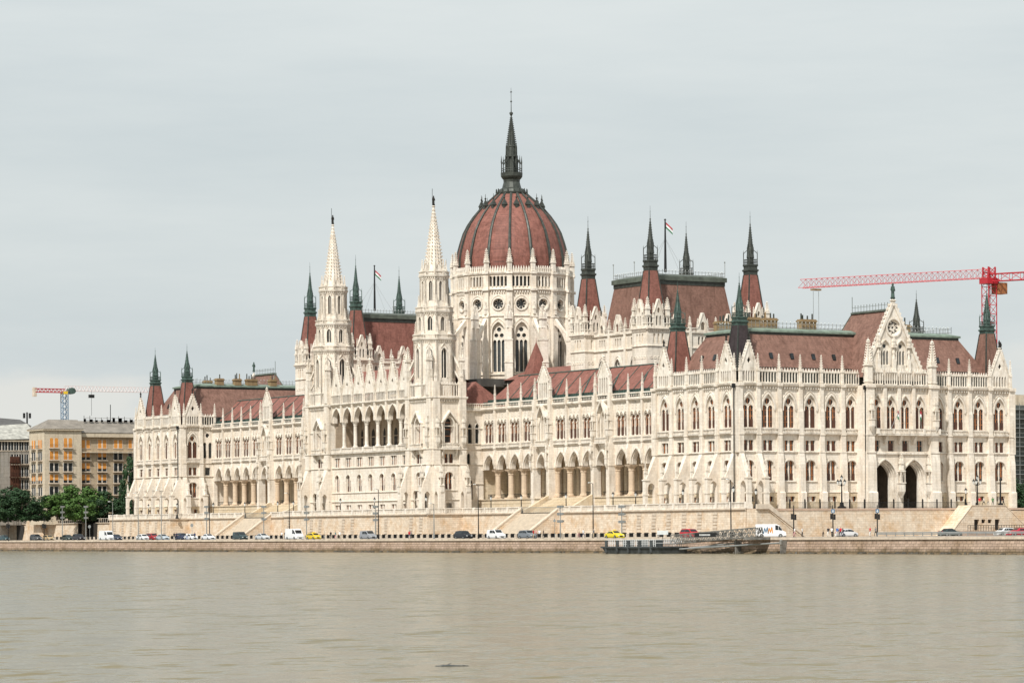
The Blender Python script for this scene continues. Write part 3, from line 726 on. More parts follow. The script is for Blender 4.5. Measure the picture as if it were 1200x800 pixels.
    st = MB(); add_statue(st, c, yf+.6, zt+1.1, 3.0); P('statue', st, M['verd'], gg)
    # cross roof behind the gable, hipped at its far end
    for mir in (False, True):
        global MIR; MIR = mir
        r = MB(); xa, xb, ya, yb = c-6.6, c+6.6, yf+1.2, 10.6; zb = 32.6; zr = 45.4
        r.add([(xa, ya, zb), (xb, ya, zb), (c, ya, zr), (xa, yb+4.5, zb), (xb, yb+4.5, zb), (c, yb, zr)], [(0, 2, 5, 3), (1, 4, 5, 2), (3, 5, 4), (0, 1, 2)])
        o = P('cross_roof', r, M['roofb'], ROOT)
        h = MB(); h.box(c-.4, c+.4, ya+1, yb, zr-.15, zr+.15)
        for a, b in (((c, yb, zr), (xa, yb+4.5, zb)), ((c, yb, zr), (xb, yb+4.5, zb))): h.tube(a, b, .13, 5)
        railing(h, c, ya+1, c, yb, zr+.1, 1.3, .9); h.tube((c, yb, zr), (c, yb, zr+3.2), .06, 5)
        P('ridge_railing', h, M['lead'], o)
        if mir:
            b = MB(); b.add([(c-7, ya-.7, 31), (c+7, ya-.7, 31), (c, ya-.7, zr+.9), (c-7, ya-.2, 31), (c+7, ya-.2, 31), (c, ya-.2, zr+.9)], [(0,1,2), (3,5,4), (0,2,5,3), (1,4,5,2)])
            P('great_gable', b, M['carved'], ROOT); s = MB(); add_statue(s, c, ya-.4, zr+1, 2.6); P('statue', s, M['verd'], ROOT)
    MIR = False

# -------------------------------------------------- arcaded wings
COLM = MB()
COLM.lathe(0, 0, [(0, .95), (.35, .95), (.4, .8), (.6, .78), (.75, .62), (5.0, .58), (5.05, .68), (5.2, .68), (5.3, .6), (5.75, .85), (5.95, .95), (6.15, .95)], 12)
COLM.sq(0, 0, [(-.02, 1.05), (.3, 1.05)]); COLM.sq(0, 0, [(5.9, .9), (6.2, 1.0)])
COL_P = (COLM.mesh('column', M['column']), [])
def wing(mir):
    global MIR; MIR = mir
    X = 8.5; F = Fr(X, 0, 0, 1, -1, 0); Y0, Y1 = 27.3, 106.6
    cs = [31.2, 36.5, 41.6, 46.6, 51.8, 58.05, 64.35, 69.55, 74.7, 81.1, 87.5, 92.9, 98.15, 103.55]
    bd = [Y0] + [(cs[i]+cs[i+1])/2 for i in range(13)] + [Y1]
    bd[0] = 28.6; bd[5] = 54.6; bd[6] = 61.5; bd[9] = 77.4; bd[10] = 84.7
    wb, tb, pb, gb = MB(), MB(), MB(), MB()
    Z0, ZF = ZG-.3, 10.95
    for i, c in enumerate(cs):
        s0, s1 = bd[i], bd[i+1]; porch = i in (5, 9)
        lo = s0 if i else Y0
        if not porch:
            spandrel(wb, F, lo, s1, 17.15, 30.1, c, s1-s0-1.35, 17.2, 20.35, [[(c-2.15, 22.95), (c+2.15, 22.95), (c+2.15, 27.3), (c-2.15, 27.3)]])
            aw = s1-s0-1.35
            F.strip(tb, archline(c, aw, 17.25, 20.35, 9), .3, -.02, .22); F.strip(tb, archline(c, aw-.3, 17.25, 20.1, 9), .15, -1.1, -.1)
            inst('lancet_window', TRI, F, c, 0, 22.95, ROOT, pick=rnd.randint(0, 5))
            for dx in (-1.42, 0, 1.42):                   # blind tracery above the lancets
                F.box(tb, c+dx-.07, c+dx+.07, 0, .12, 27.9, 29.3); F.box(tb, c+dx-.28, c+dx+.28, 0, .1, 28.35, 28.5); F.box(tb, c+dx-.2, c+dx+.2, 0, .1, 28.9, 29.02)
            for dx in (-1.42, 0, 1.42): F.strip(tb, archline(c+dx, 1.15, 27.0, 27.75, 5), .14, -.02, .16)
            # railing behind the columns
            gb.mi = 0
        else:
            spandrel(wb, F, s0, s1, 17.15, 30.1, c, 3.4, 17.2, 20.1, [arch(c, 22.9, 2.0, 26.6, 28.2)])
            F.strip(tb, archline(c, 3.4, 17.25, 20.1, 9), .35, -.02, 1.0)
            F.strip(tb, archline(c, 2.0, 26.6, 28.2, 7, 22.9), .2, -.02, .3)
            # gabled niche window with its own little canopy and balcony
            F.slab(tb, [(c-1.7, 27.6), (c-1.35, 27.6), (c, 29.9), (c+1.35, 27.6), (c+1.7, 27.6), (c, 30.5)], 0, 1.2)
            for s in (c-1.45, c+1.45): 
                x, y, _ = F.p(s, 1.05, 0); tb.lathe(x, y, [(22.9, .2), (23.1, .13), (27.2, .12), (27.4, .22), (27.6, .22)], 6)
            F.box(tb, c-2.0, c+2.0, -.02, 1.3, 21.6, 21.95); balustrade(tb, F, c-2, c+2, 21.95, .85, 1.15, .4, .15)
            F.prof(tb, c-1.2, c+1.2, [(0, 20.3), (.4, 20.5), (1.0, 21.6), (0, 21.6)])
            inst('slit_window', SLIT, F, c, -.45, 23.0, ROOT, (1.8, 1, 1.2))
            for s in (s0+.6, s1-.6):
                pb = MB(); F.box(pb, s-.55, s+.55, -.4, 1.35, Z0, 21.6); F.box(pb, s-.45, s+.45, -.02, 1.0, 21.6, 31.4); F.box(pb, s-.65, s+.65, -.4, 1.45, 17.0, 17.25); F.box(pb, s-.62, s+.62, -.4, 1.42, ZF-.2, ZF+.6); P('porch_pier', pb, M['stone'], ROOT)
                inst('statue_niche', NICHE, F, s, 1.02, 24.3, ROOT, (1.1, 1.1, 1)); inst('pinnacle', PIN, F, s, .5, 31.4, ROOT, (1, 1, 1.0)); inst('statue_niche', NICHE, F, s, 1.5, 18.5, ROOT, (.8, .8, .9))
            gable_part('wing_gable', F, c, 4.2, 31.35, 38.1, .35, slits=4, quat=False, statue=False, shoulder=3.6)
        string(tb, F, lo, s1, 21.6, .25, .3); string(tb, F, lo, s1, 22.7, .18, .2)
        if not porch: balustrade(tb, F, lo, s1, 21.85, .85, .25, .42, .18)
        F.prof(tb, lo, s1, [(-.02, 29.7), (.25, 29.75), (.6, 30.05), (.62, 30.3), (-.02, 30.32)]); corbels(tb, F, lo, s1, 29.75, .35, .5, .22, .2)
        # pierced balustrade
        F.box(tb, lo, s1, .12, .4, 30.3, 30.5); F.box(tb, lo, s1, .12, .4, 31.2, 31.45)
        n = max(2, round((s1-lo)/.62)); st = (s1-lo)/n
        for k in range(n):
            q = lo+(k+.5)*st
            tb.add([F.p(q-st/2, .25, 30.5), F.p(q-st*.22, .25, 30.85), F.p(q-st/2, .25, 31.2), F.p(q+st/2, .25, 30.5), F.p(q+st*.22, .25, 30.85), F.p(q+st/2, .25, 31.2)], [(0, 1, 2), (3, 5, 4)])
    # slim shafts between bays, columns below
    for i in range(1, 14):
        s = bd[i]
        if i in (5, 6, 9, 10):
            inst('arcade_column', COL_P, F, s+(1.25 if i in (5, 9) else -1.25)*0, -.75, ZF, ROOT, (.9, .9, 1)); continue
        inst('arcade_column', COL_P, F, s, -.45, ZF, ROOT)
        pb = MB(); F.box(pb, s-.28, s+.28, -.02, .5, 17.4, 31.4); F.box(pb, s-.4, s+.4, -.02, .6, 21.6, 21.9); F.box(pb, s-.38, s+.38, -.02, .62, 30.0, 31.5)
        F.prof(pb, s-.3, s+.3, [(0, 17.3), (.3, 17.3), (.75, 18.5), (.75, 20.3), (.4, 21.4), (0, 21.4)]); P('pilaster', pb, M['stone'], ROOT)
        inst('slim_pinnacle', PIN_S, F, s, .22, 31.4, ROOT, (1, 1, 1.05))
    F.box(wb, Y0, Y1, -1.1, -.72, 20.6, 30.1)                       # thickness of the upper wall
    for i, c in enumerate(cs):
        s0, s1 = bd[i], bd[i+1]
        for s in (s0, s1): F.box(wb, s-.62, s+.62, -1.0, -.02, 17.15, 20.6)
    # podium and gallery interior
    F.box(wb, Y0, Y1, -6.5, .9, Z0, ZF)
    P('wall', wb, M['stone'], ROOT)
    pd = MB(); F.box(pd, Y0, Y1, -.5, 1.0, Z0, ZF-.35); string(pd, F, Y0, Y1, ZF-.3, .32, 1.2); string(pd, F, Y0, Y1, 9.1, .12, 1.06); string(pd, F, Y0, Y1, 9.9, .12, 1.06)
    P('podium', pd, M['warm'], ROOT)
    ib = MB(); F.box(ib, Y0, Y1, -6.7, -6.5, ZF, 20.8); F.box(ib, Y0, Y1, -6.6, -.9, 20.6, 20.9)
    for i, c in enumerate(cs):
        F.box(ib, bd[i]-.35, bd[i]+.35, -6.5, -6.1, ZF, 20.6); F.strip(ib, archline(c, 3.4, 15.5, 18.0, 7, ZF), .2, -6.5, -6.3)
        for k in range(3): F.box(ib, c-1.2+k*1.2-.05, c-1.2+k*1.2+.05, -6.5, -6.4, ZF, 16)
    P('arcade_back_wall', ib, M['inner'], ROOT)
    db = MB()
    for i, c in enumerate(cs):
        if i % 2 == (1 if mir else 0): F.slab(db, arch(c, ZF+.1, 1.3, 14.4, 15.6), -6.5, -6.42)
        elif i % 3 == 0: F.slab(db, arch(c+.6, ZF+.1, .9, 14.4, 15.6), -6.5, -6.42)
    P('arcade_door', db, M['dark'], ROOT)
    rb = MB()
    for i, c in enumerate(cs):
        if i in (7,): continue
        for k in range(11): s = c-1.7+k*.34; F.box(rb, s-.025, s+.025, -.6, -.55, ZF, ZF+1.0)
        F.box(rb, c-1.8, c+1.8, -.62, -.54, ZF+.95, ZF+1.05)
    P('arcade_railing', rb, M['iron'], ROOT)
    P('carved_trim', tb, M['carved'], ROOT)
    # roof
    r = MB(); xa, xr = 9.6, 15.6; zr = 37.3; ze = 31.4
    r.add([(xa, Y0, ze), (xa, Y1, ze), (xr, Y1-3.5, zr), (xr, Y0, zr), (xr+2, Y0, zr-.3), (xr+2, Y1-3.5, zr-.3)], [(0, 3, 2, 1), (3, 4, 5, 2)])
    ro = P('wing_roof', r, M['roof'], ROOT)
    rr = MB(); rr.tube((xr, Y0, zr+.05), (xr, Y1-3.5, zr+.05), .16, 5)
    y = Y0+2; k = 0
    while y < Y1-4:
        rr.tube((xa, y, ze+.05), (xr, y, zr+.05), .10, 4)
        if k % 2 == 0: rr.tube((xa, y-3.2, ze+.08), (xa+4.3, y, ze+4.3), .18, 4)
        y += 5.3; k += 1
    rr.box(xa-.8, xa+.3, Y0, Y1, 31.0, 31.7)
    for i in range(int((Y1-Y0)/.9)): rr.box(xa-.1, xa+.5, Y0+i*.9, Y0+i*.9+.3, 31.7, 32.2)
    P('roof_flashing', rr, M['verd'], ro)
    f = MB(); f.box(xr+1.9, 56, Y0, Y1, ZG, 36.3); f.box(14.9, xr+2, Y0, Y1, ZG, 31.3); P('wing_core', f, M['warm'], ROOT)
    ff = MB(); ff.box(xr+1.8, 56.2, Y0, Y1, 36.3, 36.8); P('flat_roof', ff, M['flat'], ROOT)
    # return wall between wing and river tower
    RW = Fr(1.5, Y1, 1, 0, 0, -1); w2, t2 = MB(), MB()
    RW.panel(w2, [(0, Z0), (7.2, Z0), (7.2, 30.1), (0, 30.1)], [arch(3.9, 22.95, 1.05, 26.3, 27.2), arch(5.7, 22.95, 1.05, 26.3, 27.2), arch(3.6, 18.5, .8, 20.2, 20.9), arch(3.9, ZF, 1.3, 14.3, 15.3)], 0, .4)
    RW.box(w2, 0, 7.2, -.8, -.5, Z0, 30.1)
    for z in (ZM, 21.6, 22.7, 26.0, 14.2): string(t2, RW, 0, 7.2, z, .2, .2)
    string(t2, RW, 0, 7.2, 29.7, .6, .6); balustrade(t2, RW, 0, 7.2, 30.3, 1.15, .25, .5, .16)
    for c in (3.9, 5.7): RW.strip(t2, archline(c, 1.05, 26.3, 27.2, 6, 22.9), .14, -.02, .12)
    P('wall', w2, M['stone'], ROOT); P('carved_trim', t2, M['carved'], ROOT)
    d2 = MB(); RW.box(d2, .2, 7.0, -.45, -.42, ZF, 29); P('dark_pane', d2, M['glass'], ROOT)
    MIR = False
# -------------------------------------------------- river front centre
def centre():
    F = Fr(-4.2, 0, 0, 1, -1, 0); Ya, Yb = 115.4, 151.2; sp = 5.2
    cs = [133.3+sp*(i-3) for i in range(7)]
    bd = [Ya]+[(cs[i]+cs[i+1])/2 for i in range(6)]+[Yb]
    wb, tb, pb, gb = MB(), MB(), MB(), MB()
    Z0 = ZG-.3
    for i, c in enumerate(cs):
        s0, s1 = bd[i], bd[i+1]
        F.panel(wb, [(s0, Z0), (s1, Z0), (s1, 22.9), (s0, 22.9)], [rect(c, 18.65, 2.75, 20.7), arch(c, 13.1, 2.0, 15.9, 16.9), rect(c, 9.25, 2.25, 10.2)], 0, .4)
        spandrel(wb, F, s0, s1, 28.5, 32.6, c, 4.1, 28.55, 31.9, [])
        F.strip(tb, archline(c, 4.1, 28.5, 31.8, 9), .3, -.02, .22)
        inst('mezzanine_window', MEZ3, F, c, -.02, 18.65, ROOT, pick=0); inst('twin_window', LOWN, F, c, 0, 13.15, ROOT, pick=i); inst('basement_window', BAS, F, c, 0, 9.25, ROOT, pick=0)
        F.strip(tb, archline(c, 2.0, 15.9, 16.9, 6, 15.6), .2, -.02, .14)
        gallery(gb, F, s0+.35, s1-.35, 32.75, 1.9, crest=.3)
        gable_part('loggia_gable', F, c, 4.5, 34.6, 41.0, .2, slits=0, quat=True, statue=False, shoulder=.5)
    for i, s in enumerate(bd):
        if 0 < i < 7:
            x, y, _ = F.p(s, -.45, 0); inst('loggia_column', (LOGC, []), F, s, -.45, 22.9, ROOT)
            inst('pinnacle', PIN, F, s, .35, 34.2, ROOT, (.8, .8, 1.1))
        pb = MB(); F.box(pb, s-.3, s+.3, -.02, .5, 28.6, 34.3); P('pilaster', pb, M['stone'], ROOT); F.box(wb, s-.62, s+.62, -1.0, -.02, 28.5, 32.6)
    string(tb, F, Ya, Yb, ZM, .25, .25); string(tb, F, Ya, Yb, 12.75, .22, .2); string(tb, F, Ya, Yb, ZP, .22, .25); string(tb, F, Ya, Yb, 21.5, .25, .55)
    F.box(tb, Ya, Yb, -.02, .5, 21.74, 21.9); balustrade(tb, F, Ya, Yb, 21.88, 1.0, .35, .36, .15, 5.3)
    F.prof(tb, Ya, Yb, [(-.02, 32.2), (.3, 32.3), (.6, 32.6), (.6, 32.8), (-.02, 32.8)])
    F.box(wb, Ya, Yb, -6.6, -1.0, 22.0, 22.75); F.box(wb, Ya, Yb, -1.0, -.41, Z0, 22.0) if False else None
    ib = MB(); F.box(ib, Ya, Yb, -6.8, -6.4, 22.7, 34); F.box(ib, Ya, Yb, -6.5, -.9, 32.2, 32.6); F.box(ib, Ya, Ya+.3, -6.5, -.8, 22.7, 32.3); F.box(ib, Yb-.3, Yb, -6.5, -.8, 22.7, 32.3)
    for i, c in enumerate(cs):
        F.box(ib, bd[i]-.35, bd[i]+.35, -6.4, -5.9, 22.7, 32.2); F.strip(ib, archline(c, 3.4, 27.5, 30, 7, 22.7), .22, -6.4, -6.2); F.box(ib, c-1.5, c+1.5, -6.4, -6.25, 25.3, 25.5)
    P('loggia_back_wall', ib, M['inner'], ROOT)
    dd = MB()
    for i, c in enumerate(cs): F.slab(dd, arch(c, 22.8, 1.4 if i % 2 else .9, 26, 27.2), -6.4, -6.33)
    P('loggia_door', dd, M['dark'], ROOT)
    P('wall', wb, M['stone'], ROOT); P('carved_trim', tb, M['carved'], ROOT)
    r = MB(); r.add([(-3.8, Ya, 34.5), (-3.8, Yb, 34.5), (3, Yb, 40.2), (3, Ya, 40.2), (12, Yb, 36), (12, Ya, 36)], [(0, 3, 2, 1), (3, 5, 4, 2)])
    P('loggia_roof', r, M['roof'], ROOT)
    k = MB(); k.box(3.3, 20, 107.2, 159.4, ZG, 31.0); k.box(2.75, 8, Ya-6, Yb+6, 20, 33); P('wing_core', k, M['warm'], ROOT)
    for y_ in (108, 150):
        k = MB(); k.add([(2.2, y_, 31), (2.2, y_+8.5, 31), (16, y_+8.5, 31), (16, y_, 31), (9, y_+2, 36.3), (9, y_+6.5, 36.3)], [(0,4,5,1), (1,5,2), (3,2,5,4), (0,3,4)]); P('link_roof', k, M['roof'], ROOT)
    k = MB(); k.box(17.5, 52, 96, 170.6, 35.9, 36.9); P('flat_roof', k, M['flat'], ROOT)
LOGC_ = MB()
LOGC_.lathe(0, 0, [(0, .6), (.25, .6), (.4, .42), (4.8, .38), (4.9, .5), (5.0, .42), (5.4, .62), (5.7, .7)], 10)
LOGC = LOGC_.mesh('column', M['carved'])

def river_tower(mir):
    global MIR; MIR = mir
    X0, X1, Y0, Y1 = -4.9, 3.0, 104.6, 115.4; Z0 = ZG-.3
    W = Fr(X0, 0, 0, 1, -1, 0); S_ = Fr(0, Y0, 1, 0, 0, -1)
    wb, tb, pb, gb = MB(), MB(), MB(), MB()
    faces = [(W, Y0, Y1, (Y0+Y1)/2+.6), (S_, X0, X1, (X0+X1)/2)]
    for fr, s0, s1, c in faces:
        fr.panel(wb, [(s0, Z0), (s1, Z0), (s1, 32.6), (s0, 32.6)],
                 [arch(c, 22.9, 2.3, 26.6, 28.4), rect(c, 18.65, 2.1, 20.6), arch(c, 13.15, 2.0, 15.8, 16.8)]+([rect(c, 9.2, 1.3, 10.2)] if fr is S_ else [arch(c+1.6, 8.2, 1.9, 12, 13), arch(c-2.6, 8.2, 1.9, 12, 13)]), 0, .5)
        fr.box(wb, s0+.3, s1-.3, -1.3, -.9, Z0, 12.9)
        inst('mezzanine_window', MEZ, fr, c, -.02, 18.65, ROOT, pick=1); inst('twin_window', LOWN, fr, c, -.05, 13.15, ROOT, pick=1)
        inst('slit_window', SLIT, fr, c, -.4, 23.0, ROOT, (2.3, 1, 1.35))
        fr.strip(tb, archline(c, 2.3, 26.6, 28.4, 8, 22.9), .3, -.02, .3); fr.strip(tb, archline(c, 2.9, 26.6, 28.75, 8, 26.5), .15, -.02, .15)
        fr.slab(tb, [(c-2.1, 27.2), (c-1.8, 27.2), (c, 29.4), (c+1.8, 27.2), (c+2.1, 27.2), (c, 29.85)], 0, .8)
        for s in (c-1.85, c+1.85): fr.box(tb, s-.16, s+.16, 0, .6, 22.9, 27.2)
        fr.box(tb, c-2.2, c+2.2, -.02, 1.1, 21.55, 21.9); balustrade(tb, fr, c-2.2, c+2.2, 21.88, .9, .95, .36, .15)
        for s in (c-1.6, c+1.6): fr.prof(tb, s-.2, s+.2, [(0, 19.9), (.4, 20.2), (.95, 21.55), (0, 21.55)])
        for z in (ZM, ZS, 26.4): string(tb, fr, s0, s1, z, .2, .2)
        string(tb, fr, c-2, c+2, 12.8, .22, .2); string(tb, fr, s0, s1, ZP, .2, .2)
        fr.strip(tb, archline(c, 2.0, 15.8, 16.8, 6, 15.6), .2, -.02, .14)
        fr.prof(tb, s0-.5, s1+.5, [(-.02, 32.1), (.25, 32.15), (.65, 32.45), (.65, 32.75), (-.02, 32.76)]); corbels(tb, fr, s0+.6, s1-.6, 32.1)
        gallery(gb, fr, s0+.7, s1-.7, 32.75, 2.5, .62, .15, .18, .4)
        for s, wd in ((s0+.75, .85), (s1-.75, .85)):
            pb = MB(); fr.box(pb, s-wd, s+wd, -.02, .55, ZM, 36.0)
            D = 2.6; a = arch(1.35, Z0, 1.35, 11.6, 12.7, 5); top = a[2:][::-1]
            fr.prof(pb, s-wd+.1, s+wd-.1, [(-.02, Z0), (.66, Z0)]+top+[(2.05, Z0), (D, Z0), (D, 13.4), (1.7, 15.6), (.57, ZM), (-.02, ZM)])
            inst('statue_niche', NICHE, fr, s, 2.3, 13.8, ROOT); inst('statue_niche', NICHE, fr, s, .75, 24.3, ROOT)
            fr.box(pb, s-wd-.1, s+wd+.1, -.01, .68, ZM-.03, ZM+.3); fr.box(pb, s-wd-.1, s+wd+.1, -.01, .68, ZS, ZS+.2); P('buttress', pb, M['stone'], ROOT)
            inst('pinnacle', PIN, fr, s, .1, 35.0, ROOT, (1.0, 1.0, 1.1))
    pb = MB(); pb.box(X0-.2, X0+.9, Y0-.2, Y0+.9, Z0, 36); P('corner_pier', pb, M['stone'], ROOT)
    wb.quad((X0, Y1, Z0), (X1, Y1, Z0), (X1, Y1, 32.6), (X0, Y1, 32.6))
    wb.quad((X1, Y0, Z0), (X1, Y1, Z0), (X1, Y1, 32.6), (X1, Y0, 32.6)); wb.box(X0+.2, X1-.05, Y0+.2, Y1-.2, 32.3, 32.72)
    P('wall', wb, M['stone'], ROOT); P('carved_trim', tb, M['carved'], ROOT)
    # belfry: three octagonal storeys, corner pinnacles with flyers, crocketed stone spire
    cx, cy = -1.0, 110.3; rot = R(22.5)
    ob = MB(); oc = MB()
    def storey(z0, z1, r, wz0, wz1, ww, two=True):
        ap = r*math.cos(R(22.5)); sd = 2*r*math.sin(R(22.5))
        for k in range(8):
            a = math.pi/4*k; n = (math.cos(a), math.sin(a)); t = (-n[1], n[0])
            f = Fr(cx+n[0]*ap, cy+n[1]*ap, t[0], t[1], n[0], n[1])
            zs = wz1-ww*.9
            f.panel(ob, [(-sd/2, z0), (sd/2, z0), (sd/2, z1), (-sd/2, z1)], [arch(0, wz0, ww, zs, wz1, 6)], 0, .35)
            f.strip(oc, archline(0, ww, zs, wz1, 6, wz0), .16, -.02, .14)
            f.box(oc, -.06, .06, -.3, -.15, wz0, wz1-.3)
            f.strip(oc, [(ww*.5, wz1+.0), (0, wz1+ww*.75), (-ww*.5, wz1+.0)], .14, -.02, .2)
            for sg in (-1, 1): oc.lathe(cx+(n[0]*ap+t[0]*sg*sd/2), cy+(n[1]*ap+t[1]*sg*sd/2), [(z0, .2), (z1, .17)], 5)
            string(oc, f, -sd/2-.1, sd/2+.1, z1-.35, .35, .4); corbels(oc, f, -sd/2, sd/2, z1-.35, .45, .5, .25, .2)
            balustrade(oc, f, -sd/2-.1, sd/2+.1, z1+.0, .95, .25, .34, .12)
    storey(32.6, 45.1, 4.35, 36.8, 43.2, 1.35)
    storey(45.1, 51.0, 3.75, 46.9, 49.9, 1.0)
    storey(51.0, 58.6, 2.95, 53.3, 57.5, .75)
    P('tower_belfry', ob, M['stone'], ROOT)
    dk = MB(); dk.lathe(cx, cy, [(33, 3.5), (44.8, 3.5), (44.9, 3.0), (50.7, 3.0), (50.8, 2.25), (58, 2.25)], 8, rot); P('belfry_glazing', dk, M['lglass'], ROOT)
    oc.lathe(cx, cy, [(45.0, 4.2), (45.12, 4.2)], 8, rot); oc.lathe(cx, cy, [(50.9, 3.7), (51.02, 3.7)], 8, rot); oc.lathe(cx, cy, [(58.4, 2.9), (58.62, 2.9), (58.63, 2.2), (60.2, 2.1)], 8, rot)
    for k in range(8):
        a = math.pi/4*k+rot
        inst('tower_pinnacle', PIN_T, Fr(0, 0, 1, 0, 0, -1), cx+3.9*math.cos(a), -(cy+3.9*math.sin(a)), 45.2, ROOT, (.8, .8, 1.0)) if False else None
        add_pinnacle(oc, cx+4.0*math.cos(a), cy+4.0*math.sin(a), 43.6, 5.4, .62, crock=3)
        add_pinnacle(oc, cx+3.3*math.cos(a), cy+3.3*math.sin(a), 50.4, 4.2, .5, crock=3)
        add_pinnacle(oc, cx+2.55*math.cos(a), cy+2.55*math.sin(a), 58.0, 4.2, .45, crock=3)
        a2 = math.pi/4*k
        oc.add([(cx+2.2*math.cos(a2)-.6*math.sin(a2), cy+2.2*math.sin(a2)+.6*math.cos(a2), 59.6), (cx+2.2*math.cos(a2)+.6*math.sin(a2), cy+2.2*math.sin(a2)-.6*math.cos(a2), 59.6), (cx+1.9*math.cos(a2), cy+1.9*math.sin(a2), 61.6)], [(0, 1, 2)])
    for sx, sy in ((1,1),(1,-1),(-1,1),(-1,-1)):
        px, py = cx+sx*4.0, cy+sy*4.6
        oc.sq(px, py, [(33, .6), (38.5, .55)]); add_pinnacle(oc, px, py, 38.2, 5.6, .95, crock=4)
        oc.tube((px, py, 37.6), (cx+sx*2.6, cy+sy*2.6, 42.5), .3, 4); oc.tube((px, py, 35.5), (cx+sx*3, cy+sy*3, 38.5), .2, 4)
    P('belfry_carving', oc, M['carved'], ROOT)
    sp = MB(); sp.lathe(cx, cy, [(58.6, 2.15), (60.2, 2.0), (73.3, .22), (73.5, .4), (73.7, .2)], 8, rot)
    for i in range(18):
        t = (i+.3)/18; zz = 60.5+12.6*t; r = 1.98*(1-t)+.2
        for k in range(8):
            a = math.pi/4*k+rot; x, y = cx+(r+.03)*math.cos(a), cy+(r+.03)*math.sin(a); sp.box(x-.08, x+.08, y-.08, y+.08, zz, zz+.22)
    so = P('stone_spire', sp, M['carved'], ROOT)
    hs = MB()
    for i in range(16):                                  # pierced openings
        t = (i+.5)/16; zz = 60.8+12*t; r = (1.98*(1-t)+.24)*math.cos(rot)
        for k in range(8):
            a = math.pi/4*k; hs.sq(cx+r*math.cos(a), cy+r*math.sin(a), [(zz, .07*(1-t)+.04), (zz+.2, .07*(1-t)+.04)])
    P('spire_opening', hs, M['column'], so)
    st = MB(); add_statue(st, cx, cy, 73.7, 2.1); st.tube((cx-.3, cy, 74), (cx-.3, cy, 77.3), .05, 4); P('statue', st, M['bwhite'], so)
    MIR = False

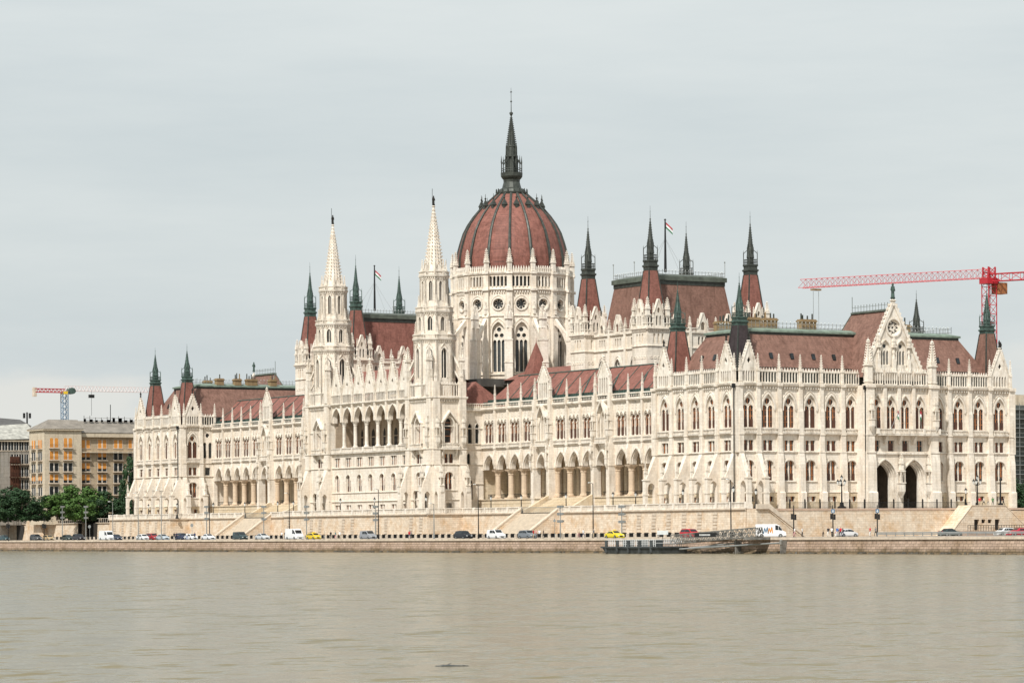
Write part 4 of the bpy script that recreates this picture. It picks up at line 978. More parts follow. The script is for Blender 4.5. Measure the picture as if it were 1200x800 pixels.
# -------------------------------------------------- assembly chambers beside the dome
def chamber(mir):
    global MIR; MIR = mir
    x0, x1, y0, y1 = 20.0, 44.8, 58.5, 82.0; h = 2.75
    wb, tb, gb, pb = MB(), MB(), MB(), MB()
    def tower(cx, cy):
        wb, tb = MB(), MB()
        for fr, s in ((Fr(cx-h, 0, 0, 1, -1, 0), cy), (Fr(0, cy-h, 1, 0, 0, -1), cx), (Fr(0, cy+h, 1, 0, 0, 1), cx), (Fr(cx+h, 0, 0, 1, 1, 0), cy)):
            fr.panel(wb, [(s-h, 33), (s+h, 33), (s+h, 45), (s-h, 45)], [rect(s+d, 41.9, .5, 43.8) for d in (-1, 0, 1)], 0, .3)
            fr.box(wb, s-2, s+2, -.6, -.3, 41.5, 44.2)
            string(tb, fr, s-h-.1, s+h+.1, 41.2, .25, .22); string(tb, fr, s-h-.15, s+h+.15, 44.6, .4, .45); corbels(tb, fr, s-h+.1, s+h-.1, 44.6, .4, .5, .25, .2)
            for d in (-1.8, -.9, 0, .9, 1.8): fr.strip(tb, circ(s+d, 39.0, .22, 7), .1, -.02, .1, True)
            # upper gabled storey
            fr.panel(wb, [(s-1.0, 45), (s+1.0, 45), (s+1.0, 48.0), (s, 50.7), (s-1.0, 48.0)], [arch(s-.42, 45.5, .42, 47.1, 47.5, 4), arch(s+.42, 45.5, .42, 47.1, 47.5, 4), arch(s, 48.1, .6, 48.6, 49.1, 4)], .1, .3)
            fr.slab(wb, [(s-1.0, 45), (s+1.0, 45), (s+1.0, 48.0), (s, 50.7), (s-1.0, 48.0)], -.75, -.6)
            for sg in (-1, 1): fr.strip(tb, [(s+1.1, 48.0), (s, 50.8)] if sg > 0 else [(s, 50.8), (s-1.1, 48.0)], .16, -.4, .22)
            for d in (-1.15, 1.15): 
                x, y, _ = fr.p(s+d, -.15, 0); add_pinnacle(tb, x, y, 45, 5.0, .42, crock=3)
            balustrade(tb, fr, s-h, s-1.3, 45.0, 1.0, -.05, .35, .12); balustrade(tb, fr, s+1.3, s+h, 45.0, 1.0, -.05, .35, .12)
        for sx in (-1, 1):
            for sy in (-1, 1):
                px, py = cx+sx*(h-.35), cy+sy*(h-.35)
                tb.sq(px, py, [(45, .5), (45.4, .5)])
                for ex in (-.32, .32):
                    for ey in (-.32, .32): tb.box(px+ex-.1, px+ex+.1, py+ey-.1, py+ey+.1, 45.4, 47.4)
                tb.sq(px, py, [(47.4, .55), (47.7, .55)]); add_pinnacle(tb, px, py, 47.0, 4.3, .75, crock=3)
        o = P('corner_tower', wb, M['stone'], ROOT); P('tower_carving', tb, M['carved'], o)
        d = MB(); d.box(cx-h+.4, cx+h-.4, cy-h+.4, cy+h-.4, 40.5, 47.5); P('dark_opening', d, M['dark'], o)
        turret_spire(cx, cy, 45.2, 2.35, 56.7, 1.02, 69.9, M['roof'], M['rib'] if not mir else M['verd'])
    for cx in (x0, x1):
        for cy in (y0, y1): tower(cx, cy)
    # walls between the towers
    sides = [(Fr(x0-.4, 0, 0, 1, -1, 0), y0+h, y1-h, 3), (Fr(0, y0-.4, 1, 0, 0, -1), x0+h, x1-h, 3), (Fr(0, y1+.4, 1, 0, 0, 1), x0+h, x1-h, 3), (Fr(x1+.4, 0, 0, 1, 1, 0), y0+h, y1-h, 3)]
    for fr, a, b, n in sides:
        w = (b-a)/n
        for i in range(n):
            c = a+w*(i+.5)
            fr.panel(wb, [(c-w/2, 33), (c+w/2, 33), (c+w/2, 44.6), (c-w/2, 44.6)], [arch(c, 34.6, 2.3, 37.6, 39.4, 6)]+[rect(c+d, 42.0, .5, 43.6) for d in (-.85, 0, .85)], 0, .4)
            fr.strip(tb, archline(c, 2.3, 37.6, 39.4, 6, 34.6), .22, -.02, .2); fr.strip(tb, archline(c, 3.0, 37.7, 40.0, 6, 37), .14, -.02, .12)
            fr.box(tb, c-.08, c+.08, -.35, -.15, 34.6, 38); fr.strip(tb, circ(c, 38.3, .42, 9), .1, -.35, -.15, True)
            fr.panel(wb, [(c-1.0, 44.6), (c+1.0, 44.6), (c+1.0, 45.6), (c, 48.4), (c-1.0, 45.6)], [arch(c, 45.0, 1.0, 46.0, 46.7, 5)], .15, .3)
            fr.slab(wb, [(c-1.0, 44.6), (c+1.0, 44.6), (c+1.0, 45.6), (c, 48.4), (c-1.0, 45.6)], -.8, -.7)
            fr.strip(tb, [(c+1.1, 45.5), (c, 48.5)], .18, -.5, .3); fr.strip(tb, [(c, 48.5), (c-1.1, 45.5)], .18, -.5, .3)
            for d in (-1.2, 1.2): x, y, _ = fr.p(c+d, 0, 0); add_pinnacle(tb, x, y, 44.4, 3.0, .36, crock=2)
            for s in (c-w/2,): pb = MB(); fr.box(pb, s-.3, s+.3, 0, .4, 33, 44.6); P('pilaster', pb, M['stone'], ROOT); x, y, _ = fr.p(s, .1, 0); add_pinnacle(tb, x, y, 44.4, 3.4, .5, crock=3)
            balustrade(tb, fr, c-w/2, c-1.2, 44.5, .9, .1, .35, .12); balustrade(tb, fr, c+1.2, c+w/2, 44.5, .9, .1, .35, .12)
        string(tb, fr, a, b, 41.1, .3, .3); string(tb, fr, a, b, 44.2, .35, .35); string(tb, fr, a, b, 34.0, .25, .25)
        d = MB(); fr.box(d, a, b, -.6, -.42, 34, 44.2); P('window_pane', d, M['lglass'], ROOT)
    P('wall', wb, M['stone'], ROOT); P('carved_trim', tb, M['carved'], ROOT)
    # roof
    X0, X1, Y0, Y1 = 22.2, 42.6, 60.8, 79.7
    mansard(X0, X1, Y0, Y1, 44.2, 1.75, 54.8, M['roofb'] if not mir else M['roof'], cornice=1.4, iy=1.6, label='steep red slate roof between four corner turrets')
    rb = MB(); a, b, c, d = X0+1.6, X1-1.6, Y0+1.5, Y1-1.5; z = 56.4
    for p in ((a, c, b, c), (b, c, b, d), (b, d, a, d), (a, d, a, c)): railing(rb, *p, z, 1.0, .8)
    for x, y in ((a, c), (b, c), (b, d), (a, d), ((a+b)/2, c), (a, (c+d)/2)): rb.tube((x, y, z), (x, y, z+3.0), .07, 5); rb.lathe(x, y, [(z+2.9, .05), (z+3.1, .2), (z+3.3, .03)], 5)
    P('roof_railing', rb, M['grey'], ROOT)
    MIR = False

# -------------------------------------------------- the dome
def the_dome():
    cx, cy, rw, N = 32.4, 133.3, 13.05, 16
    hs = math.tan(math.pi/N)*rw; wb, tb = MB(), MB()
    dr = MB()
    for k in range(N):
        a = 2*math.pi*(k)/N; n = (math.cos(a), math.sin(a)); t = (-n[1], n[0])
        F = Fr(cx+n[0]*rw, cy+n[1]*rw, t[0], t[1], n[0], n[1])
        za = 39.3
        F.panel(wb, [(-hs, 36.5), (hs, 36.5), (hs, 62.2), (-hs, 62.2)],
                [arch(0, za, 2.9, 48.2, 50.4, 8), circ(0, 54.4, 1.2, 16)]+[arch(-1.74+.87*i, 58.3, .55, 60.2, 60.6, 4) for i in range(5)], 0, .45)
        F.panel(tb, arch(0, za-.1, 3.1, 48.2, 50.6, 8), [arch(d, za+.1, .72, 46.0, 46.5, 4) for d in (-.95, 0, .95)]+[circ(-.62, 47.45, .46, 10), circ(.62, 47.45, .46, 10), circ(0, 48.75, .5, 10)], -.4, .25)
        F.panel(tb, circ(0, 54.4, 1.3, 16), [foil(0, 54.4, 1.1, 8, 4)], -.35, .22)
        F.strip(tb, archline(0, 2.9, 48.2, 50.4, 8, za), .3, -.02, .3); F.strip(tb, archline(0, 3.7, 48.3, 51.1, 8, 47.5), .16, -.02, .16)
        F.strip(tb, circ(0, 54.4, 1.2, 16), .28, -.02, .25, True); F.strip(tb, archline(0, 3.2, 54.4, 56.2, 8), .14, -.02, .14)
        string(tb, F, -hs, hs, 51.6, .25, .25); string(tb, F, -hs, hs, 57.4, .35, .5); corbels(tb, F, -hs+.3, hs-.3, 57.3, .6, .6, .35, .22); string(tb, F, -hs, hs, 38.6, .3, .3)
        F.prof(tb, -hs, hs, [(-.02, 61.0), (.25, 61.0), (.4, 61.3), (.4, 61.5), (-.02, 61.5)])
        for i in range(9): c = -hs+.3+(2*hs-.6)*i/8; F.box(tb, c-.13, c+.13, 0, .3, 61.5, 62.2); tb.add([F.p(c-.2, .3, 62.2), F.p(c+.2, .3, 62.2), F.p(c, .3, 62.9), F.p(c-.2, 0, 62.2), F.p(c+.2, 0, 62.2), F.p(c, 0, 62.9)], [(0,1,2),(3,5,4),(0,2,5,3),(1,4,5,2)])
        for i in range(6): c = -1.74-.435+.87*i; x, y, _ = F.p(c, .1, 0); tb.lathe(x, y, [(58.2, .15), (60.3, .13), (60.5, .2)], 5)
        # pier at the corner of each facet
        a2 = a+math.pi/N; n2 = (math.cos(a2), math.sin(a2)); t2 = (-n2[1], n2[0]); rc = rw/math.cos(math.pi/N)
        G = Fr(cx+n2[0]*rc, cy+n2[1]*rc, t2[0], t2[1], n2[0], n2[1])
        G.box(wb, -.72, .72, -.6, .85, 36.5, 51.6); G.box(wb, -.6, .6, -.6, .6, 51.6, 61.6)
        G.prof(wb, -.72, .72, [(-.02, 51.5), (.86, 51.5), (.58, 52.4), (-.02, 52.4)]); G.box(tb, -.75, .75, -.5, .95, 57.3, 57.8); G.box(tb, -.7, .7, -.5, .85, 61.0, 61.5)
        G.box(tb, -.8, .8, -.5, 1.0, 51.4, 51.7); G.box(tb, -.45, .45, .5, .8, 46, 50)
        x, y, _ = G.p(0, .15, 0)
        add_pinnacle(tb, x, y, 61.4, 5.4, .82, crock=4); add_pinnacle(tb, *G.p(0, .75, 0)[:2], 52.0, 3.0, .5, crock=2)
        # flying buttress piers between the chambers and the river front (outer ring)
        deg = (math.degrees(a2)+360) % 360
        if 168 < deg < 192 or 213 < deg < 237.5 or 258 < deg < 282 or 303 < deg < 327 or 124 < deg < 147 or 78 < deg < 102 or 33 < deg < 57 or deg > 348 or deg < 12:
            if 240 < deg < 256: continue
            ro = 6.2
            G.box(wb, -.9, .9, ro-1.0, ro+1.0, 36, 46.2); G.box(tb, -1.0, 1.0, ro-1.1, ro+1.1, 45.9, 46.2); G.box(tb, -1.0, 1.0, ro-1.1, ro+1.1, 41, 41.25)
            G.box(wb, -.7, .7, ro-.8, ro+.8, 46.2, 48.6); x, y, _ = G.p(0, ro, 0)
            add_pinnacle(tb, x, y, 48.4, 5.6, 1.25, crock=5)
            fb = MB()
            pts = [(.5, 51.6), (.5, 50.2)]
            for i in range(7):
                q = i/6; pts.append((.5+(ro-1.2)*q, 50.0-6.8*q*q-.3))
            pts += [(ro-.7, 43.2), (ro-.7, 46.6)]
            G.prof(fb, -.38, .38, pts)
            P('flying_buttress', fb, M['stone'], ROOT)
    dm = MB(); dm.lathe(cx, cy, [(36, 12.3), (61.8, 12.3)], 32, cap=True); 
    gl = P('drum_glazing', dm, M['lglass'], ROOT)
    P('drum', wb, M['stone'], ROOT); P('drum_carving', tb, M['carved'], ROOT)
    prof = [(61.6, 12.35), (63, 12.45), (65, 12.4), (67, 12.05), (69, 11.5), (71.1, 10.8), (73, 9.8), (74.8, 8.55), (76.6, 7.0), (78, 5.5), (79.2, 4.1), (80.1, 3.1)]
    d = MB(); d.smooth = False
    d.lathe(cx, cy, prof, 32, math.pi/32)
    dome = P('dome', d, M['dome'], ROOT, 'dull red slate dome with dark ribs')
    for k in range(N):
        a = 2*math.pi*(k+.5)/N; n = (math.cos(a), math.sin(a)); t = (-n[1], n[0]); r = MB(); rings = []
        for z, rr in prof:
            w = .30 if z < 70 else .26; q = rr+.06
            rings.append([(cx+n[0]*(q-.3)+t[0]*w, cy+n[1]*(q-.3)+t[1]*w, z), (cx+n[0]*(q+.2)+t[0]*w, cy+n[1]*(q+.2)+t[1]*w, z+.05), (cx+n[0]*(q+.32), cy+n[1]*(q+.32), z+.07), (cx+n[0]*(q+.2)-t[0]*w, cy+n[1]*(q+.2)-t[1]*w, z+.05), (cx+n[0]*(q-.3)-t[0]*w, cy+n[1]*(q-.3)-t[1]*w, z)])
        r.rings(rings)
        P('rib', r, M['rib'], dome)
        l = MB(); a = 2*math.pi*k/N; x, y = cx+6.9*math.cos(a), cy+6.9*math.sin(a)     # lucarnes near the crown
        l.sq(x, y, [(76.0, .42), (76.9, .42), (77.0, .55), (77.15, .5), (78.3, .08), (78.6, .18), (78.8, .05), (79.6, .03)])
        P('lucarne', l, M['rib'], dome)
    ln = MB()
    ln.lathe(cx, cy, [(79.4, 3.4), (79.9, 3.6), (80.2, 3.7), (80.35, 3.3), (80.9, 3.0), (81.3, 2.2), (82.6, 1.85), (83.2, 1.9), (83.5, 2.2), (83.9, 2.45), (84.7, 2.5), (84.75, 2.1)], 16)
    for k in range(16):
        a = 2*math.pi*k/16; x, y = cx+3.5*math.cos(a), cy+3.5*math.sin(a); ln.sq(x, y, [(80.2, .12), (80.9, .1), (81.1, .02)])
    for k in range(8):
        a = 2*math.pi*k/8+R(22.5); c_, s_ = math.cos(a), math.sin(a)
        ln.tube((cx+2.3*c_, cy+2.3*s_, 84.6), (cx+2.3*c_, cy+2.3*s_, 87.2), .13, 5); ln.lathe(cx+2.3*c_, cy+2.3*s_, [(87, .2), (87.4, .14), (88.6, .02)], 5)
        ln.tube((cx+2.3*c_, cy+2.3*s_, 86.6), (cx+1.3*c_, cy+1.3*s_, 88.0), .1, 4)
        ln.tube((cx+1.25*c_, cy+1.25*s_, 84.6), (cx+1.25*c_, cy+1.25*s_, 88.4), .2, 5)
        a1 = a+math.pi/4
        for zz in (85.2, 85.7): ln.tube((cx+2.3*c_, cy+2.3*s_, zz), (cx+2.3*math.cos(a1), cy+2.3*math.sin(a1), zz), .06, 4)
        ln.lathe(cx+1.15*c_, cy+1.15*s_, [(88.4, .22), (90.6, .16), (91.4, .02)], 5)
    ln.lathe(cx, cy, [(84.7, 1.0), (88.2, 1.0), (88.3, 1.45), (88.6, 1.45), (88.7, 1.15), (90.5, 1.05), (90.6, 1.2), (90.8, 1.0), (97.5, .14), (97.7, .22), (98, .4), (98.3, .4), (98.5, .1), (100.6, .07), (100.7, .22), (100.9, .22), (101, .06), (102.8, .05), (102.9, .3), (103.1, .05), (103.9, .02)], 12)
    for i in range(14):
        t = i/14; zz = 91.2+6.2*t; rr = 1.0*(1-t)+.14
        for j in range(8):
            a = math.pi/4*j; ln.box(cx+rr*math.cos(a)-.08, cx+rr*math.cos(a)+.08, cy+rr*math.sin(a)-.08, cy+rr*math.sin(a)+.08, zz, zz+.22)
    P('lantern', ln, M['rib'], dome)
    # low roofs and turrets round the foot of the drum
    b = MB(); b.sq(cx, cy, [(35.5, 20.5), (37.2, 20.5)]); P('drum_base', b, M['flat'], ROOT)
    bb = MB()
    for x, y in ((20.6, 104.0), (20.6, 162.6)):
        q = MB(); q.box(x-2, x+2, y-2, y+2, 33, 37.6); P('wall', q, M['stone'], ROOT)
        q = MB(); q.sq(x, y, [(37.6, 2.1), (44.6, .1)]); q.lathe(x, y, [(44.4, .12), (45.6, .03)], 5); P('turret_roof', q, M['roof'], ROOT)
    for (ya, yb) in ((85, 112), (154.6, 181.6)):
        q = MB(); q.add([(17, ya, 36.8), (17, yb, 36.8), (24, yb, 39.4), (24, ya, 39.4), (40, ya, 39.4), (40, yb, 39.4), (48, ya, 36.8), (48, yb, 36.8)], [(0, 3, 2, 1), (3, 4, 5, 2), (4, 6, 7, 5), (0, 6, 4, 3), (1, 2, 5, 7)])
        P('link_roof', q, M['roof'], ROOT)
    for x, y in ((16, 119), (15, 127), (15, 140), (16.5, 148)): q = MB(); q.box(x-1.1, x+1.1, y-1.6, y+1.6, 31, 34.6); P('roof_plant_room', q, M['brickc'], ROOT)

pavilion(False); pavilion(True); south_block(); wing(False); wing(True); centre(); river_tower(False); river_tower(True); chamber(False); chamber(True); the_dome()
# rain-water pipes on the corners
for (x, y, zt) in ((-.95, -.2, 31), (27.0, -3.2, 31), (-.95, 239.6, 31)):
    m = MB(); m.tube((x, y, 8), (x, y, zt-.8), .10, 6); m.box(x-.26, x+.26, y-.24, y+.24, zt-.9, zt-.1); P('downpipe', m, M['iron'], ROOT)
# ================================================================== CAMERA, LIGHT, SKY
ALPHA = math.atan(2230/3700.)
CX, CY, CZ = -334.97, -475.31, 3.8
cam = bpy.data.cameras.new('camera'); co = bpy.data.objects.new('camera', cam); COL.objects.link(co)
cam.sensor_width = 36; cam.lens = 36*3700/1200; cam.shift_y = 224/1200; cam.clip_start = 1; cam.clip_end = 9000
co.location = (CX, CY, CZ)
fwd = Vector((math.sin(ALPHA), math.cos(ALPHA), 0))
roll = .007
right = Vector((math.cos(ALPHA), -math.sin(ALPHA), 0)); up = Vector((0, 0, 1))
r2 = right*math.cos(roll)-up*math.sin(roll); u2 = up*math.cos(roll)+right*math.sin(roll)
mt = Matrix((r2, u2, -fwd)).transposed().to_4x4(); mt.translation = co.location
co.matrix_world = mt
scene.camera = co
def ray(px, py):
    """direction through a pixel of the 1200x800 photograph (used while measuring where things stand)"""
    dx, dy = px-600, 624-py; X = (dx+roll*dy)/3700; Z = (dy-roll*dx)/3700
    return (X*math.cos(ALPHA)+math.sin(ALPHA), -X*math.sin(ALPHA)+math.cos(ALPHA), Z)
def at(px, py=600, x=None, y=None, z=None):
    r = ray(px, py)
    ox, oy, oz = -334.97, -475.31, 3.8
    t = (x-ox)/r[0] if x is not None else (y-oy)/r[1] if y is not None else (z-oz)/r[2]
    return (ox+t*r[0], oy+t*r[1], oz+t*r[2])

SUN_EL, SUN_AZ = R(49), (-.82, -.57)
sd = Vector((SUN_AZ[0]*math.cos(SUN_EL), SUN_AZ[1]*math.cos(SUN_EL), math.sin(SUN_EL))).normalized()
sl = bpy.data.lights.new('sun', 'SUN'); sl.energy = 4.7; sl.angle = R(2.0); sl.color = (1, .97, .915)
so = bpy.data.objects.new('sun', sl); COL.objects.link(so); so.location = (-100, -100, 200)
so.rotation_euler = sd.to_track_quat('Z', 'Y').to_euler()
w = bpy.data.worlds.new('World'); scene.world = w; w.use_nodes = True
nt = w.node_tree; bg = nt.nodes['Background']; L = nt.links.new
sky = nt.nodes.new('ShaderNodeTexSky'); sky.sky_type = 'NISHITA'; sky.sun_disc = False
sky.sun_elevation = SUN_EL; sky.sun_rotation = math.atan2(SUN_AZ[0], SUN_AZ[1]); sky.air_density = 1.4; sky.dust_density = 3.5
tc = nt.nodes.new('ShaderNodeTexCoord')
mp = nt.nodes.new('ShaderNodeMapping'); mp.inputs['Scale'].default_value = (2.0, 2.0, 13); mp.inputs['Rotation'].default_value = (R(1.0), R(2.0), 0)
L(tc.outputs['Generated'], mp.inputs['Vector'])
n1 = nt.nodes.new('ShaderNodeTexNoise'); n1.inputs['Scale'].default_value = 1.6; n1.inputs['Detail'].default_value = 9; n1.inputs['Roughness'].default_value = .58; L(mp.outputs[0], n1.inputs['Vector'])
cr = nt.nodes.new('ShaderNodeValToRGB'); e = cr.color_ramp.elements
e[0].position = .32; e[0].color = (5.75, 6.4, 6.65, 1); e[1].position = .70; e[1].color = (7.2, 7.65, 7.65, 1)
L(n1.outputs['Fac'], cr.inputs[0])
# low cumulus banks near the horizon
mp2 = nt.nodes.new('ShaderNodeMapping'); mp2.inputs['Scale'].default_value = (9, 9, 22); mp2.inputs['Location'].default_value = (.3, .1, 0); L(tc.outputs['Generated'], mp2.inputs['Vector'])
n2 = nt.nodes.new('ShaderNodeTexNoise'); n2.inputs['Scale'].default_value = 1.3; n2.inputs['Detail'].default_value = 7; n2.inputs['Roughness'].default_value = .5; L(mp2.outputs[0], n2.inputs['Vector'])
sp_ = nt.nodes.new('ShaderNodeSeparateXYZ'); L(tc.outputs['Generated'], sp_.inputs[0])
lo = nt.nodes.new('ShaderNodeMapRange'); lo.inputs['From Min'].default_value = .035; lo.inputs['From Max'].default_value = .085; lo.inputs['To Min'].default_value = .25; lo.inputs['To Max'].default_value = -.35
L(sp_.outputs[2], lo.inputs['Value'])
ad = nt.nodes.new('ShaderNodeMath'); ad.operation = 'ADD'; L(n2.outputs['Fac'], ad.inputs[0]); L(lo.outputs[0], ad.inputs[1])
r3 = nt.nodes.new('ShaderNodeMapRange'); r3.interpolation_type = 'SMOOTHSTEP'; r3.inputs['From Min'].default_value = .56; r3.inputs['From Max'].default_value = .74; r3.inputs['To Max'].default_value = .8
L(ad.outputs[0], r3.inputs['Value'])
mxc = nt.nodes.new('ShaderNodeMix'); mxc.data_type = 'RGBA'; L(r3.outputs[0], mxc.inputs[0]); L(cr.outputs[0], mxc.inputs[6]); mxc.inputs[7].default_value = (7.9, 7.9, 7.5, 1)
mx = nt.nodes.new('ShaderNodeMix'); mx.data_type = 'RGBA'; mx.inputs[0].default_value = .9
L(sky.outputs[0], mx.inputs[6]); L(mxc.outputs[2], mx.inputs[7]); L(mx.outputs[2], bg.inputs['Color'])
bg.inputs['Strength'].default_value = .106
vs = scene.view_settings; vs.view_transform = 'Standard'; vs.look = 'None'; vs.exposure = 0; vs.gamma = 1; vs.use_curve_mapping = False

# ================================================================== RIVER, EMBANKMENT, TERRACES
def water_mat():
    m, nt, b = new_mat('river_water'); L = nt.links.new
    g = node(nt, 'ShaderNodeNewGeometry')
    # foreshortened ripples: wavelets a few decimetres long, plus broad patches of calmer and rougher water
    def wob(scale, seed, det=6):
        q = node(nt, 'ShaderNodeMapping'); q.inputs['Location'].default_value = (seed, seed*2, 0); q.inputs['Rotation'].default_value = (0, 0, -.54); q.inputs['Scale'].default_value = (.75, 1.0, 1); L(g.outputs['Position'], q.inputs['Vector'])
        n = node(nt, 'ShaderNodeTexNoise'); n.inputs['Scale'].default_value = scale; n.inputs['Detail'].default_value = det; n.inputs['Roughness'].default_value = .62; L(q.outputs[0], n.inputs['Vector'])
        v = node(nt, 'ShaderNodeVectorMath', operation='SUBTRACT'); v.inputs[1].default_value = (.5, .5, .5); L(n.outputs['Color'], v.inputs[0]); return v
    v1, v2 = wob(1.3, 3, 3), wob(.33, 11, 5)
    vm = node(nt, 'ShaderNodeMapping'); vm.inputs['Scale'].default_value = (.03, .012, 1); vm.inputs['Rotation'].default_value = (0, 0, .5); L(g.outputs['Position'], vm.inputs['Vector'])
    n2 = node(nt, 'ShaderNodeTexNoise'); n2.inputs['Scale'].default_value = 1; n2.inputs['Detail'].default_value = 6; L(vm.outputs[0], n2.inputs['Vector'])
    r = node(nt, 'ShaderNodeMapRange'); r.inputs['From Min'].default_value = .35; r.inputs['From Max'].default_value = .65; r.inputs['To Min'].default_value = 1.0; r.inputs['To Max'].default_value = 1.9; L(n2.outputs['Fac'], r.inputs['Value'])
    s1 = node(nt, 'ShaderNodeVectorMath', operation='SCALE'); L(v1.outputs[0], s1.inputs[0]); L(r.outputs[0], s1.inputs['Scale'])
    s2 = node(nt, 'ShaderNodeVectorMath', operation='SCALE'); L(v2.outputs[0], s2.inputs[0]); s2.inputs['Scale'].default_value = 1.5
    sa = node(nt, 'ShaderNodeVectorMath', operation='ADD'); L(s1.outputs[0], sa.inputs[0]); L(s2.outputs[0], sa.inputs[1])
    sm = node(nt, 'ShaderNodeVectorMath', operation='MULTIPLY'); L(sa.outputs[0], sm.inputs[0]); sm.inputs[1].default_value = (1, 1, 0)
    sn = node(nt, 'ShaderNodeVectorMath', operation='ADD'); L(sm.outputs[0], sn.inputs[0]); sn.inputs[1].default_value = (0, 0, 1)
    no = node(nt, 'ShaderNodeVectorMath', operation='NORMALIZE'); L(sn.outputs[0], no.inputs[0]); L(no.outputs[0], b.inputs['Normal'])
    cr = node(nt, 'ShaderNodeMix', data_type='RGBA'); L(n2.outputs['Fac'], cr.inputs[0]); cr.inputs[6].default_value = (.15, .122, .064, 1); cr.inputs[7].default_value = (.20, .168, .096, 1)
    L(cr.outputs[2], b.inputs['Base Color'])
    b.inputs['Roughness'].default_value = .2; b.inputs['IOR'].default_value = 1.33; b.inputs['Specular IOR Level'].default_value = .5
    return m
M['water'] = water_mat()
def struct(name, mb, mat):
    o = link(name, mb.mesh(name, mat)); o['kind'] = 'structure'; return o
WZ, QX, QZ, TZ = .12, -32.0, 2.6, 7.86
m = MB(); m.quad((-2600, -3000, WZ), (QX+.5, -3000, WZ), (QX+.5, 4000, WZ), (-2600, 4000, WZ)); struct('river', m, M['water'])
m = MB(); m.quad((QX+.3, -1500, QZ-.15), (3500, -1500, QZ-.15), (3500, 4500, QZ-.15), (QX+.3, 4500, QZ-.15)); struct('ground', m, M['ground'])
m = MB(); m.quad((-27.5, -900, QZ-.0), (-14, -900, QZ), (-14, 1200, QZ), (-27.5, 1200, QZ)); struct('road', m, M['asphalt'])
m = MB(); m.box(QX+.9, -27.5, -900, 1200, QZ-.2, QZ+.12); m.box(-14, -7, -900, 1200, QZ-.2, QZ+.12); m.box(-7, 40, -900, -9.9, QZ-.2, QZ+.118); m.box(40, 400, -900, -9.9, QZ-.2, QZ+.05); m.box(-7, 0, -10, 1200, QZ-.2, QZ+.116); struct('pavement', m, M['paving'])
m = MB(); y = -300
while y < 420: m.box(-20.85, -20.7, y, y+3, QZ+.002, QZ+.006); y += 7
struct('lane_marking', m, M['white'])
q = MB(); q.rings([[(QX-.6, -900, WZ-1.5), (QX+1.0, -900, WZ-1.5), (QX+1.0, -900, QZ-.25), (QX, -900, QZ-.25)], [(QX-.6, 1200, WZ-1.5), (QX+1.0, 1200, WZ-1.5), (QX+1.0, 1200, QZ-.25), (QX, 1200, QZ-.25)]])
qw = link('quay_wall', q.mesh('quay_wall', M['quay'])); tag(qw, 'long low brown stone quay wall rising from the river', 'wall')
q = MB(); y = -300
while y < 420:
    l = rnd.uniform(1.6, 2.2); q.box(QX-.22, QX+1.0, y+.015, y+l-.015, QZ-.25, QZ+.15+rnd.uniform(-.015, .015)); y += l
o = link('coping', q.mesh('coping', M['coping']), qw)
m = MB()
rr = random.Random(3)
for i in range(520):
    y = rr.uniform(-190, 330); s = rr.uniform(.25, .8); x = QX-.6-rr.uniform(0, .9)
    m.lathe(x, y, [(WZ-.4, s), (WZ+rr.uniform(.0, .22), s*.8), (WZ+rr.uniform(.1, .35), s*.3)], 6, rr.random())
o = link('foot_stone', m.mesh('foot_stone', M['iron'] if False else plain('wet_stone', (.06, .05, .035), .6, var=.5, scale=2)), qw); o['kind'] = 'stuff'

# terraces the palace stands on
def wall_line(pts, z0, z1, mb, bat=.25):
    """battered retaining wall along a polyline (outside on the left when walking)"""
    for (x0, y0), (x1, y1) in zip(pts, pts[1:]):
        L_ = math.hypot(x1-x0, y1-y0); nx, ny = -(y1-y0)/L_, (x1-x0)/L_
        f = Fr(x0, y0, (x1-x0)/L_, (y1-y0)/L_, nx, ny)
        f.prof(mb, 0, L_, [(-1.2, z0), (bat, z0), (.02, z1), (-1.2, z1)])
PL = [(-5.3, -10), (-5.3, 31.5), (-.2, 31.5), (-.2, 100.2), (-8.7, 100.2), (-8.7, 166.4), (-.2, 166.4), (-.2, 235.1), (-5.3, 235.1), (-5.3, 271.5), (-3.5, 272), (-3.5, 640)]
tw = thing('terrace_wall', 'pale stone retaining wall with balustrade holding up the terrace under the parliament', 'wall', (-5.3, 133.3, QZ)); ROOTS.add(tw.name)
m, c, b, qn = MB(), MB(), MB(), MB()
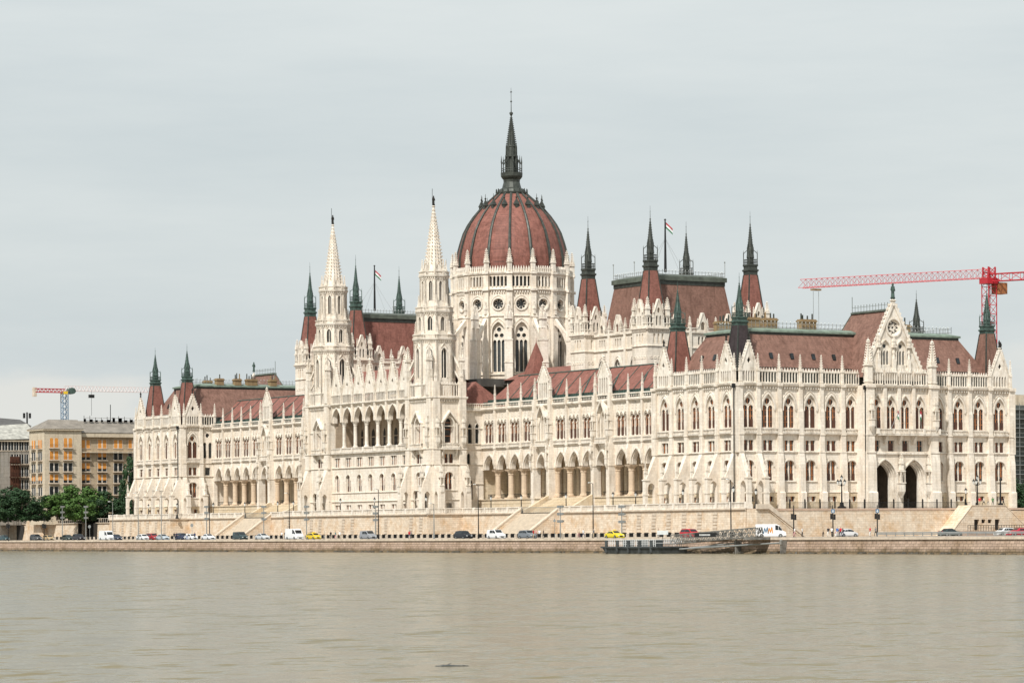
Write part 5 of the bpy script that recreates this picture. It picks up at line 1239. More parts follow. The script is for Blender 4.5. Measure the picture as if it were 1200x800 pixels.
for i, ((x0, y0), (x1, y1)) in enumerate(zip(PL, PL[1:])):
    L_ = math.hypot(x1-x0, y1-y0); nx, ny = -(y1-y0)/L_, (x1-x0)/L_
    f = Fr(x0, y0, (x1-x0)/L_, (y1-y0)/L_, nx, ny)
    gaps = []
    if i == 2: gaps = [(62.0-31.5, 77.0-31.5)]
    if i == 6: gaps = [(266.6-77.0-166.4, 266.6-62.0-166.4)]
    if i == 10: gaps = [(12.0, 21.0)]
    segs = []; s = 0
    for a, e_ in gaps: segs.append((s, a)); s = e_
    segs.append((s, L_))
    zt = TZ if i < 10 else 7.2
    for (a, e_) in segs:
        f.prof(m, a, e_, [(-1.2, QZ-.1), (.30, QZ-.1), (.30, QZ+1.0), (.22, QZ+1.05), (.03, zt-.3), (-1.2, zt-.3)])
        f.prof(c, a-.1, e_+.1, [(-1.2, zt-.3), (.15, zt-.3), (.35, zt-.15), (.35, zt+.02), (-1.2, zt+.03)])
        if i < 10:
            f.box(c, a, e_, -.25, .15, zt+.03, zt+.12)
            balustrade(b, f, a, e_, zt+.1, 1.12, -.05, .42, .17, 4.6)
        else:
            for k in range(int((e_-a)/1.3)): f.box(b, a+k*1.3, a+k*1.3+.06, -.1, -.04, zt, zt+1.1)
            f.box(b, a, e_, -.1, -.04, zt+1.05, zt+1.12)
        # rusticated strips (quoined pilasters) under the buttresses
        if i in (0, 4, 8):
            k = 0; s_ = 1.0+(7.8 if i == 0 else 1.0)
            while s_ < L_-1:
                for z in range(6): f.box(qn, s_, s_+1.4, .1, .36-.04*z, QZ+1.15+z*.62, QZ+1.15+z*.62+.45)
                s_ += 5.05 if i != 4 else (4.2 if k % 2 == 0 else 11); k += 1
P('masonry', m, M['wall'], tw); P('coping', c, M['coping'], tw); P('balustrade', b, M['carved'], tw); P('rusticated_strip', qn, M['coping'], tw)
# south stretch with iron fence
m, c, b = MB(), MB(), MB()
S2 = Fr(-5.3, -10, 1, 0, 0, -1)
S2.prof(m, 0, 47, [(-1.2, QZ-.1), (.25, QZ-.1), (.02, TZ-.35), (-1.2, TZ-.35)]); S2.prof(m, 47, 160, [(-1.2, QZ-.1), (.25, QZ-.1), (.02, TZ-.45), (-1.2, TZ-.45)])
S2.box(c, 0, 160, -1.2, .12, TZ-.35, TZ+.02)
P('masonry', m, M['wall'], tw); P('coping', c, plain('pinkish_coping', (.50, .36, .27), .85, var=.15), tw)
fe = thing('terrace_fence', 'black iron railing with taller posts on the wall before the end facade', 'fence', (20, -10, TZ)); ROOTS.add(fe.name)
b = MB(); s = 10.0
while s < 52: S2.box(b, s-.02, s+.02, -.35, -.31, TZ, TZ+1.15); s += .28
for zz in (.12, 1.08): S2.box(b, 10, 52, -.36, -.3, TZ+zz, TZ+zz+.06)
P('railing', b, M['iron'], fe)
for k in range(13):
    s = 10+k*3.4; b = MB(); S2.box(b, s-.1, s+.1, -.43, -.23, TZ, TZ+1.6); x, y, _ = S2.p(s, -.33, 0); b.lathe(x, y, [(TZ+1.6, .14), (TZ+1.8, .02)], 5); P('post', b, M['iron'], fe)
m = MB()
m.poly([(-5.2, -9.9, TZ), (200, -9.9, TZ), (200, 640, TZ-.01), (-3.4, 640, TZ-.01), (-3.4, 272, TZ), (-5.2, 271, TZ), (-5.2, 235.2, TZ), (0, 235.2, TZ), (0, 166.3, TZ), (-8.6, 166.3, TZ), (-8.6, 100.3, TZ), (0, 100.3, TZ), (0, 31.4, TZ), (-5.2, 31.4, TZ)])
struct('plaza', m, M['paving'])
m = MB(); m.box(-2.0, -1.8, 283, 294, QZ, 7.1); m.box(-4.6, -1.8, 283.2, 283.4, QZ, 7.1); m.box(-4.6, -1.8, 293.4, 293.6, QZ, 7.1); P('underpass', m, M['dark'], tw)
# river stairs
def stairs(ya, yb):
    st = MB(); n = 30
    for i in range(n):
        x = -.2-7.6*i/n; z = TZ-(TZ-QZ)*(i+1)/n; st.box(x-7.6/n-.01, x+.3, ya, yb, QZ-.1, z+.02) if i < 1 else st.box(x-7.6/n, x, ya, yb, QZ-.1, z)
    o = P('staircase', st, plain('step_stone', (.56, .48, .38), .85, var=.14, scale=1.5), tw)
    ck = MB()
    for y0, y1 in ((ya-.8, ya-.02), (yb+.02, yb+.8)):
        ck.mi = 0; ck.rings([[(-.3, y0, QZ-.1), (-8.2, y0, QZ-.1), (-8.2, y0, QZ+.5), (-7.9, y0, QZ+.55), (-.3, y0, TZ+.65)], [(-.3, y1, QZ-.1), (-8.2, y1, QZ-.1), (-8.2, y1, QZ+.5), (-7.9, y1, QZ+.55), (-.3, y1, TZ+.65)]])
        ck.mi = 1; ck.rings([[(-.2, y0-.06, TZ+.67), (-8.1, y0-.06, QZ+.55), (-8.3, y0-.06, QZ+.8), (-.2, y0-.06, TZ+.95)], [(-.2, y1+.06, TZ+.67), (-8.1, y1+.06, QZ+.55), (-8.3, y1+.06, QZ+.8), (-.2, y1+.06, TZ+.95)]])
    P('cheek_wall', ck, [M['wall'], M['coping']], tw)
    fb = MB(); y = ya
    while y < yb: fb.box(-.3, -.25, y-.02, y+.02, TZ, TZ+1.15); y += .35
    fb.box(-.32, -.23, ya, yb, TZ+1.05, TZ+1.12); P('gate_railing', fb, M['grey'], tw)
stairs(62.6, 76.4); stairs(266.6-76.4, 266.6-62.6)
# inner flights up to the arcades
for mir in (False, True):
    MIR = mir; st = MB()
    for i in range(14):
        x = 7.6-.36*i; z = 10.9-3.05*(i)/14; st.box(x-.36, x, 62.5-i*.12, 76.5+i*.12, TZ, z)
    for ys in (61.2, 76.6+1.3): st.rings([[(7.6, ys-.5, TZ), (1.5, ys-.5, TZ), (1.5, ys-.5, TZ+.7), (7.0, ys-.5, 11.4), (7.6, ys-.5, 11.4)], [(7.6, ys+.4, TZ), (1.5, ys+.4, TZ), (1.5, ys+.4, TZ+.7), (7.0, ys+.4, 11.4), (7.6, ys+.4, 11.4)]])
    P('entrance_steps', st, M['warm'], ROOT); MIR = False
# stair ramp at the near corner, descending along the end wall
m, c = MB(), MB()
m.rings([[(-5.3, -10.3, QZ), (4.5, -10.3, QZ), (-3.0, -10.3, TZ-.1), (-5.3, -10.3, TZ-.1)], [(-5.3, -13.4, QZ), (4.5, -13.4, QZ), (-3.0, -13.4, TZ-.1), (-5.3, -13.4, TZ-.1)]])
c.rings([[(-5.5, -13.3, TZ-.08), (-2.9, -13.3, TZ-.08), (5.0, -13.3, QZ+.1), (5.0, -13.3, QZ+.5), (-2.7, -13.3, TZ+.8), (-5.5, -13.3, TZ+.8)], [(-5.5, -13.8, TZ-.08), (-2.9, -13.8, TZ-.08), (5.0, -13.8, QZ+.1), (5.0, -13.8, QZ+.5), (-2.7, -13.8, TZ+.8), (-5.5, -13.8, TZ+.8)]])
P('corner_ramp', m, M['wall'], tw); P('coping', c, M['coping'], tw)
# ================================================================== THINGS ALONG THE RIVER
def paint(name, col, rough=.3): return plain(name, col, rough, 0, var=.04)
M['orange'] = plain('orange_blind', (.62, .26, .05), .6, var=.12); M['red'] = paint('red_paint', (.42, .02, .03)); M['yellow'] = paint('yellow_paint', (.75, .5, .02))
M['tyre'] = plain('tyre_rubber', (.015, .015, .015), .8); M['lattice'] = plain('lattice_steel', (.20, .19, .17), .6, .2, var=.4, scale=1.5); M['hull'] = plain('hull_paint', (.05, .056, .056), .6, var=.5, scale=1.2); M['skin'] = plain('skin', (.45, .28, .2), .6)
M['lamp'] = plain('lamp_glass', (.72, .74, .72), .25); M['bark'] = plain('bark', (.07, .05, .035), .9, var=.4, scale=3)
M['tan'] = masonry('tan_render', (.46, .37, .26), (.42, .33, .23), (.3, .24, .18), bw=2.0, bh=.8, ms=.02, streak=.5); M['tanl'] = masonry('light_render', (.60, .52, .40), (.56, .48, .37), (.45, .38, .3), bw=2.0, bh=.8, streak=.5)
M['greyb'] = masonry('grey_render', (.36, .33, .29), (.30, .28, .25), (.2, .18, .16), bw=2, bh=1, streak=.7); M['sheet'] = plain('weathered_sheet_roof', (.21, .185, .155), .7, var=.25, scale=.6); M['sheetd'] = plain('dark_slate_roof', (.09, .085, .08), .7, var=.25)
M['blue'] = paint('blue_paint', (.10, .18, .27), .5); M['cranewhite'] = paint('crane_white', (.62, .5, .48), .5)

# ---- vehicles: forward is +X, wheels on z=0
def loft_car(L, W, H, prof, glass, belt, name, mat_index=0):
    """prof: stations (x, top, half width at belt, half width at top)"""
    m = MB(); m.smooth = False; rings = []
    for x, zt, hb, ht in prof:
        zb = .22; zm = min(belt, zt-.01); lo = hb*.93
        rings.append([(x, -lo, zb), (x, -hb, zb+.22), (x, -hb*.985, zm), (x, -ht, max(zt-.06, zm+.003)), (x, -ht*.8, zt), (x, ht*.8, zt), (x, ht, max(zt-.06, zm+.003)), (x, hb*.985, zm), (x, hb, zb+.22), (x, lo, zb)])
    m.rings(rings); body = m.mesh('body', [M['white']])
    g = MB()
    for sg in (-1, 1):
        for (xa, xb, za, zbm, zc, zd, ya, yb) in glass:   # side windows: bottom edge xa..xb, top edge zc..zd
            o = .012
            g.add([(xa, sg*(ya+o), belt+.03), (xb, sg*(ya+o), belt+.03), (zd, sg*(yb+o), zbm), (zc, sg*(yb+o), za)], [(0, 1, 2, 3)])
    return body, g
CARS = {}
def def_car(kind):
    if kind == 'sedan': L, W, H, belt = 4.5, .9, 1.45, .95; st = [(-2.25, .8, .74, .6), (-2.1, .98, .82, .74), (-1.5, 1.02, .88, .76), (-.95, 1.42, .89, .62), (.1, 1.46, .9, .64), (.95, 1.0, .9, .76), (1.9, .86, .86, .72), (2.25, .62, .74, .6)]
    if kind == 'hatch': L, W, H, belt = 4.1, .88, 1.5, .95; st = [(-2.05, .85, .74, .62), (-1.95, 1.0, .84, .78), (-1.5, 1.44, .87, .62), (-.2, 1.52, .88, .66), (.55, 1.46, .88, .64), (1.2, 1.0, .87, .74), (1.85, .84, .82, .7), (2.05, .62, .72, .6)]
    if kind == 'suv': L, W, H, belt = 4.5, .93, 1.7, 1.08; st = [(-2.25, 1.0, .8, .7), (-2.15, 1.2, .88, .8), (-1.85, 1.64, .91, .7), (-.3, 1.72, .93, .72), (.55, 1.66, .93, .7), (1.15, 1.16, .92, .8), (2.0, 1.02, .88, .76), (2.25, .75, .78, .66)]
    if kind == 'van': L, W, H, belt = 5.4, 1.0, 2.4, 1.25; st = [(-2.7, 2.32, .98, .9), (-2.6, 2.42, 1.0, .92), (1.0, 2.42, 1.0, .92), (1.5, 2.2, 1.0, .88), (2.05, 1.3, .98, .84), (2.6, 1.05, .9, .78), (2.7, .7, .84, .74)]
    if kind == 'minivan': L, W, H, belt = 4.5, .93, 1.85, 1.1; st = [(-2.25, 1.7, .9, .76), (-2.15, 1.82, .92, .8), (.4, 1.86, .93, .8), (1.2, 1.2, .92, .8), (2.05, 1.0, .88, .76), (2.25, .7, .78, .66)]
    m = MB(); rings = []
    for x, zt, hb, ht in st:
        zm = min(belt, zt-.05)
        rings.append([(x, -hb*.92, .2), (x, -hb, .42), (x, -hb*.98, zm), (x, -ht, zt-.04), (x, -ht*.8, zt), (x, ht*.8, zt), (x, ht, zt-.04), (x, hb*.98, zm), (x, hb, .42), (x, hb*.92, .2)])
    m.rings(rings); body = m.mesh('body', [M['white']])
    gl = []
    g = MB()
    # side glazing as panels following the loft, kept clear of the pillars
    def surf(x, f):
        for (a, b) in zip(st, st[1:]):
            if a[0] <= x <= b[0]:
                t = (x-a[0])/(b[0]-a[0]); zt = a[1]+(b[1]-a[1])*t; hb = a[2]+(b[2]-a[2])*t; ht = a[3]+(b[3]-a[3])*t; zm = min(belt, zt-.05)
                return (hb*.98+(ht-hb*.98)*f, zm+(zt-.04-zm)*f)
        return (st[-1][2], .5)
    lo, hi = {'sedan': (-1.25, .75), 'hatch': (-1.6, 1.0), 'suv': (-1.9, 1.0), 'van': (.75, 1.95), 'minivan': (-1.1, 1.0)}[kind]
    n = 8
    for sg in (-1, 1):
        for i in range(n):
            xa = lo+(hi-lo)*i/n; xb = lo+(hi-lo)*(i+1)/n
            if i in (3,): xb -= .06
            q = [surf(xa, .1), surf(xb, .1), surf(xb, .86), surf(xa, .86)]
            pts = [(xx, sg*(y+.012), z+.0) for xx, (y, z) in zip((xa, xb, xb, xa), q)]
            if abs(pts[2][2]-pts[1][2])+abs(pts[3][2]-pts[0][2]) > .12: g.add(pts, [(0, 1, 2, 3)])
    W_ = {'sedan': ((4, 5), (3, 2)), 'hatch': ((4, 5), (2, 1)), 'suv': ((4, 5), (2, 1)), 'van': ((3, 4), (1, 0)), 'minivan': ((2, 3), (1, 0))}[kind]
    for (hi_, lo_), sgn in zip(W_, (1, -1)):
        a, b = st[hi_], st[lo_]
        if kind == 'van' and sgn < 0: continue
        def mid(t, yf):
            x = a[0]+(b[0]-a[0])*t; z = a[1]+(b[1]-a[1])*t; h = a[3]+(b[3]-a[3])*t; return (x+sgn*.025, yf*h*.86, z+.012)
        if kind == 'minivan' and sgn < 0: g.add([(-2.28, -.65, 1.15), (-2.28, .65, 1.15), (-2.28, .62, 1.65), (-2.28, -.62, 1.65)], [(0, 1, 2, 3)])
        else: g.add([mid(.1, -1), mid(.1, 1), mid(.9, 1), mid(.9, -1)], [(0, 1, 2, 3)])
    glass = g.mesh('window', [M['glass']])
    wm = MB(); r = .33 if kind != 'van' else .36
    wm.mi = 0; wm.rings([[(r*math.cos(2*math.pi*j/14), y, r*math.sin(2*math.pi*j/14)) for j in range(14)] for y in (-.11, .11)]); wm.mi = 1
    for y in (-.12, .12): wm.rings([[(r*.6*math.cos(2*math.pi*j/10), y-.005*y/abs(y)*-1, r*.6*math.sin(2*math.pi*j/10)) for j in range(10)], [(r*.2*math.cos(2*math.pi*j/10), y+.015*y/abs(y), r*.2*math.sin(2*math.pi*j/10)) for j in range(10)]])
    wheel = wm.mesh('wheel', [M['tyre'], M['grey']])
    f = st[-1]; hl = MB(); hl.box(f[0]-.16, f[0]+.015, -.16, .16, f[1]-.14, f[1]+.04); head = hl.mesh('headlight', [M['lamp']])
    tl = MB(); tl.box(st[0][0]-.015, st[0][0]+.1, -.1, .1, .72, .95); tail = tl.mesh('tail_light', [M['red']])
    gr = MB(); gr.box(f[0]-.1, f[0]+.02, -.34, .34, .34, .56); grille = gr.mesh('grille', [M['iron']])
    bm_ = MB(); bm_.box(-f[2]*0-L/2+.05, L/2-.05, -st[3][2]*.9, st[3][2]*.9, .16, .3); sill = bm_.mesh('sill', [M['iron']])
    CARS[kind] = dict(body=body, glass=glass, wheel=wheel, head=head, tail=tail, grille=grille, sill=sill, L=L, hw=st[3][2], r=r, fy=f[3]*.8)
def car(kind, label, px, x, col, rz=-90, z=None, cat='car', group='cars along the embankment', y=None, extra=None, nm='parked_car'):
    if kind not in CARS: def_car(kind)
    D = CARS[kind]
    if y is None: y = at(px, x=x)[1]
    z = QZ+.005 if z is None else z
    t = thing(nm, label, cat, (x, y, z), R(rz), group)
    mat = paint('car_paint', col, .28)
    b = link('body', D['body'], t); b.material_slots[0].link = 'OBJECT'; b.material_slots[0].material = mat
    link('window', D['glass'], t); link('sill', D['sill'], t); link('grille', D['grille'], t)
    for sx in (-1, 1):
        for sy in (-1, 1): link('wheel', D['wheel'], t, (sx*D['L']*.31, sy*(D['hw']-.1), D['r']))
        link('headlight', D['head'], t, (0, sx*D['fy'], 0)); link('tail_light', D['tail'], t, (0, sx*.6, 0))
    if extra: extra(t)
    return t
def taxi_sign(t):
    m = MB(); m.rings([[(-.1, -.35, 1.5), (.1, -.35, 1.5), (.1, .35, 1.5), (-.1, .35, 1.5)], [(-.06, -.3, 1.68), (.06, -.3, 1.68), (.06, .3, 1.68), (-.06, .3, 1.68)]]); link('roof_sign', m.mesh('roof_sign', M['yellow']), t)
def van_logo(t):
    """big blue-black and orange zigzag letters on the side"""
    for cols, x0, mat in (((0, 1), -2.3, M['glass']), ((0, 1), -1.35, M['blue']), ((0, 1), -.55, M['orange'])):
        m = MB()
        for sg in (-1, 1):
            for k, (a, b) in enumerate((((0, .7), (.22, 1.75)), ((.22, 1.75), (.45, .95)), ((.45, .95), (.68, 1.9)), ((.68, 1.9), (.85, .8)))):
                ax, bx = (x0+a[0], x0+b[0]); y = sg*1.012
                m.add([(ax-.09, y, a[1]), (ax+.09, y, a[1]), (bx+.09, y, b[1]), (bx-.09, y, b[1])], [(0, 1, 2, 3)])
        link('logo', m.mesh('logo', mat), t)
XR = -20.5; G2 = 'cars along the embankment'
cars = [
 ('hatch', 'dark teal car at the left edge of the embankment road', 5, -21, (.03, .07, .08)),
 ('suv', 'dark grey estate car nearest the trapezoid stone ramp', 42, -20, (.08, .085, .09)),
 ('hatch', 'small golden beige car close behind a dark grey estate', 56.5, -22.5, (.42, .30, .16)),
 ('hatch', 'dark green hatchback in front of the underpass, left one of two', 79, -20, (.03, .045, .04)),
 ('suv', 'black off-road car in front of the underpass, right one of two', 92, -20.5, (.022, .02, .026)),
 ('hatch', 'dark blue hatchback just right of the white delivery van', 136, -19, (.03, .04, .07)),
 ('hatch', 'white hatchback left of the small red car', 167, -21, (.7, .7, .7)),
 ('suv', 'dark red off-road car between a white and a silver car', 178.5, -18.5, (.33, .03, .04)),
 ('sedan', 'pale blue silver saloon right of the dark red car', 190.5, -21, (.42, .48, .53)),
 ('suv', 'navy blue car behind the group of walkers', 213, -18, (.03, .04, .08)),
 ('hatch', 'small white car just right of the group of walkers', 224, -22, (.72, .72, .72)),
 ('sedan', 'white saloon beside the tall black lamp post', 244, -20, (.72, .73, .74)),
 ('sedan', 'silver saloon under the left floodlight mast by the far stairs', 307.5, -20, (.55, .57, .58)),
 ('suv', 'black off-road car in front of the river towers', 543, -20.5, (.02, .023, .03)),
 ('suv', 'grey off-road car with people standing around its front', 618, -19, (.18, .2, .22)),
 ('suv', 'bright red off-road car beside the gangway', 809, -20, (.5, .02, .03)),
 ('hatch', 'white hatchback behind pedestrians at the crossing', 992, None, (.72, .72, .73)),
 ('sedan', 'dark teal saloon alone behind the crash barrier', 1113, None, (.025, .05, .055)),
 ('hatch', 'white car half hidden behind a crimson one', 1177, None, (.7, .7, .7)),
 ('sedan', 'crimson car at the right edge of the photograph', 1193, None, (.48, .02, .05)),
]
def on_road_south(px, d=0):
    """the road bends round the end of the palace: position on the stretch between quay and end wall"""
    r = at(px, y=-22-d); return r
for k, l, px, x, col in cars:
    if x is not None: car(k, l, px, x, col)
    else:
        yy = {992: -24, 1113: -30, 1177: -24, 1193: -34}[px]; p = at(px, y=yy); car(k, l, px, p[0], col, rz=0 if px in (1113, 992) else 180, y=yy)
car('van', 'white delivery van seen before the left end of the terrace wall', 125, -20.5, (.76, .76, .75), cat='van', group='vans along the embankment', nm='delivery_van')
car('van', 'long white panel van just left of a yellow taxi', 345, -20.5, (.78, .78, .77), cat='van', group='vans along the embankment', nm='delivery_van')
car('minivan', 'dark green panel van below the far river stairs', 281.5, -20, (.03, .055, .06), cat='van', group='vans along the embankment', nm='delivery_van')
car('minivan', 'silver grey people carrier by a slim floodlight mast', 431.5, -20, (.28, .29, .31), cat='van', group='vans along the embankment', nm='delivery_van')
car('minivan', 'small white van at the foot of the near river stairs', 581.5, -20, (.78, .78, .77), cat='van', group='vans along the embankment', nm='delivery_van')
car('van', 'white van with blue and orange letters at the end of the gangway', 903, at(903, y=-19)[0], (.8, .8, .8), rz=-32, y=-19, cat='van', group='vans along the embankment', extra=van_logo, nm='delivery_van')
car('hatch', 'yellow taxi right behind the long white panel van', 367.5, -20.5, (.72, .5, .02), group='yellow taxis', cat='taxi', extra=taxi_sign, nm='taxi')
car('sedan', 'yellow taxi nearest the floating pontoon', 720, -20.5, (.75, .6, .03), group='yellow taxis', cat='taxi', extra=taxi_sign, nm='taxi')

# ---- parapet with dark iron panels between the road and the terrace wall
pw = thing('roadside_parapet', 'low stone parapet with black iron panels running beside the embankment road', 'parapet', (-15, 100, QZ)); ROOTS.add(pw.name)
m = MB(); m.box(-15.25, -14.75, -24, 290, QZ+.1, QZ+.28); P('kerb', m, M['coping'], pw)
q_ = MB(); q_.box(-.2, .2, 0, .9, 0, .67); PMESH = q_.mesh('pier', M['coping'])
m = MB(); y = -24; posts = MB(); ys = []
while y < 290: (posts.box(-15.2, -14.8, y, y+.9, QZ+.28, QZ+.95) if len(ys) >= 96 else link('pier', PMESH, pw, (-15, y, QZ+.28))); ys.append(y+.9); y += 2.5
o = P('distant_piers', posts, M['coping'], pw)
if o: o['kind'] = 'stuff'
pm = MB(); pm.box(-.06, .06, 0, 1.6, .02, .75); 
for i in range(7): pm.box(-.1, -.06, .1+i*.22, .18+i*.22, 0, .8)
pmesh = pm.mesh('iron_panel', M['iron'])
near = ys[:96]
for y in near: o = link('iron_panel', pmesh, pw, (-15, y, QZ+.28))
m = MB()
for y in ys[96:]: m.box(-15.06, -14.94, y, y+1.6, QZ+.3, QZ+1.03)
o = P('distant_panels', m, M['iron'], pw)
if o: o['kind'] = 'stuff'
gr = thing('crash_barrier', 'grey steel crash barrier along the road at the right', 'barrier', (20, -38, QZ)); ROOTS.add(gr.name)
a = at(1028, x=None, y=-34); b_ = at(1260, y=-48); A = Vector((a[0], -34, QZ)); B = Vector((b_[0], -48, QZ)); m = MB(); n = 22
m.tube(A+Vector((0, 0, .75)), B+Vector((0, 0, .75)), .16, 4); m.tube(A+Vector((0, 0, .5)), B+Vector((0, 0, .5)), .1, 4); P('rail', m, M['grey'], gr)
for i in range(n+1): p = A.lerp(B, i/n); m = MB(); m.box(p.x-.07, p.x+.07, p.y-.05, p.y+.05, QZ, QZ+.8); P('post', m, M['grey'], gr)

# ---- lamps and masts
def tall_lamp(px, x, ytop, col, label, arm=True):
    p = at(px, x=x); zt = at(px, ytop, x=x)[2]
    t = thing('street_lamp', label, 'street lamp', (p[0], p[1], QZ+.1), 0, 'tall lamp posts along the embankment')
    h = zt-QZ-.1; m = MB(); m.lathe(0, 0, [(0, .2), (.9, .17), (1.0, .12), (h, .07)], 8); link('post', m.mesh('post', col), t)
    m = MB(); m.tube((0, 0, h-.1), (-.9, -.5, h+.1), .05, 5); link('arm', m.mesh('arm', col), t)
    m = MB(); m.rings([[(-1.7, -.9, h+.06), (-.9, -.35, h+.06), (-.8, -.6, h+.06), (-1.6, -1.1, h+.06)], [(-1.6, -.9, h+.18), (-.95, -.42, h+.2), (-.88, -.56, h+.2), (-1.55, -1.02, h+.18)]]); link('lamp_head', m.mesh('lamp_head', M['lamp']), t)
for px, x, yt, c, l in ((162, -26, 578, M['grey'], 'pale grey lamp post before the far pavilion, leftmost of the tall ones'), (189, -26, 575, M['grey'], 'pale grey lamp post beside a silver saloon'), (245.5, -17, 578, M['iron'], 'black lamp post above a white saloon near the far stairs'),
  (339, -17, 578, M['iron'], 'black lamp post rising behind the long white panel van'), (443.5, -17, 573, M['iron'], 'black lamp post right of the silver grey people carrier'), (508.5, -26, 590, M['grey'], 'thin pale post before the river towers'),
  (560.5, -17, 568, M['iron'], 'black lamp post between black car and small white van'), (695, -17, 566, M['iron'], 'black lamp post left of the taxi near the pontoon'), (856.5, -15.5, 562, M['iron'], 'black lamp post at the corner of the terrace, behind the gangway'), (132, -17, 588, M['grey'], 'slim grey post just right of the white delivery van')):
    tall_lamp(px, x, yt, c, l)
def flood_mast(px, label):
    x = -16.2; p = at(px, x=x); t = thing('floodlight_mast', label, 'floodlight', (x, p[1], QZ+.1), 0, 'floodlight masts facing the palace')
    h = at(px, 594, x=x)[2]-QZ; m = MB(); m.lathe(0, 0, [(0, .14), (h, .09)], 6); link('post', m.mesh('post', M['grey']), t)
    for zz in (h-.2, h-1.6, h-3.0):
        m = MB(); m.tube((0, -.8, zz), (0, .8, zz), .05, 4)
        link('crossbar', m.mesh('crossbar', M['grey']), t)
        for dy in (-.7, 0.05, .7):
            q = MB(); q.rings([[(-.22, -.3, -.22), (-.22, .3, -.22), (-.22, .3, .26), (-.22, -.3, .26)], [(.22, -.2, -.1), (.22, .2, -.1), (.22, .2, .2), (.22, -.2, .2)]]); link('floodlight', q.mesh('floodlight', M['grey']), t, (.1, dy, zz+.2))
for px, l in ((73, 'floodlight mast left of the underpass'), (100.5, 'floodlight mast right of the underpass'), (242, 'floodlight mast behind the white saloon'), (309, 'floodlight mast in front of the far river stairs'), (359, 'floodlight mast between the white van and the yellow taxi'), (440, 'floodlight mast beside the people carrier'), (656.5, 'floodlight mast at the foot of the near river stairs'), (728.5, 'floodlight mast rising behind the taxi by the pontoon')):
    flood_mast(px, l)
def lantern(px, x, label, z=TZ, ytop=None, h=3.2, y=None, name='terrace_lantern', group='black lanterns on the terrace', big=False):
    p = at(px, x=x) if y is None else at(px, y=y)
    t = thing(name, label, 'lantern', (p[0], p[1], z), 0, group)
    m = MB(); m.lathe(0, 0, [(0, .42), (.25, .42), (.5, .3), (.9, .26), (1.0, .12), (h-.9, .08), (h-.85, .16)], 8); link('post', m.mesh('post', M['iron']), t)
    if not big:
        m = MB(); m.lathe(0, 0, [(h-.8, .14), (h-.2, .3), (h-.18, .3)], 6); link('lamp_glass', m.mesh('lamp_glass', M['lamp']), t)
        m = MB(); m.lathe(0, 0, [(h-.17, .36), (h, .2), (h+.15, .08), (h+.3, .02)], 6); link('lamp_cap', m.mesh('lamp_cap', M['iron']), t)
    else:
        m = MB(); m.lathe(0, 0, [(1.0, .16), (h-1.8, .1), (h-1.7, .2), (h-.9, .06), (h+.2, .02)], 8); m.lathe(0, 0, [(0, .8), (.3, .8), (.5, .4), (1.1, .35)], 8)
        for k in range(5): a = 2*math.pi*k/5; m.tube((0, 0, h-1.9), (.7*math.cos(a), .7*math.sin(a), h-1.6), .05, 4)
        link('bracket', m.mesh('bracket', M['iron']), t)
        for k in range(6):
            a = 2*math.pi*k/5; r = .7 if k < 5 else 0; zz = h-1.6 if k < 5 else h-.8; q = MB()
            q.mi = 0; q.lathe(0, 0, [(0, .1), (.55, .28), (.57, .28)], 6); q.mi = 1; q.lathe(0, 0, [(.58, .33), (.85, .1), (1.05, .02)], 6); link('lamp', q.mesh('lamp', [M['lamp'], M['iron']]), t, (r*math.cos(a), r*math.sin(a), zz))
LN = [(174, -3.8, 'lantern in the third gap between buttresses of the far pavilion'), (207.5, -3.8, 'lantern at the near corner of the far pavilion'), (250, 1.2, 'lantern just right of the far pavilion'), (287, 1.2, 'lantern on the left cheek wall of the far river stairs'), (325.5, 1.2, 'lantern right of the far river stairs'), (344, 1.2, 'lantern beside the foot of the far river tower'),
  (399, -7.6, 'lantern before the left windows of the river front'), (439, -7.6, 'lantern before the middle windows of the river front'), (499.5, -7.6, 'lantern in the passage arch of the near river tower'), (575.5, 1.2, 'lantern below the first arcade arches right of the river tower'), (611, 1.2, 'lantern on the left cheek wall of the near river stairs'),
  (663.5, 1.2, 'lantern on the right cheek wall of the near river stairs'), (718.5, 1.2, 'lantern before the pier between two arcade arches, right of the stairs'), (745, 1.2, 'lantern before the last column of the near arcade'), (800.5, -4.6, 'lantern in the third buttress gap of the near pavilion'), (859.5, -4.6, 'lantern at the near corner of the terrace')]
for i, (px, x, l) in enumerate(LN): lantern(px, x, l, h=3.6 if px < 850 else 3.9)
lantern(886, None, 'small lantern inside the fence near the corner stair', y=-9.2, h=3.4); lantern(1132, None, 'small lantern left of the five-armed candelabrum by the ramp house', y=-8.4, h=3.6)
lantern(986.5, None, 'large iron candelabrum with many lamps inside the fence', y=-8.2, h=6.0, name='candelabrum', group='iron candelabra before the end facade', big=True)
lantern(1145.5, None, 'large iron candelabrum with many lamps behind the ramp house', y=-6, h=6.2, name='candelabrum', group='iron candelabra before the end facade', big=True)
t = thing('service_mast', 'plain grey mast standing right of the candelabra', 'mast', (*at(1172.5, y=-7)[:2], TZ)); m = MB(); m.lathe(0, 0, [(0, .5), (.9, .45), (1.0, .2), (5.2, .14), (5.3, .3), (6.0, .05)], 6); link('post', m.mesh('post', M['iron']), t)
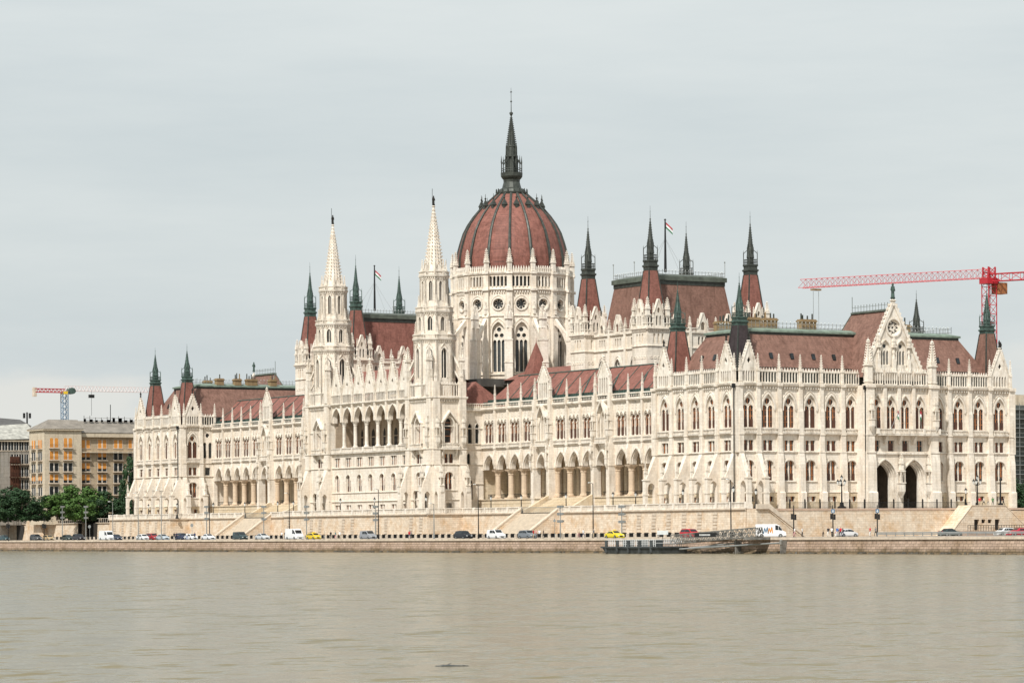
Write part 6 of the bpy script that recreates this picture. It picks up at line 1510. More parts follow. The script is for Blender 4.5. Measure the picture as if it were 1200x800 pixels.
def traffic(px, y, label, sign=False):
    p = at(px, y=y); t = thing('traffic_light', label, 'traffic light', (p[0], p[1], QZ+.1), R(-30), 'traffic lights at the crossing')
    m = MB(); m.lathe(0, 0, [(0, .12), (5.6, .09)], 6); link('post', m.mesh('post', M['iron']), t)
    for dx, zz in ((.3, 3.0), (-.3, 3.1)):
        m = MB(); m.box(dx-.17, dx+.17, -.16, .16, zz, zz+1.0); o = link('signal_head', m.mesh('signal_head', M['iron']), t)
    if sign: m = MB(); m.box(-.32, .32, -.16, -.12, 4.2, 4.9); link('road_sign', m.mesh('road_sign', M['blue']), t); m = MB(); m.box(-.05, .05, -.17, -.161, 4.3, 4.8); m.box(-.16, .16, -.17, -.161, 4.45, 4.53); link('sign_symbol', m.mesh('sign_symbol', M['white']), t)
traffic(930, -26, 'traffic light without a sign right of the lettered van'); traffic(976, -26, 'traffic light with blue sign among the waiting walkers', True); traffic(1028, -26, 'traffic light with blue sign at the end of the crash barrier', True)
traffic(9.5, 235, 'traffic light near the left edge of the embankment'); traffic(51.5, 235, 'traffic light before the trapezoid ramp, nearest the golden car')

# ---- people
def person_mesh(k):
    rr = random.Random(k); st = rr.uniform(-.22, .22); ar = rr.uniform(-.25, .35)
    V = [(0, 0, .92), (0, .0, 1.15), (0, .01, 1.38), (0, .02, 1.5), (0, .03, 1.62), (0, .02, 1.72),
         (.1, 0, .88), (.12, -st, .5), (.12, -st*1.2+.02, .1), (.12, -st*1.2-.12, .04), (-.1, 0, .88), (-.12, st, .5), (-.12, st*.8+.04, .1), (-.12, st*.8-.1, .04),
         (.19, 0, 1.4), (.25, .04, 1.13), (.24, -.1-ar, .9+abs(ar)*.4), (-.19, 0, 1.4), (-.25, .04, 1.13), (-.24, -.06, .88)]
    E_ = [(0,1),(1,2),(2,3),(3,4),(4,5),(0,6),(6,7),(7,8),(8,9),(0,10),(10,11),(11,12),(12,13),(2,14),(14,15),(15,16),(2,17),(17,18),(18,19)]
    rad = [.15,.145,.17,.06,.1,.085,.1,.065,.045,.04,.1,.065,.045,.04,.065,.045,.035,.065,.045,.035]
    me = bpy.data.meshes.new('tmp'); me.from_pydata(V, E_, []); ob = bpy.data.objects.new('tmp', me); COL.objects.link(ob)
    sk = ob.modifiers.new('s', 'SKIN'); ss = ob.modifiers.new('u', 'SUBSURF'); ss.levels = 1; ss.render_levels = 1
    for i, r in enumerate(rad): me.skin_vertices[0].data[i].radius = (r, r*.85)
    me.skin_vertices[0].data[0].use_root = True
    dg = bpy.context.evaluated_depsgraph_get(); dg.update(); ev = ob.evaluated_get(dg); out = bpy.data.meshes.new_from_object(ev)
    out.name = 'person'; bpy.data.objects.remove(ob)
    for n_ in range(4): out.materials.append(M['skin'])
    for p in out.polygons:
        z = p.center.z; x = abs(p.center.x); p.use_smooth = True
        if z > 1.66 or (z > 1.56 and p.center.y > .06): p.material_index = 3
        elif z > 1.46: p.material_index = 0
        elif z > .93: p.material_index = 1 if not (x > .2 and z < 1.15) else 0
        elif z > .12 and not (x > .2): p.material_index = 2
        elif z <= .12: p.material_index = 3
        else: p.material_index = 0
    return out
PM = []
def ensure_skin(me): pass
try:
    for k in range(4): PM.append(person_mesh(k+1))
except Exception as ex:
    print('person failed', ex)
COLS = {'red': (.5, .02, .03), 'white': (.75, .75, .73), 'black': (.02, .02, .022), 'blue': (.06, .15, .4), 'teal': (.05, .28, .32), 'grey': (.2, .2, .2), 'beige': (.5, .4, .28), 'green': (.08, .2, .08), 'pink': (.6, .3, .3), 'navy': (.03, .04, .1), 'hair': (.04, .025, .015)}
CM = {k: plain('cloth_'+k, v, .85, var=.08) for k, v in COLS.items()}
def person(px, pos, top, bottom, label, k, z=QZ+.12, rz=0, group=None):
    if not PM: return
    o = link('person', PM[k % len(PM)], None, (pos[0], pos[1], z), R(rz)); tag(o, label, 'person', group)
    for i, mm in ((1, CM[top]), (2, CM[bottom]), (3, CM['hair'])): o.material_slots[i].link = 'OBJECT'; o.material_slots[i].material = mm
PP = [(204, -24, 'black', 'grey', 'person in a black top, leftmost of the walkers by the navy car'), (206.5, -24.5, 'navy', 'black', 'person in navy beside the black-dressed walker'), (219, -24, 'white', 'blue', 'person in white and blue right of the navy car'), (228, -24, 'navy', 'black', 'person in dark clothes by the tall round sign'),
 (330, -24.5, 'white', 'black', 'person in white left of the long white van'), (334, -16.5, 'black', 'grey', 'person in black behind the long white van'), (379.5, -24.5, 'beige', 'grey', 'person in beige sitting height behind the yellow taxi'), (387.5, -24, 'black', 'black', 'person in black between the walkers in beige and teal'), (393, -24.5, 'teal', 'pink', 'person in a teal top on the quay'), (398, -24.5, 'white', 'beige', 'person in a white top right of the teal one'),
 (479.5, -24.5, 'red', 'navy', 'person in a bright red jacket walking alone before the river tower'), (481.5, -25, 'grey', 'black', 'person in grey half hidden beside the red jacket'), (625, -24, 'red', 'beige', 'person in red in front of the grey car'), (628, -24.5, 'pink', 'grey', 'person in pink right of the red one by the grey car'), (632, -23.5, 'white', 'black', 'person in white at the bonnet of the grey car'), (636.5, -24.5, 'black', 'black', 'person in black, last of the group by the grey car'),
 (678, -25, 'beige', 'pink', 'person in beige left of the black lamp post near the pontoon'), (683.5, -25, 'white', 'navy', 'person in white leaning near the pontoon'), (695.5, -25, 'grey', 'beige', 'person in grey at the foot of the black lamp post'), (771, -26, 'beige', 'grey', 'person in brown beige between pontoon and red car')]
for i, (px, x, a, b, l) in enumerate(PP):
    person(px, at(px, x=x), a, b, l, i, rz=rnd.uniform(0, 360))
PS = [(931, -27, 'white', 'pink', 'person in a white shirt at the post of the first traffic light'), (940, -28, 'white', 'black', 'person in white shirt and black shorts walking alone'), (964.5, -28, 'beige', 'black', 'person in beige, leftmost of the crossing group'), (970.5, -27.5, 'black', 'white', 'person in black top and white trousers at the crossing'), (974.5, -28, 'white', 'black', 'person in white shirt by the second traffic light'),
 (981, -28, 'blue', 'beige', 'person in a blue top at the crossing'), (985, -27.5, 'red', 'black', 'person in a red top at the crossing'), (987.5, -28.5, 'black', 'navy', 'person in black, rightmost of the crossing group'), (1019.5, -28, 'red', 'white', 'person with red top standing alone by the third traffic light'), (1026, -27, 'grey', 'black', 'person in grey at the post of the third traffic light')]
for i, (px, y, a, b, l) in enumerate(PS): person(px, at(px, y=y), a, b, l, i+1, rz=rnd.uniform(0, 360))
for i, (px, a, b, l) in enumerate([(1148, 'red', 'beige', 'person in red on the ramp house roof, leftmost'), (1153, 'white', 'black', 'person in white on the ramp house roof, next to the red one'), (1158, 'beige', 'grey', 'person in beige in the middle of the ramp house roof'), (1163.5, 'green', 'black', 'person in green on the ramp house roof'), (1176, 'black', 'black', 'person in black by the mast on the ramp house roof')]):
    person(px, at(px, y=-12.5), a, b, l, i, z=TZ+.35, rz=rnd.uniform(0, 360))

# ---- stone ramp house at the right with two doors
xa, xb = at(1112, y=-14)[0], at(1215, y=-14)[0]
rh = thing('ramp_house', 'pale stone ramp block with two dark doorways at the foot of the terrace wall', 'stair house', ((xa+xb)/2, -14, QZ)); ROOTS.add(rh.name)
F = Fr(0, -14.0, 1, 0, 0, -1)
X = lambda px: at(px, y=-14.0)[0]
m = MB(); zt = TZ+.4
F.panel(m, [(X(1112), QZ), (X(1143), QZ), (X(1172), QZ), (X(1212), QZ), (X(1178), zt), (X(1139), zt)], [rect((X(1141.5)+X(1147.5))/2, QZ+1.1, 1.2, QZ+3.1), rect((X(1166)+X(1171.5))/2, QZ+1.1, 1.2, QZ+3.1), rect(X(1152.5), QZ+2.4, .95, QZ+3.1), rect(X(1160), QZ+2.4, .95, QZ+3.1)], 0, .5)
pts = [(X(1112), QZ), (X(1212), QZ), (X(1178), zt), (X(1139), zt)]
F.slab(m, pts, -3.9, -.9); F.strip(m, [pts[1], pts[2], pts[3], pts[0]], .12, -3.9, .08)
P('masonry', m, M['wall'], rh)
m = MB(); F.box(m, X(1139), X(1174), -.89, -.5, QZ+.6, QZ+3.3); P('doorway', m, M['dark'], rh)
m = MB()
for i in range(24): s = X(1128)+i*.62; F.box(m, s-.03, s+.03, 1.5, 1.56, QZ+.95, QZ+2.0)
F.box(m, X(1128), X(1128)+14.4, 1.5, 1.56, QZ+1.95, QZ+2.02); F.box(m, X(1128), X(1128)+14.4, 1.5, 1.56, QZ+1.5, QZ+1.55); P('railing', m, M['iron'], rh); m = MB(); F.box(m, X(1122), X(1260), .12, 3.2, QZ, QZ+.95); P('forecourt', m, plain('red_brown_paving', (.34, .24, .18), .9), rh)
# trapezoid ramp far left
xw = -3.8
rl = thing('stone_ramp', 'trapezoid stone ramp block leaning on the wall at the far left', 'ramp', (xw, at(42, x=xw-1.5)[1], QZ)); ROOTS.add(rl.name)
Y = lambda px: at(px, x=xw-1.5)[1]
F = Fr(xw-1.5, 0, 0, 1, -1, 0); m = MB(); F.slab(m, [(Y(52), QZ), (Y(26), QZ), (Y(32), 8.6), (Y(44.5), 8.6)], -2.0, 0); P('masonry', m, M['wall'], rl)
m = MB(); F.box(m, Y(22), Y(14.5), -1.48, -1.2, QZ, QZ+4.2); P('doorway', m, M['dark'], rl)

# ---- pontoon, gangway and mooring booms
def Yq(px, x=-36): return at(px, x=x)[1]
y0, y1 = Yq(793, -36), Yq(706, -40); pn = thing('floating_pontoon', 'dark floating pontoon with white railings moored below the quay', 'pontoon', (-37, (y0+y1)/2, WZ)); ROOTS.add(pn.name)
m = MB(); m.rings([[(-39.6, y0, WZ-.6), (-34.2, y0, WZ-.6), (-34.0, y0-.3, WZ+1.15), (-40, y0-.3, WZ+1.15)], [(-39.6, y1-1.2, WZ-.6), (-34.2, y1-1.2, WZ-.6), (-34.0, y1+.4, WZ+1.15), (-40, y1+.4, WZ+1.15)]]); m.box(-40.15, -33.9, y0-.4, y1+.5, WZ+.95, WZ+1.2); P('hull', m, M['hull'], pn)
m = MB()
for xx in (-39.7, -34.4):
    for zz in (.45, .8, 1.15): m.tube((xx, y0+1, WZ+1.2+zz), (xx, y1-1, WZ+1.2+zz), .045, 4)
    n = 26
    for i in range(n+1): y = y0+1+(y1-y0-2)*i/n; m.tube((xx, y, WZ+1.2), (xx, y, WZ+2.4), .05, 4)
for y in (y0+1, y1-1): 
    for zz in (.6, 1.15): m.tube((-39.7, y, WZ+1.2+zz), (-34.4, y, WZ+1.2+zz), .045, 4)
P('railing', m, M['white'], pn)
for i in range(5): y = y0+2+(y1-y0-3)*i/4; m = MB(); m.lathe(-39.9, y, [(WZ+.2, .28), (WZ+2.2, .28), (WZ+2.3, .2)], 8); P('fender_post', m, M['hull'], pn)
for i in range(3): y = y0+4+(y1-y0-8)*i/2; m = MB(); m.box(-38, -36.6, y-.7, y+.7, WZ+1.2, WZ+2.3); P('deck_box', m, M['hull'], pn)
ga, gb_ = Vector((-34.5, Yq(793, -34.5), WZ+1.6)), Vector((-32.3, at(893, x=-32.3)[1], QZ+.3))
gw = thing('gangway', 'dark lattice gangway sloping up from the pontoon to the quay', 'gangway', tuple(gb_)); ROOTS.add(gw.name)
m = MB(); n = 18; dv = (gb_-ga)/n
for sx in (-1.3, 0):
    for dz in (0, 1.5): m.tube(ga+Vector((sx, 0, dz)), gb_+Vector((sx, 0, dz)), .09, 4)
    for i in range(n+1):
        p = ga+dv*i+Vector((sx, 0, 0)); m.tube(p, p+Vector((0, 0, 1.5)), .05, 4)
        if i < n: m.tube(p, p+dv+Vector((0, 0, 1.5)), .05, 4); m.tube(p+Vector((0, 0, 1.5)), p+dv, .05, 4)
        if i < n: m.tube(p+Vector((0, 0, .75)), p+dv+Vector((0, 0, .75)), .04, 4)
P('truss', m, M['lattice'], gw)
m = MB(); m.add([tuple(ga+Vector((-1.25, 0, .1))), tuple(gb_+Vector((-1.25, 0, .1))), tuple(gb_+Vector((-.05, 0, .1))), tuple(ga+Vector((-.05, 0, .1)))], [(0, 1, 2, 3)]); P('deck', m, M['grey'], gw)
p = ga+dv*8.6; m = MB(); m.box(-35.95, -35.88, p.y-3.2, p.y+3.0, p.z+.6, p.z+1.3); P('name_board', m, M['iron'], gw)
m = MB()
for i in range(9): m.box(-35.97, -35.951, p.y-1.6+i*.36, p.y-1.38+i*.36, p.z+.82, p.z+1.08)
P('lettering', m, M['white'], gw)
m = MB(); m.box(-35.6, -32.2, at(893, x=-33)[1]-1.2, at(893, x=-33)[1]+1.6, QZ-.2, QZ+.2); P('landing', m, M['lattice'], gw)
m = MB(); yb_ = Yq(779, -35.5); m.box(-36, -35.9, yb_-1.6, yb_+1.6, WZ+3.2, WZ+3.9); o = P('sign_board', m, M['lamp'], gw)
m = MB(); m.tube((-35.95, yb_, WZ+1.5), (-35.95, yb_, WZ+3.3), .05, 4); P('sign_post', m, M['iron'], gw)
def boom(pa, pb, label):
    t = thing('mooring_boom', label, 'mooring boom', (-33, pb, WZ), 0, 'mooring booms'); ROOTS.add(t.name)
    m = MB(); m.tube((-36.5, pa, WZ+.75), (-33.2, pb, WZ+1.75), .14, 6); P('pole', m, M['grey'], t)
    m = MB(); m.box(-33.3, -32.1, pb-.14, pb+.14, WZ-.2, WZ+2.1); m.lathe(-33.2, pb, [(WZ+1.5, .3), (WZ+2.1, .3), (WZ+2.3, .1)], 6); P('bracket', m, M['lattice'], t)
boom(Yq(796, -36.5), at(915, x=-33.2)[1], 'long steel mooring boom ending at the post right of the gangway'); boom(Yq(797, -36.5)-.5, at(862, x=-33.2)[1], 'short steel mooring boom under the gangway')
p = at(528, 780, z=WZ); lg = MB(); dr_ = Vector((right.x, right.y, 0))
def bit(c0, c1, r0, r1):
    a_, b2 = Vector((p[0], p[1], WZ-.01))+dr_*c0, Vector((p[0], p[1], WZ+.0))+dr_*c1
    for i in range(6):
        u, v = a_.lerp(b2, i/6), a_.lerp(b2, (i+1)/6); lg.tube(u+Vector((0, 0, rnd.uniform(-.01, .02))), v+Vector((0, 0, rnd.uniform(-.01, .02))), r0+(r1-r0)*math.sin(i/6*3.1), 6, r0+(r1-r0)*math.sin((i+1)/6*3.1))
bit(-.42, .30, .012, .045); bit(.05, .5, .008, .02); lg.tube(Vector((p[0], p[1], WZ+.02))-dr_*.1, Vector((p[0], p[1], WZ+.10))+dr_*.03, .015, 5, .004)
o = link('driftwood', lg.mesh('driftwood', M['hull'])); tag(o, 'dark piece of driftwood floating in the river near the viewer', 'driftwood')

# ---- flags on the palace
def flag_mesh(name, w, h, vertical=False, droop=.5):
    ms = [paint('flag_red', (.42, .05, .06), .8), paint('flag_white', (.75, .75, .75), .8), paint('flag_green', (.04, .17, .08), .8)]
    m = MB(); n = 8
    for b in range(3):
        m.mi = b
        for i in range(n):
            def pt(u, v): return (u*w*(1-droop*.5)+.12*math.sin(v*9)*u, .15*math.sin(u*7+v*2)*h*.3, -v*h-u*w*droop)
            m.add([pt(i/n, b/3), pt((i+1)/n, b/3), pt((i+1)/n, (b+1)/3), pt(i/n, (b+1)/3)], [(0, 1, 2, 3)])
    return m.mesh(name, ms)
FM = flag_mesh('flag', 2.1, 1.3, droop=.65)
for (y, label, px) in ((70.2, 'tall dark flagpole with striped flag on the nearer chamber roof', 0), (266.6-70.2, 'tall dark flagpole with striped flag on the farther chamber roof', 0)):
    t = thing('flagpole', label, 'flagpole', (31.5, y, 57.7), 0, 'flagpoles on the roofs'); m = MB(); m.lathe(0, 0, [(0, .3), (10.8, .14), (10.9, .3), (11.1, .05)], 8); link('pole', m.mesh('pole', M['iron']), t)
    for dx, dy in ((5, 0), (-5, 0), (0, 5), (0, -5)): m = MB(); m.tube((0, 0, 7), (dx, dy, 0), .025, 3); link('guy_wire', m.mesh('guy_wire', M['grey']), t)
    link('flag', FM, t, (.2, 0, 10.4 if y < 100 else 9.9), R(-25))
for px, sw, label in ((1044, 1, 'slanting flagstaff on the long balcony with folded flag, left one'), (1080, -1, 'slanting flagstaff on the long balcony with folded flag, right one')):
    p = at(px, 498, y=-4.1); t = thing('balcony_flag', label, 'flag', (p[0], -4.1, 22.8), 0, 'flags on the balcony')
    m = MB(); m.tube((0, 0, 0), (sw*1.6, -1.2, 4.2), .06, 5); link('staff', m.mesh('staff', M['grey']), t)
    link('flag', flag_mesh('flag', .8, 1.7, droop=.7), t, (sw*1.0, -.8, 3.6), R(10))

# ---- tower cranes
def lattice(mb, A, B, w, n, r=.12, tri=False):
    A, B = Vector(A), Vector(B); d = (B-A).normalized(); u = Vector((0, 0, 1)) if abs(d.z) < .9 else Vector((1, 0, 0)); s = d.cross(u).normalized(); u = s.cross(d).normalized()
    cor = [(-.5, 0), (.5, 0), (0, .9)] if tri else [(-.5, -.5), (.5, -.5), (.5, .5), (-.5, .5)]
    off = [s*a*w+u*b*w for a, b in cor]
    for o in off: mb.tube(A+o, B+o, r, 4)
    for i in range(n):
        p, q = A.lerp(B, i/n), A.lerp(B, (i+1)/n)
        for k in range(len(off)):
            o1, o2 = off[k], off[(k+1) % len(off)]; mb.tube(p+o1, q+o2, r*.6, 3); mb.tube(p+o1, p+o2, r*.5, 3)
red = M['red']
ct = at(1159, 318, y=95); top = Vector(ct); cr_ = thing('tower_crane', 'big red tower crane whose long jib crosses the sky at the right', 'crane', (ct[0], ct[1], TZ)); ROOTS.add(cr_.name)
m = MB(); lattice(m, (top.x, top.y, TZ), (top.x, top.y, top.z-1.5), 2.4, 26, .12); P('mast', m, red, cr_)
tipL = Vector(at(938, 337.5, z=top.z-1.5)); d = (tipL-Vector((top.x, top.y, top.z-1.5))).normalized()
m = MB(); lattice(m, Vector((top.x, top.y, top.z-1.5)), tipL, 2.3, 34, .085, True); P('jib', m, paint('crane_red', (.60, .09, .10), .5), cr_)
m = MB(); lattice(m, Vector((top.x, top.y, top.z-1.5)), Vector((top.x, top.y, top.z-1.5))-d*22, 1.7, 8, .13); e_ = Vector((top.x, top.y, top.z-1.5))-d*17; m.box(e_.x-2, e_.x+5, e_.y-2, e_.y+2, e_.z-2.6, e_.z+.9); P('counter_jib', m, red, cr_)
m = MB(); m.box(top.x-1.7, top.x+1.7, top.y-1.5, top.y+1.5, top.z-2.9, top.z-1.7); lattice(m, (top.x, top.y, top.z-1.6), (top.x, top.y, top.z+1.0), 2.0, 2, .2); P('slewing_unit', m, red, cr_)
m = MB(); m.box(top.x+1.5, top.x+4.2, top.y-1.5, top.y+1, top.z-5.2, top.z-2.6); P('cab', m, M['wood'], cr_)
hk = Vector((top.x, top.y, top.z-1.5))+d*((tipL-top).length*.915); m = MB(); m.box(hk.x-1.2, hk.x+1.2, hk.y-.6, hk.y+.6, hk.z-.8, hk.z-.4); P('trolley', m, M['brickc'], cr_)
m = MB()
for dx in (-.8, .8): m.tube((hk.x+dx, hk.y, hk.z-1), (hk.x+dx, hk.y, hk.z-16), .06, 3)
P('cable', m, M['grey'], cr_)
ct = at(75.5, 459, y=430); top = Vector(ct); cl = thing('tower_crane', 'blue-masted tower crane with red counter-jib behind the apartment block', 'crane', (ct[0], ct[1], 8)); ROOTS.add(cl.name)
m = MB(); lattice(m, (top.x, top.y, 8), (top.x, top.y, top.z), 1.7, 24, .14); P('mast', m, M['blue'], cl)
e1 = Vector(at(182, 455.5, y=430)); e1.z = top.z+.3; e0 = Vector((top.x, top.y, top.z+.3)); d = (e1-e0).normalized()
m = MB(); lattice(m, e0, e1, 1.7, 26, .075, True); P('jib', m, M['cranewhite'], cl)
e2 = Vector(at(40.5, 459, y=430)); e2.z = top.z+.3; m = MB(); lattice(m, e0, e2, 1.1, 8, .15); P('counter_jib', m, red, cl)
m = MB(); m.box(e2.x-.5, e2.x+.5, e2.y-.6, e2.y+.6, e2.z-1.9, e2.z+.9); P('counterweight', m, M['coping'], cl)
m = MB(); c0 = e0+d*2.2; m.rings([[(c0.x+1.25*math.cos(2*math.pi*j/12), c0.y-1.0, c0.z+1.0*math.sin(2*math.pi*j/12)) for j in range(12)], [(c0.x+1.25*math.cos(2*math.pi*j/12), c0.y+1.0, c0.z+1.0*math.sin(2*math.pi*j/12)) for j in range(12)]]); P('machinery_deck', m, M['verd'], cl)
m = MB(); m.box(top.x-.9, top.x+.9, top.y-.9, top.y+.9, top.z-.7, top.z+.1); P('slewing_ring', m, M['yellow'], cl)
h0 = e0+d*9; m = MB(); m.tube(h0, h0-Vector((0, 0, 7.5)), .06, 3); m.box(h0.x-.8, h0.x+.8, h0.y-.5, h0.y+.5, h0.z-2, h0.z-1); P('hook_block', m, M['iron'], cl)

# ---- apartment blocks at the left
def window_proto(w, h, kind, balcony=True, arched=False):
    ms = [M['coping'], M['orange'], M['glass'], M['iron'], M['white']]
    m = MB()
    m.mi = 0; LOC.box(m, -w/2-.15, w/2+.15, -.02, .12, -.18, 0); LOC.box(m, -.12, .12, -.02, .1, 0, h)
    top = h+(.0)
    for a, b in ((-w/2, -.12), (.12, w/2)):
        pts = arch((a+b)/2, 0, b-a, h-.3, h+.35, 4) if arched else [(a, 0), (b, 0), (b, h), (a, h)]
        m.mi = 2; LOC.slab(m, pts, -.02, .03)
        if kind: m.mi = 1; LOC.slab(m, pts if kind == 1 else [(a, h*.3), (b, h*.3), (b, h), (a, h)], .032, .08)
        m.mi = 4; LOC.box(m, a, a+.06, .03, .09, 0, h); LOC.box(m, b-.06, b, .03, .09, 0, h)
    f = m.mesh('window', ms)
    q = MB()
    if balcony:
        q.mi = 0; LOC.box(q, -w/2-.2, w/2+.2, 0, .75, -.3, -.18); q.mi = 3
        for i in range(int((w+.4)/.26)): s = -w/2-.2+i*.26; LOC.box(q, s, s+.03, .7, .73, -.18, .75)
        LOC.box(q, -w/2-.2, w/2+.2, .68, .74, .72, .77)
    return f, (q.mesh('balcony', ms) if balcony else None)
def put_window(f, bal, fr, s, z, parent):
    x, y, zz = fr.p(s, .01, z); o = link('window', f, parent, (x, y, zz), fr.rz())
    if bal: link('balcony', bal, o)
WK = {(k, b, a): window_proto(2.6, 2.2, k, b, a) for k in (0, 1, 2) for b in (0, 1) for a in (0, 1)}
YA = 312
ab = thing('apartment_building', 'tan seven-storey apartment block with orange window blinds left of the parliament', 'building', (20, YA, TZ)); ROOTS.add(ab.name)
zx = lambda px, py, y: at(px, py, y=y)
xs_, xt = zx(92, 500, YA)[0], zx(52, 500, YA-1.5)[0]
ze, zet = zx(120, 507, YA)[2], zx(70, 504, YA)[2]
m = MB(); m.box(xs_, xs_+60, YA, YA+14, TZ-1, ze); P('wall', m, M['tan'], ab)
m = MB(); m.box(xt, xs_+.2, YA-1.5, YA+9, TZ-1, zet); P('tower_wall', m, M['tanl'], ab)
m = MB(); m.box(xs_, xs_+60, YA-.9, YA+.2, ze-1.2, ze-.2); m.box(xs_, xs_+60, YA-1.2, YA+.1, ze-5.4, ze-5.15); m.box(xt-.5, xs_+.6, YA-2.0, YA+9.5, zet-.05, zet+.35); P('cornice', m, M['tanl'], ab)
zr = zx(110, 493, YA+6)[2]
m = MB(); m.add([(xs_-1, YA-.7, ze), (xs_+61, YA-.7, ze), (xs_+61, YA+7, zr), (xs_-3, YA+7, zr), (xs_+61, YA+15, ze), (xs_-1, YA+15, ze)], [(0, 1, 2, 3), (3, 2, 4, 5), (0, 3, 5)])
m.add([(xt-.6, YA-2.1, zet+.35), (xs_+.6, YA-2.1, zet+.35), (xs_+.6, YA+9.5, zet+.35), (xt-.6, YA+9.5, zet+.35), (xt+3, YA+3, zr+.1), (xs_+1, YA+3, zr+.1)], [(0, 1, 5, 4), (1, 2, 5), (3, 0, 4), (2, 3, 4, 5)]); P('roof', m, M['sheet'], ab)
FA = Fr(0, YA, 1, 0, 0, -1); FT = Fr(0, YA-1.5, 1, 0, 0, -1); FTW = Fr(xt, 0, 0, 1, -1, 0)
for ci, px in enumerate((100.3, 119.6, 138.3, 155.2, 170)):
    for ri, py in enumerate((525, 538.5, 552, 565.5, 579, 592)):
        kind = (1, 2, 2, 2, 0, 0)[ri] if ci < 2 else ((1, 0, 0, 0, 0, 0)[ri])
        f, b = WK[(kind, 1 if ri else 0, 0)]; put_window(f, b, FA, zx(px, py, YA)[0], zx(px, py, YA)[2], ab)
for ci, px in enumerate((63.2, 79.5)):
    for ri, py in enumerate((524, 538.2, 552, 565.4, 579.5, 593)):
        kind = (1, 1, 0, 2, 0, 0)[ri]; f, b = WK[(kind, 1, 1 if ri == 0 else 0)]; put_window(f, b, FT, zx(px, py, YA-1.5)[0], zx(px, py, YA-1.5)[2], ab)
for s in (YA+.8, YA+5.3):
    for ri in range(6): f, b = WK[((1, 0, 0, 2, 0, 0)[ri], 1, 0)]; o = put_window(f, b, FTW, s+.6, zx(63, (524, 538, 552, 565, 579.5, 593)[ri], YA-1.5)[2]-.2, ab)
m = MB()
for i in range(12): x = xs_+4+i*1.7; m.tube((x, YA+5.5, zr-.5), (x, YA+5.5, zr+rnd.uniform(.6, 1.5)), .07, 4); m.box(x, x+rnd.uniform(.3, .9), YA+5.2, YA+5.8, zr-.3, zr+rnd.uniform(.1, .9))
for zz in (.1, .8): m.tube((xs_+4, YA+5.5, zr+zz), (xs_+24, YA+5.5, zr+zz), .06, 4); m.tube((xs_+12, YA+6, zr), (xs_+12, YA+6, zr+4.5), .1, 4); m.tube((xs_+21, YA+6, zr), (xs_+21, YA+6, zr+3.2), .08, 4); P('roof_antenna', m, M['lattice'], ab)
m = MB(); m.lathe(xs_+22.5, YA+4.6, [(zr-.2, .1), (zr+.6, .8), (zr+.7, .1)], 8); P('satellite_dish', m, M['white'], ab)
bl = thing('apartment_building', 'grey run-down building with sheet metal roof at the left edge', 'building', (-15, 336, TZ)); ROOTS.add(bl.name)
YB = 334; x0, x1 = zx(-30, 500, YB)[0], zx(37, 500, YB)[0]; ze2, zr2 = zx(15, 516, YB)[2], zx(20, 497.5, YB+7)[2]
m = MB(); m.box(x0, x1, YB, YB+16, TZ-1, ze2); P('wall', m, M['greyb'], bl)
m = MB(); m.add([(x0-.5, YB-.8, ze2), (x1+2, YB-.8, ze2+.6), (x1+2, YB+8, zr2+.4), (x0-.5, YB+8, zr2-1), (x1+2, YB+17, ze2), (x0-.5, YB+17, ze2)], [(0, 1, 2, 3), (3, 2, 4, 5), (1, 4, 2), (0, 3, 5)]); P('roof', m, plain('pale_sheet_roof', (.36, .35, .31), .6, var=.35, scale=.8), bl)
m = MB(); m.box(x0, x1+1, YB-.6, YB+.1, ze2-.3, ze2+.1); P('cornice', m, M['tanl'], bl)
FB = Fr(0, YB, 1, 0, 0, -1)
for px in (2, 9, 16, 22, 28, 33.5):
    for ri, py in enumerate((527.5, 543, 558, 573, 587)):
        if px in (2, 9) and ri > 0: continue
        f, b = WK[(0, 1 if px > 12 and ri else 0, 0)]; x, y, z = zx(px, py, YB); o = link('window', f, bl, FB.p(x, .01, z), 0, (.62, 1, 1.15))
        if b: link('balcony', b, o)
m = MB(); xm = zx(21, 500, YB)[0]
for zz in (ze2-6, ze2-10, ze2-14): m.box(xm-2.6, xm+.4, YB-.9, YB-.1, zz, zz+.2)
for k in range(5): m.box(xm-2.6+k*.7, xm-2.5+k*.7, YB-.9, YB-.8, TZ, ze2-4)
m.box(xm-2.4, xm+.3, YB-.12, YB-.02, TZ+3, ze2-4.4); P('rubbish_chute', m, M['woodd'], bl)
b3 = thing('far_building', 'low roof with aerial mast rising behind the grey building', 'building', (-30, 380, TZ)); ROOTS.add(b3.name)
xl, xr_ = zx(-10, 500, 380)[0], zx(36, 500, 380)[0]; z3 = zx(10, 499, 380)[2]
m = MB(); m.box(xl, xr_, 380, 395, TZ, z3); P('wall', m, M['tanl'], b3)
m = MB(); m.add([(xl, 379, z3), (xr_, 379, z3), (xr_, 388, z3+2.2), (xl, 388, z3+3), (xr_, 396, z3), (xl, 396, z3)], [(0, 1, 2, 3), (3, 2, 4, 5), (1, 4, 2), (0, 3, 5)]); P('roof', m, M['sheetd'], b3)
m = MB(); xa_ = zx(41, 490, 380)[0]; m.tube((xa_, 386, z3-8), (xa_, 386, zx(41, 483, 386)[2]), .25, 5)
for dx in (-.9, .9): m.box(xa_+dx-.25, xa_+dx+.25, 385.7, 386.3, zx(41, 490, 386)[2], zx(41, 484, 386)[2])
P('aerial_mast', m, M['iron'], b3)
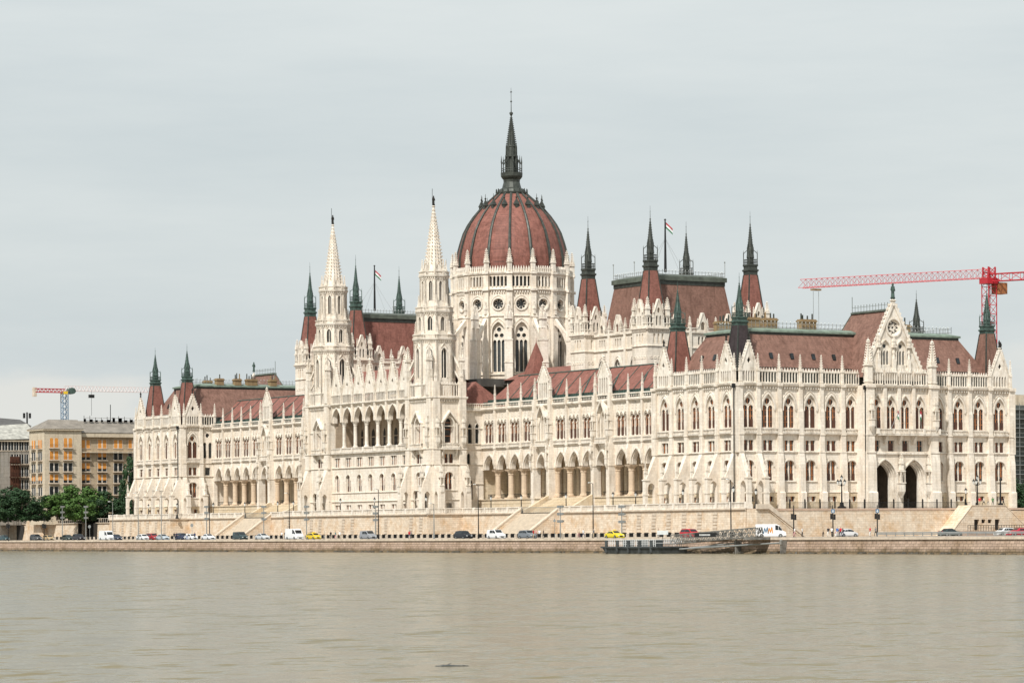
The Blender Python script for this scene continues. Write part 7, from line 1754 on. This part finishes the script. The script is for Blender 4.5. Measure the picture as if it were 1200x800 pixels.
# scaffolded building behind the right end
bs = thing('scaffolded_building', 'grey building wrapped in scaffolding right of the end facade', 'building', (130, 90, TZ)); ROOTS.add(bs.name)
xq = zx(1186.5, 480, 80)[0]; z4 = zx(1190, 472, 80)[2]
m = MB(); m.box(xq+1, xq+60, 81.5, 105, TZ, z4-1); P('wall', m, M['greyb'], bs)
m = MB(); zz = TZ
while zz < z4: 
    m.box(xq, xq+40, 79.7, 81, zz, zz+.12); m.tube((xq, 79.8, zz+1), (xq+40, 79.8, zz+1), .06, 3); zz += 2.1
for i in range(22): m.tube((xq+i*1.9, 79.8, TZ), (xq+i*1.9, 79.8, z4), .07, 4)
P('scaffolding', m, M['grey'], bs); m = MB(); m.box(xq+.5, xq+40, 81.05, 81.3, TZ, z4-.5); P('netting', m, plain('dark_netting', (.10, .11, .10), .9, var=.4, scale=.6), bs)
m = MB(); m.box(xq-.5, xq+6, 82, 90, z4-.4, z4+2.0); P('stair_head', m, M['tanl'], bs)

# ---- trees
def leaf_mat(name, c1, c2):
    m, nt, b = new_mat(name); g = node(nt, 'ShaderNodeNewGeometry'); oi = node(nt, 'ShaderNodeTexNoise'); oi.inputs['Scale'].default_value = .9; nt.links.new(g.outputs['Position'], oi.inputs['Vector'])
    ad = node(nt, 'ShaderNodeMath', operation='ADD'); nt.links.new(g.outputs['Random Per Island'], ad.inputs[0]); nt.links.new(oi.outputs['Fac'], ad.inputs[1])
    mr = node(nt, 'ShaderNodeMapRange'); mr.inputs['From Max'].default_value = 1.6; mr.inputs['From Min'].default_value = .3; nt.links.new(ad.outputs[0], mr.inputs['Value'])
    mx = node(nt, 'ShaderNodeMix', data_type='RGBA'); nt.links.new(mr.outputs[0], mx.inputs[0]); mx.inputs[6].default_value = c4(c1); mx.inputs[7].default_value = c4(c2); nt.links.new(mx.outputs[2], b.inputs['Base Color']); b.inputs['Roughness'].default_value = .6
    b.inputs['Specular IOR Level'].default_value = .25
    return m
LG, LD = leaf_mat('light_foliage', (.035, .085, .018), (.10, .18, .04)), leaf_mat('dark_foliage', (.014, .038, .014), (.035, .075, .028))
def crown_mesh(k, h, r, mat, n=40, leaves=90):
    rr = random.Random(k); m = MB(); cl = []
    for i in range(n):
        a = rr.uniform(0, 2*math.pi); t = rr.random()**.6; zz = rr.uniform(.06, .95); rad = r*math.sin(min(1, (1.08-zz)/.62)*math.pi/2)*t
        cl.append((rad*math.cos(a), rad*math.sin(a), zz*h, rr.uniform(.7, 1.35)*r*.27))
    for x, y, z, q in cl:
        for j in range(leaves):
            u = Vector((rr.gauss(0, 1), rr.gauss(0, 1), rr.gauss(0, .8))).normalized()*q*rr.uniform(.55, 1.12); c = Vector((x, y, z))+u
            nrm = (u.normalized()+Vector((rr.uniform(-.7, .7), rr.uniform(-.7, .7), rr.uniform(-.2, .9)))).normalized(); s = nrm.orthogonal().normalized(); s = Matrix.Rotation(rr.uniform(0, 6.28), 3, nrm) @ s; tt = nrm.cross(s); w_ = rr.uniform(.14, .27)
            m.quad(c-s*w_-tt*w_*.6, c+s*w_-tt*w_*.6, c+s*w_+tt*w_*.6, c-s*w_+tt*w_*.6)
    crown = m.mesh('crown', mat)
    t = MB(); t.lathe(0, 0, [(0, .34), (h*.15, .24), (h*.45, .17), (h*.75, .07)], 7)
    for x, y, z, q in cl[:9]: t.tube((0, 0, z*.45), (x*.9, y*.9, z), .10, 4, .03)
    return crown, t.mesh('trunk', M['bark'])
TV = {}
def tree(px, yw, ytop, r, kind, label, var=0, z=TZ, x=None):
    p = at(px, y=yw); h = at(px, ytop, y=yw)[2]-z; key = (kind, var)
    if key not in TV: TV[key] = crown_mesh(41+var*13+(5 if kind == 'l' else 0), 10, 4.0, LG if kind == 'l' else LD)
    cw, tk = TV[key]; t = thing('tree', label, 'tree', (p[0], yw, z), rnd.uniform(0, 6), 'trees before the apartment blocks'); s = (r/4.0, r/4.0, h/10)
    link('crown', cw, t, sc=s); link('trunk', tk, t, sc=s)
TR = [(2, 288, 577, 4.6, 'd', 'very dark tree at the left edge'), (13, 292, 571, 5.0, 'd', 'tall dark tree second from the left edge'), (26, 288, 575, 4.8, 'd', 'wide dark tree behind the trapezoid ramp'), (35, 294, 585, 3.2, 'd', 'smaller dark tree with a slanting right side'), (45, 300, 592, 2.6, 'd', 'low dark bush-like tree before the light facade corner'),
 (56, 290, 581, 4.0, 'd', 'rounded dark tree under the corner tower'), (67, 286, 579, 4.0, 'l', 'bright green tree, lowest of the light ones'), (81, 290, 568.5, 4.6, 'l', 'tallest bright green tree before the apartment block'), (94, 286, 578, 3.6, 'l', 'bright green tree left of the underpass lamp'), (102, 291, 571.5, 4.6, 'l', 'light green rounded tree right of the underpass'), (111, 287, 584, 3.4, 'd', 'dark green tree right of the light ones'), (121, 292, 576, 4.2, 'd', 'dark tree second from the far pavilion'), (134, 290, 584, 3.8, 'd', 'dark low tree nearest the far pavilion'), (143, 296, 588, 3.2, 'd', 'dark tree touching the last buttress')]
for i, (px, yw, yt, r, k, l) in enumerate(TR): tree(px, yw, yt, r, k, l, i % 3)
tree(156, 302, 532, 3.4, 'd', 'tall narrow green tree beside the end of the far pavilion', 1)
for i, (px, yt, r, l) in enumerate(((1194, 560, 4.0, 'green tree below the scaffolding at the right edge'), (1199, 572, 3.4, 'dark low tree at the right edge of the terrace'))): tree(px, 50+i*3, yt, r, 'd', l, i)

# ---- small signs
for px, x, l in ((225, -16, 'round sign on a thin post above the white car'), (105, -16, 'round sign on a thin post right of the underpass'), (650, -16, 'triangular sign on a thin post below the near stairs')):
    p = at(px, x=x); t = thing('road_sign', l, 'road sign', (x, p[1], QZ+.1), R(-60), 'road signs on thin posts'); m = MB(); m.lathe(0, 0, [(0, .05), (3.4, .05)], 5); link('post', m.mesh('post', M['grey']), t)
    m = MB()
    k = 3 if px == 650 else 14
    m.rings([[(.42*math.cos(2*math.pi*j/k+math.pi/2), -.06, 3.4+.42*math.sin(2*math.pi*j/k+math.pi/2)) for j in range(k)], [(.42*math.cos(2*math.pi*j/k+math.pi/2), -.1, 3.4+.42*math.sin(2*math.pi*j/k+math.pi/2)) for j in range(k)]]); link('sign_plate', m.mesh('sign_plate', M['grey']), t)
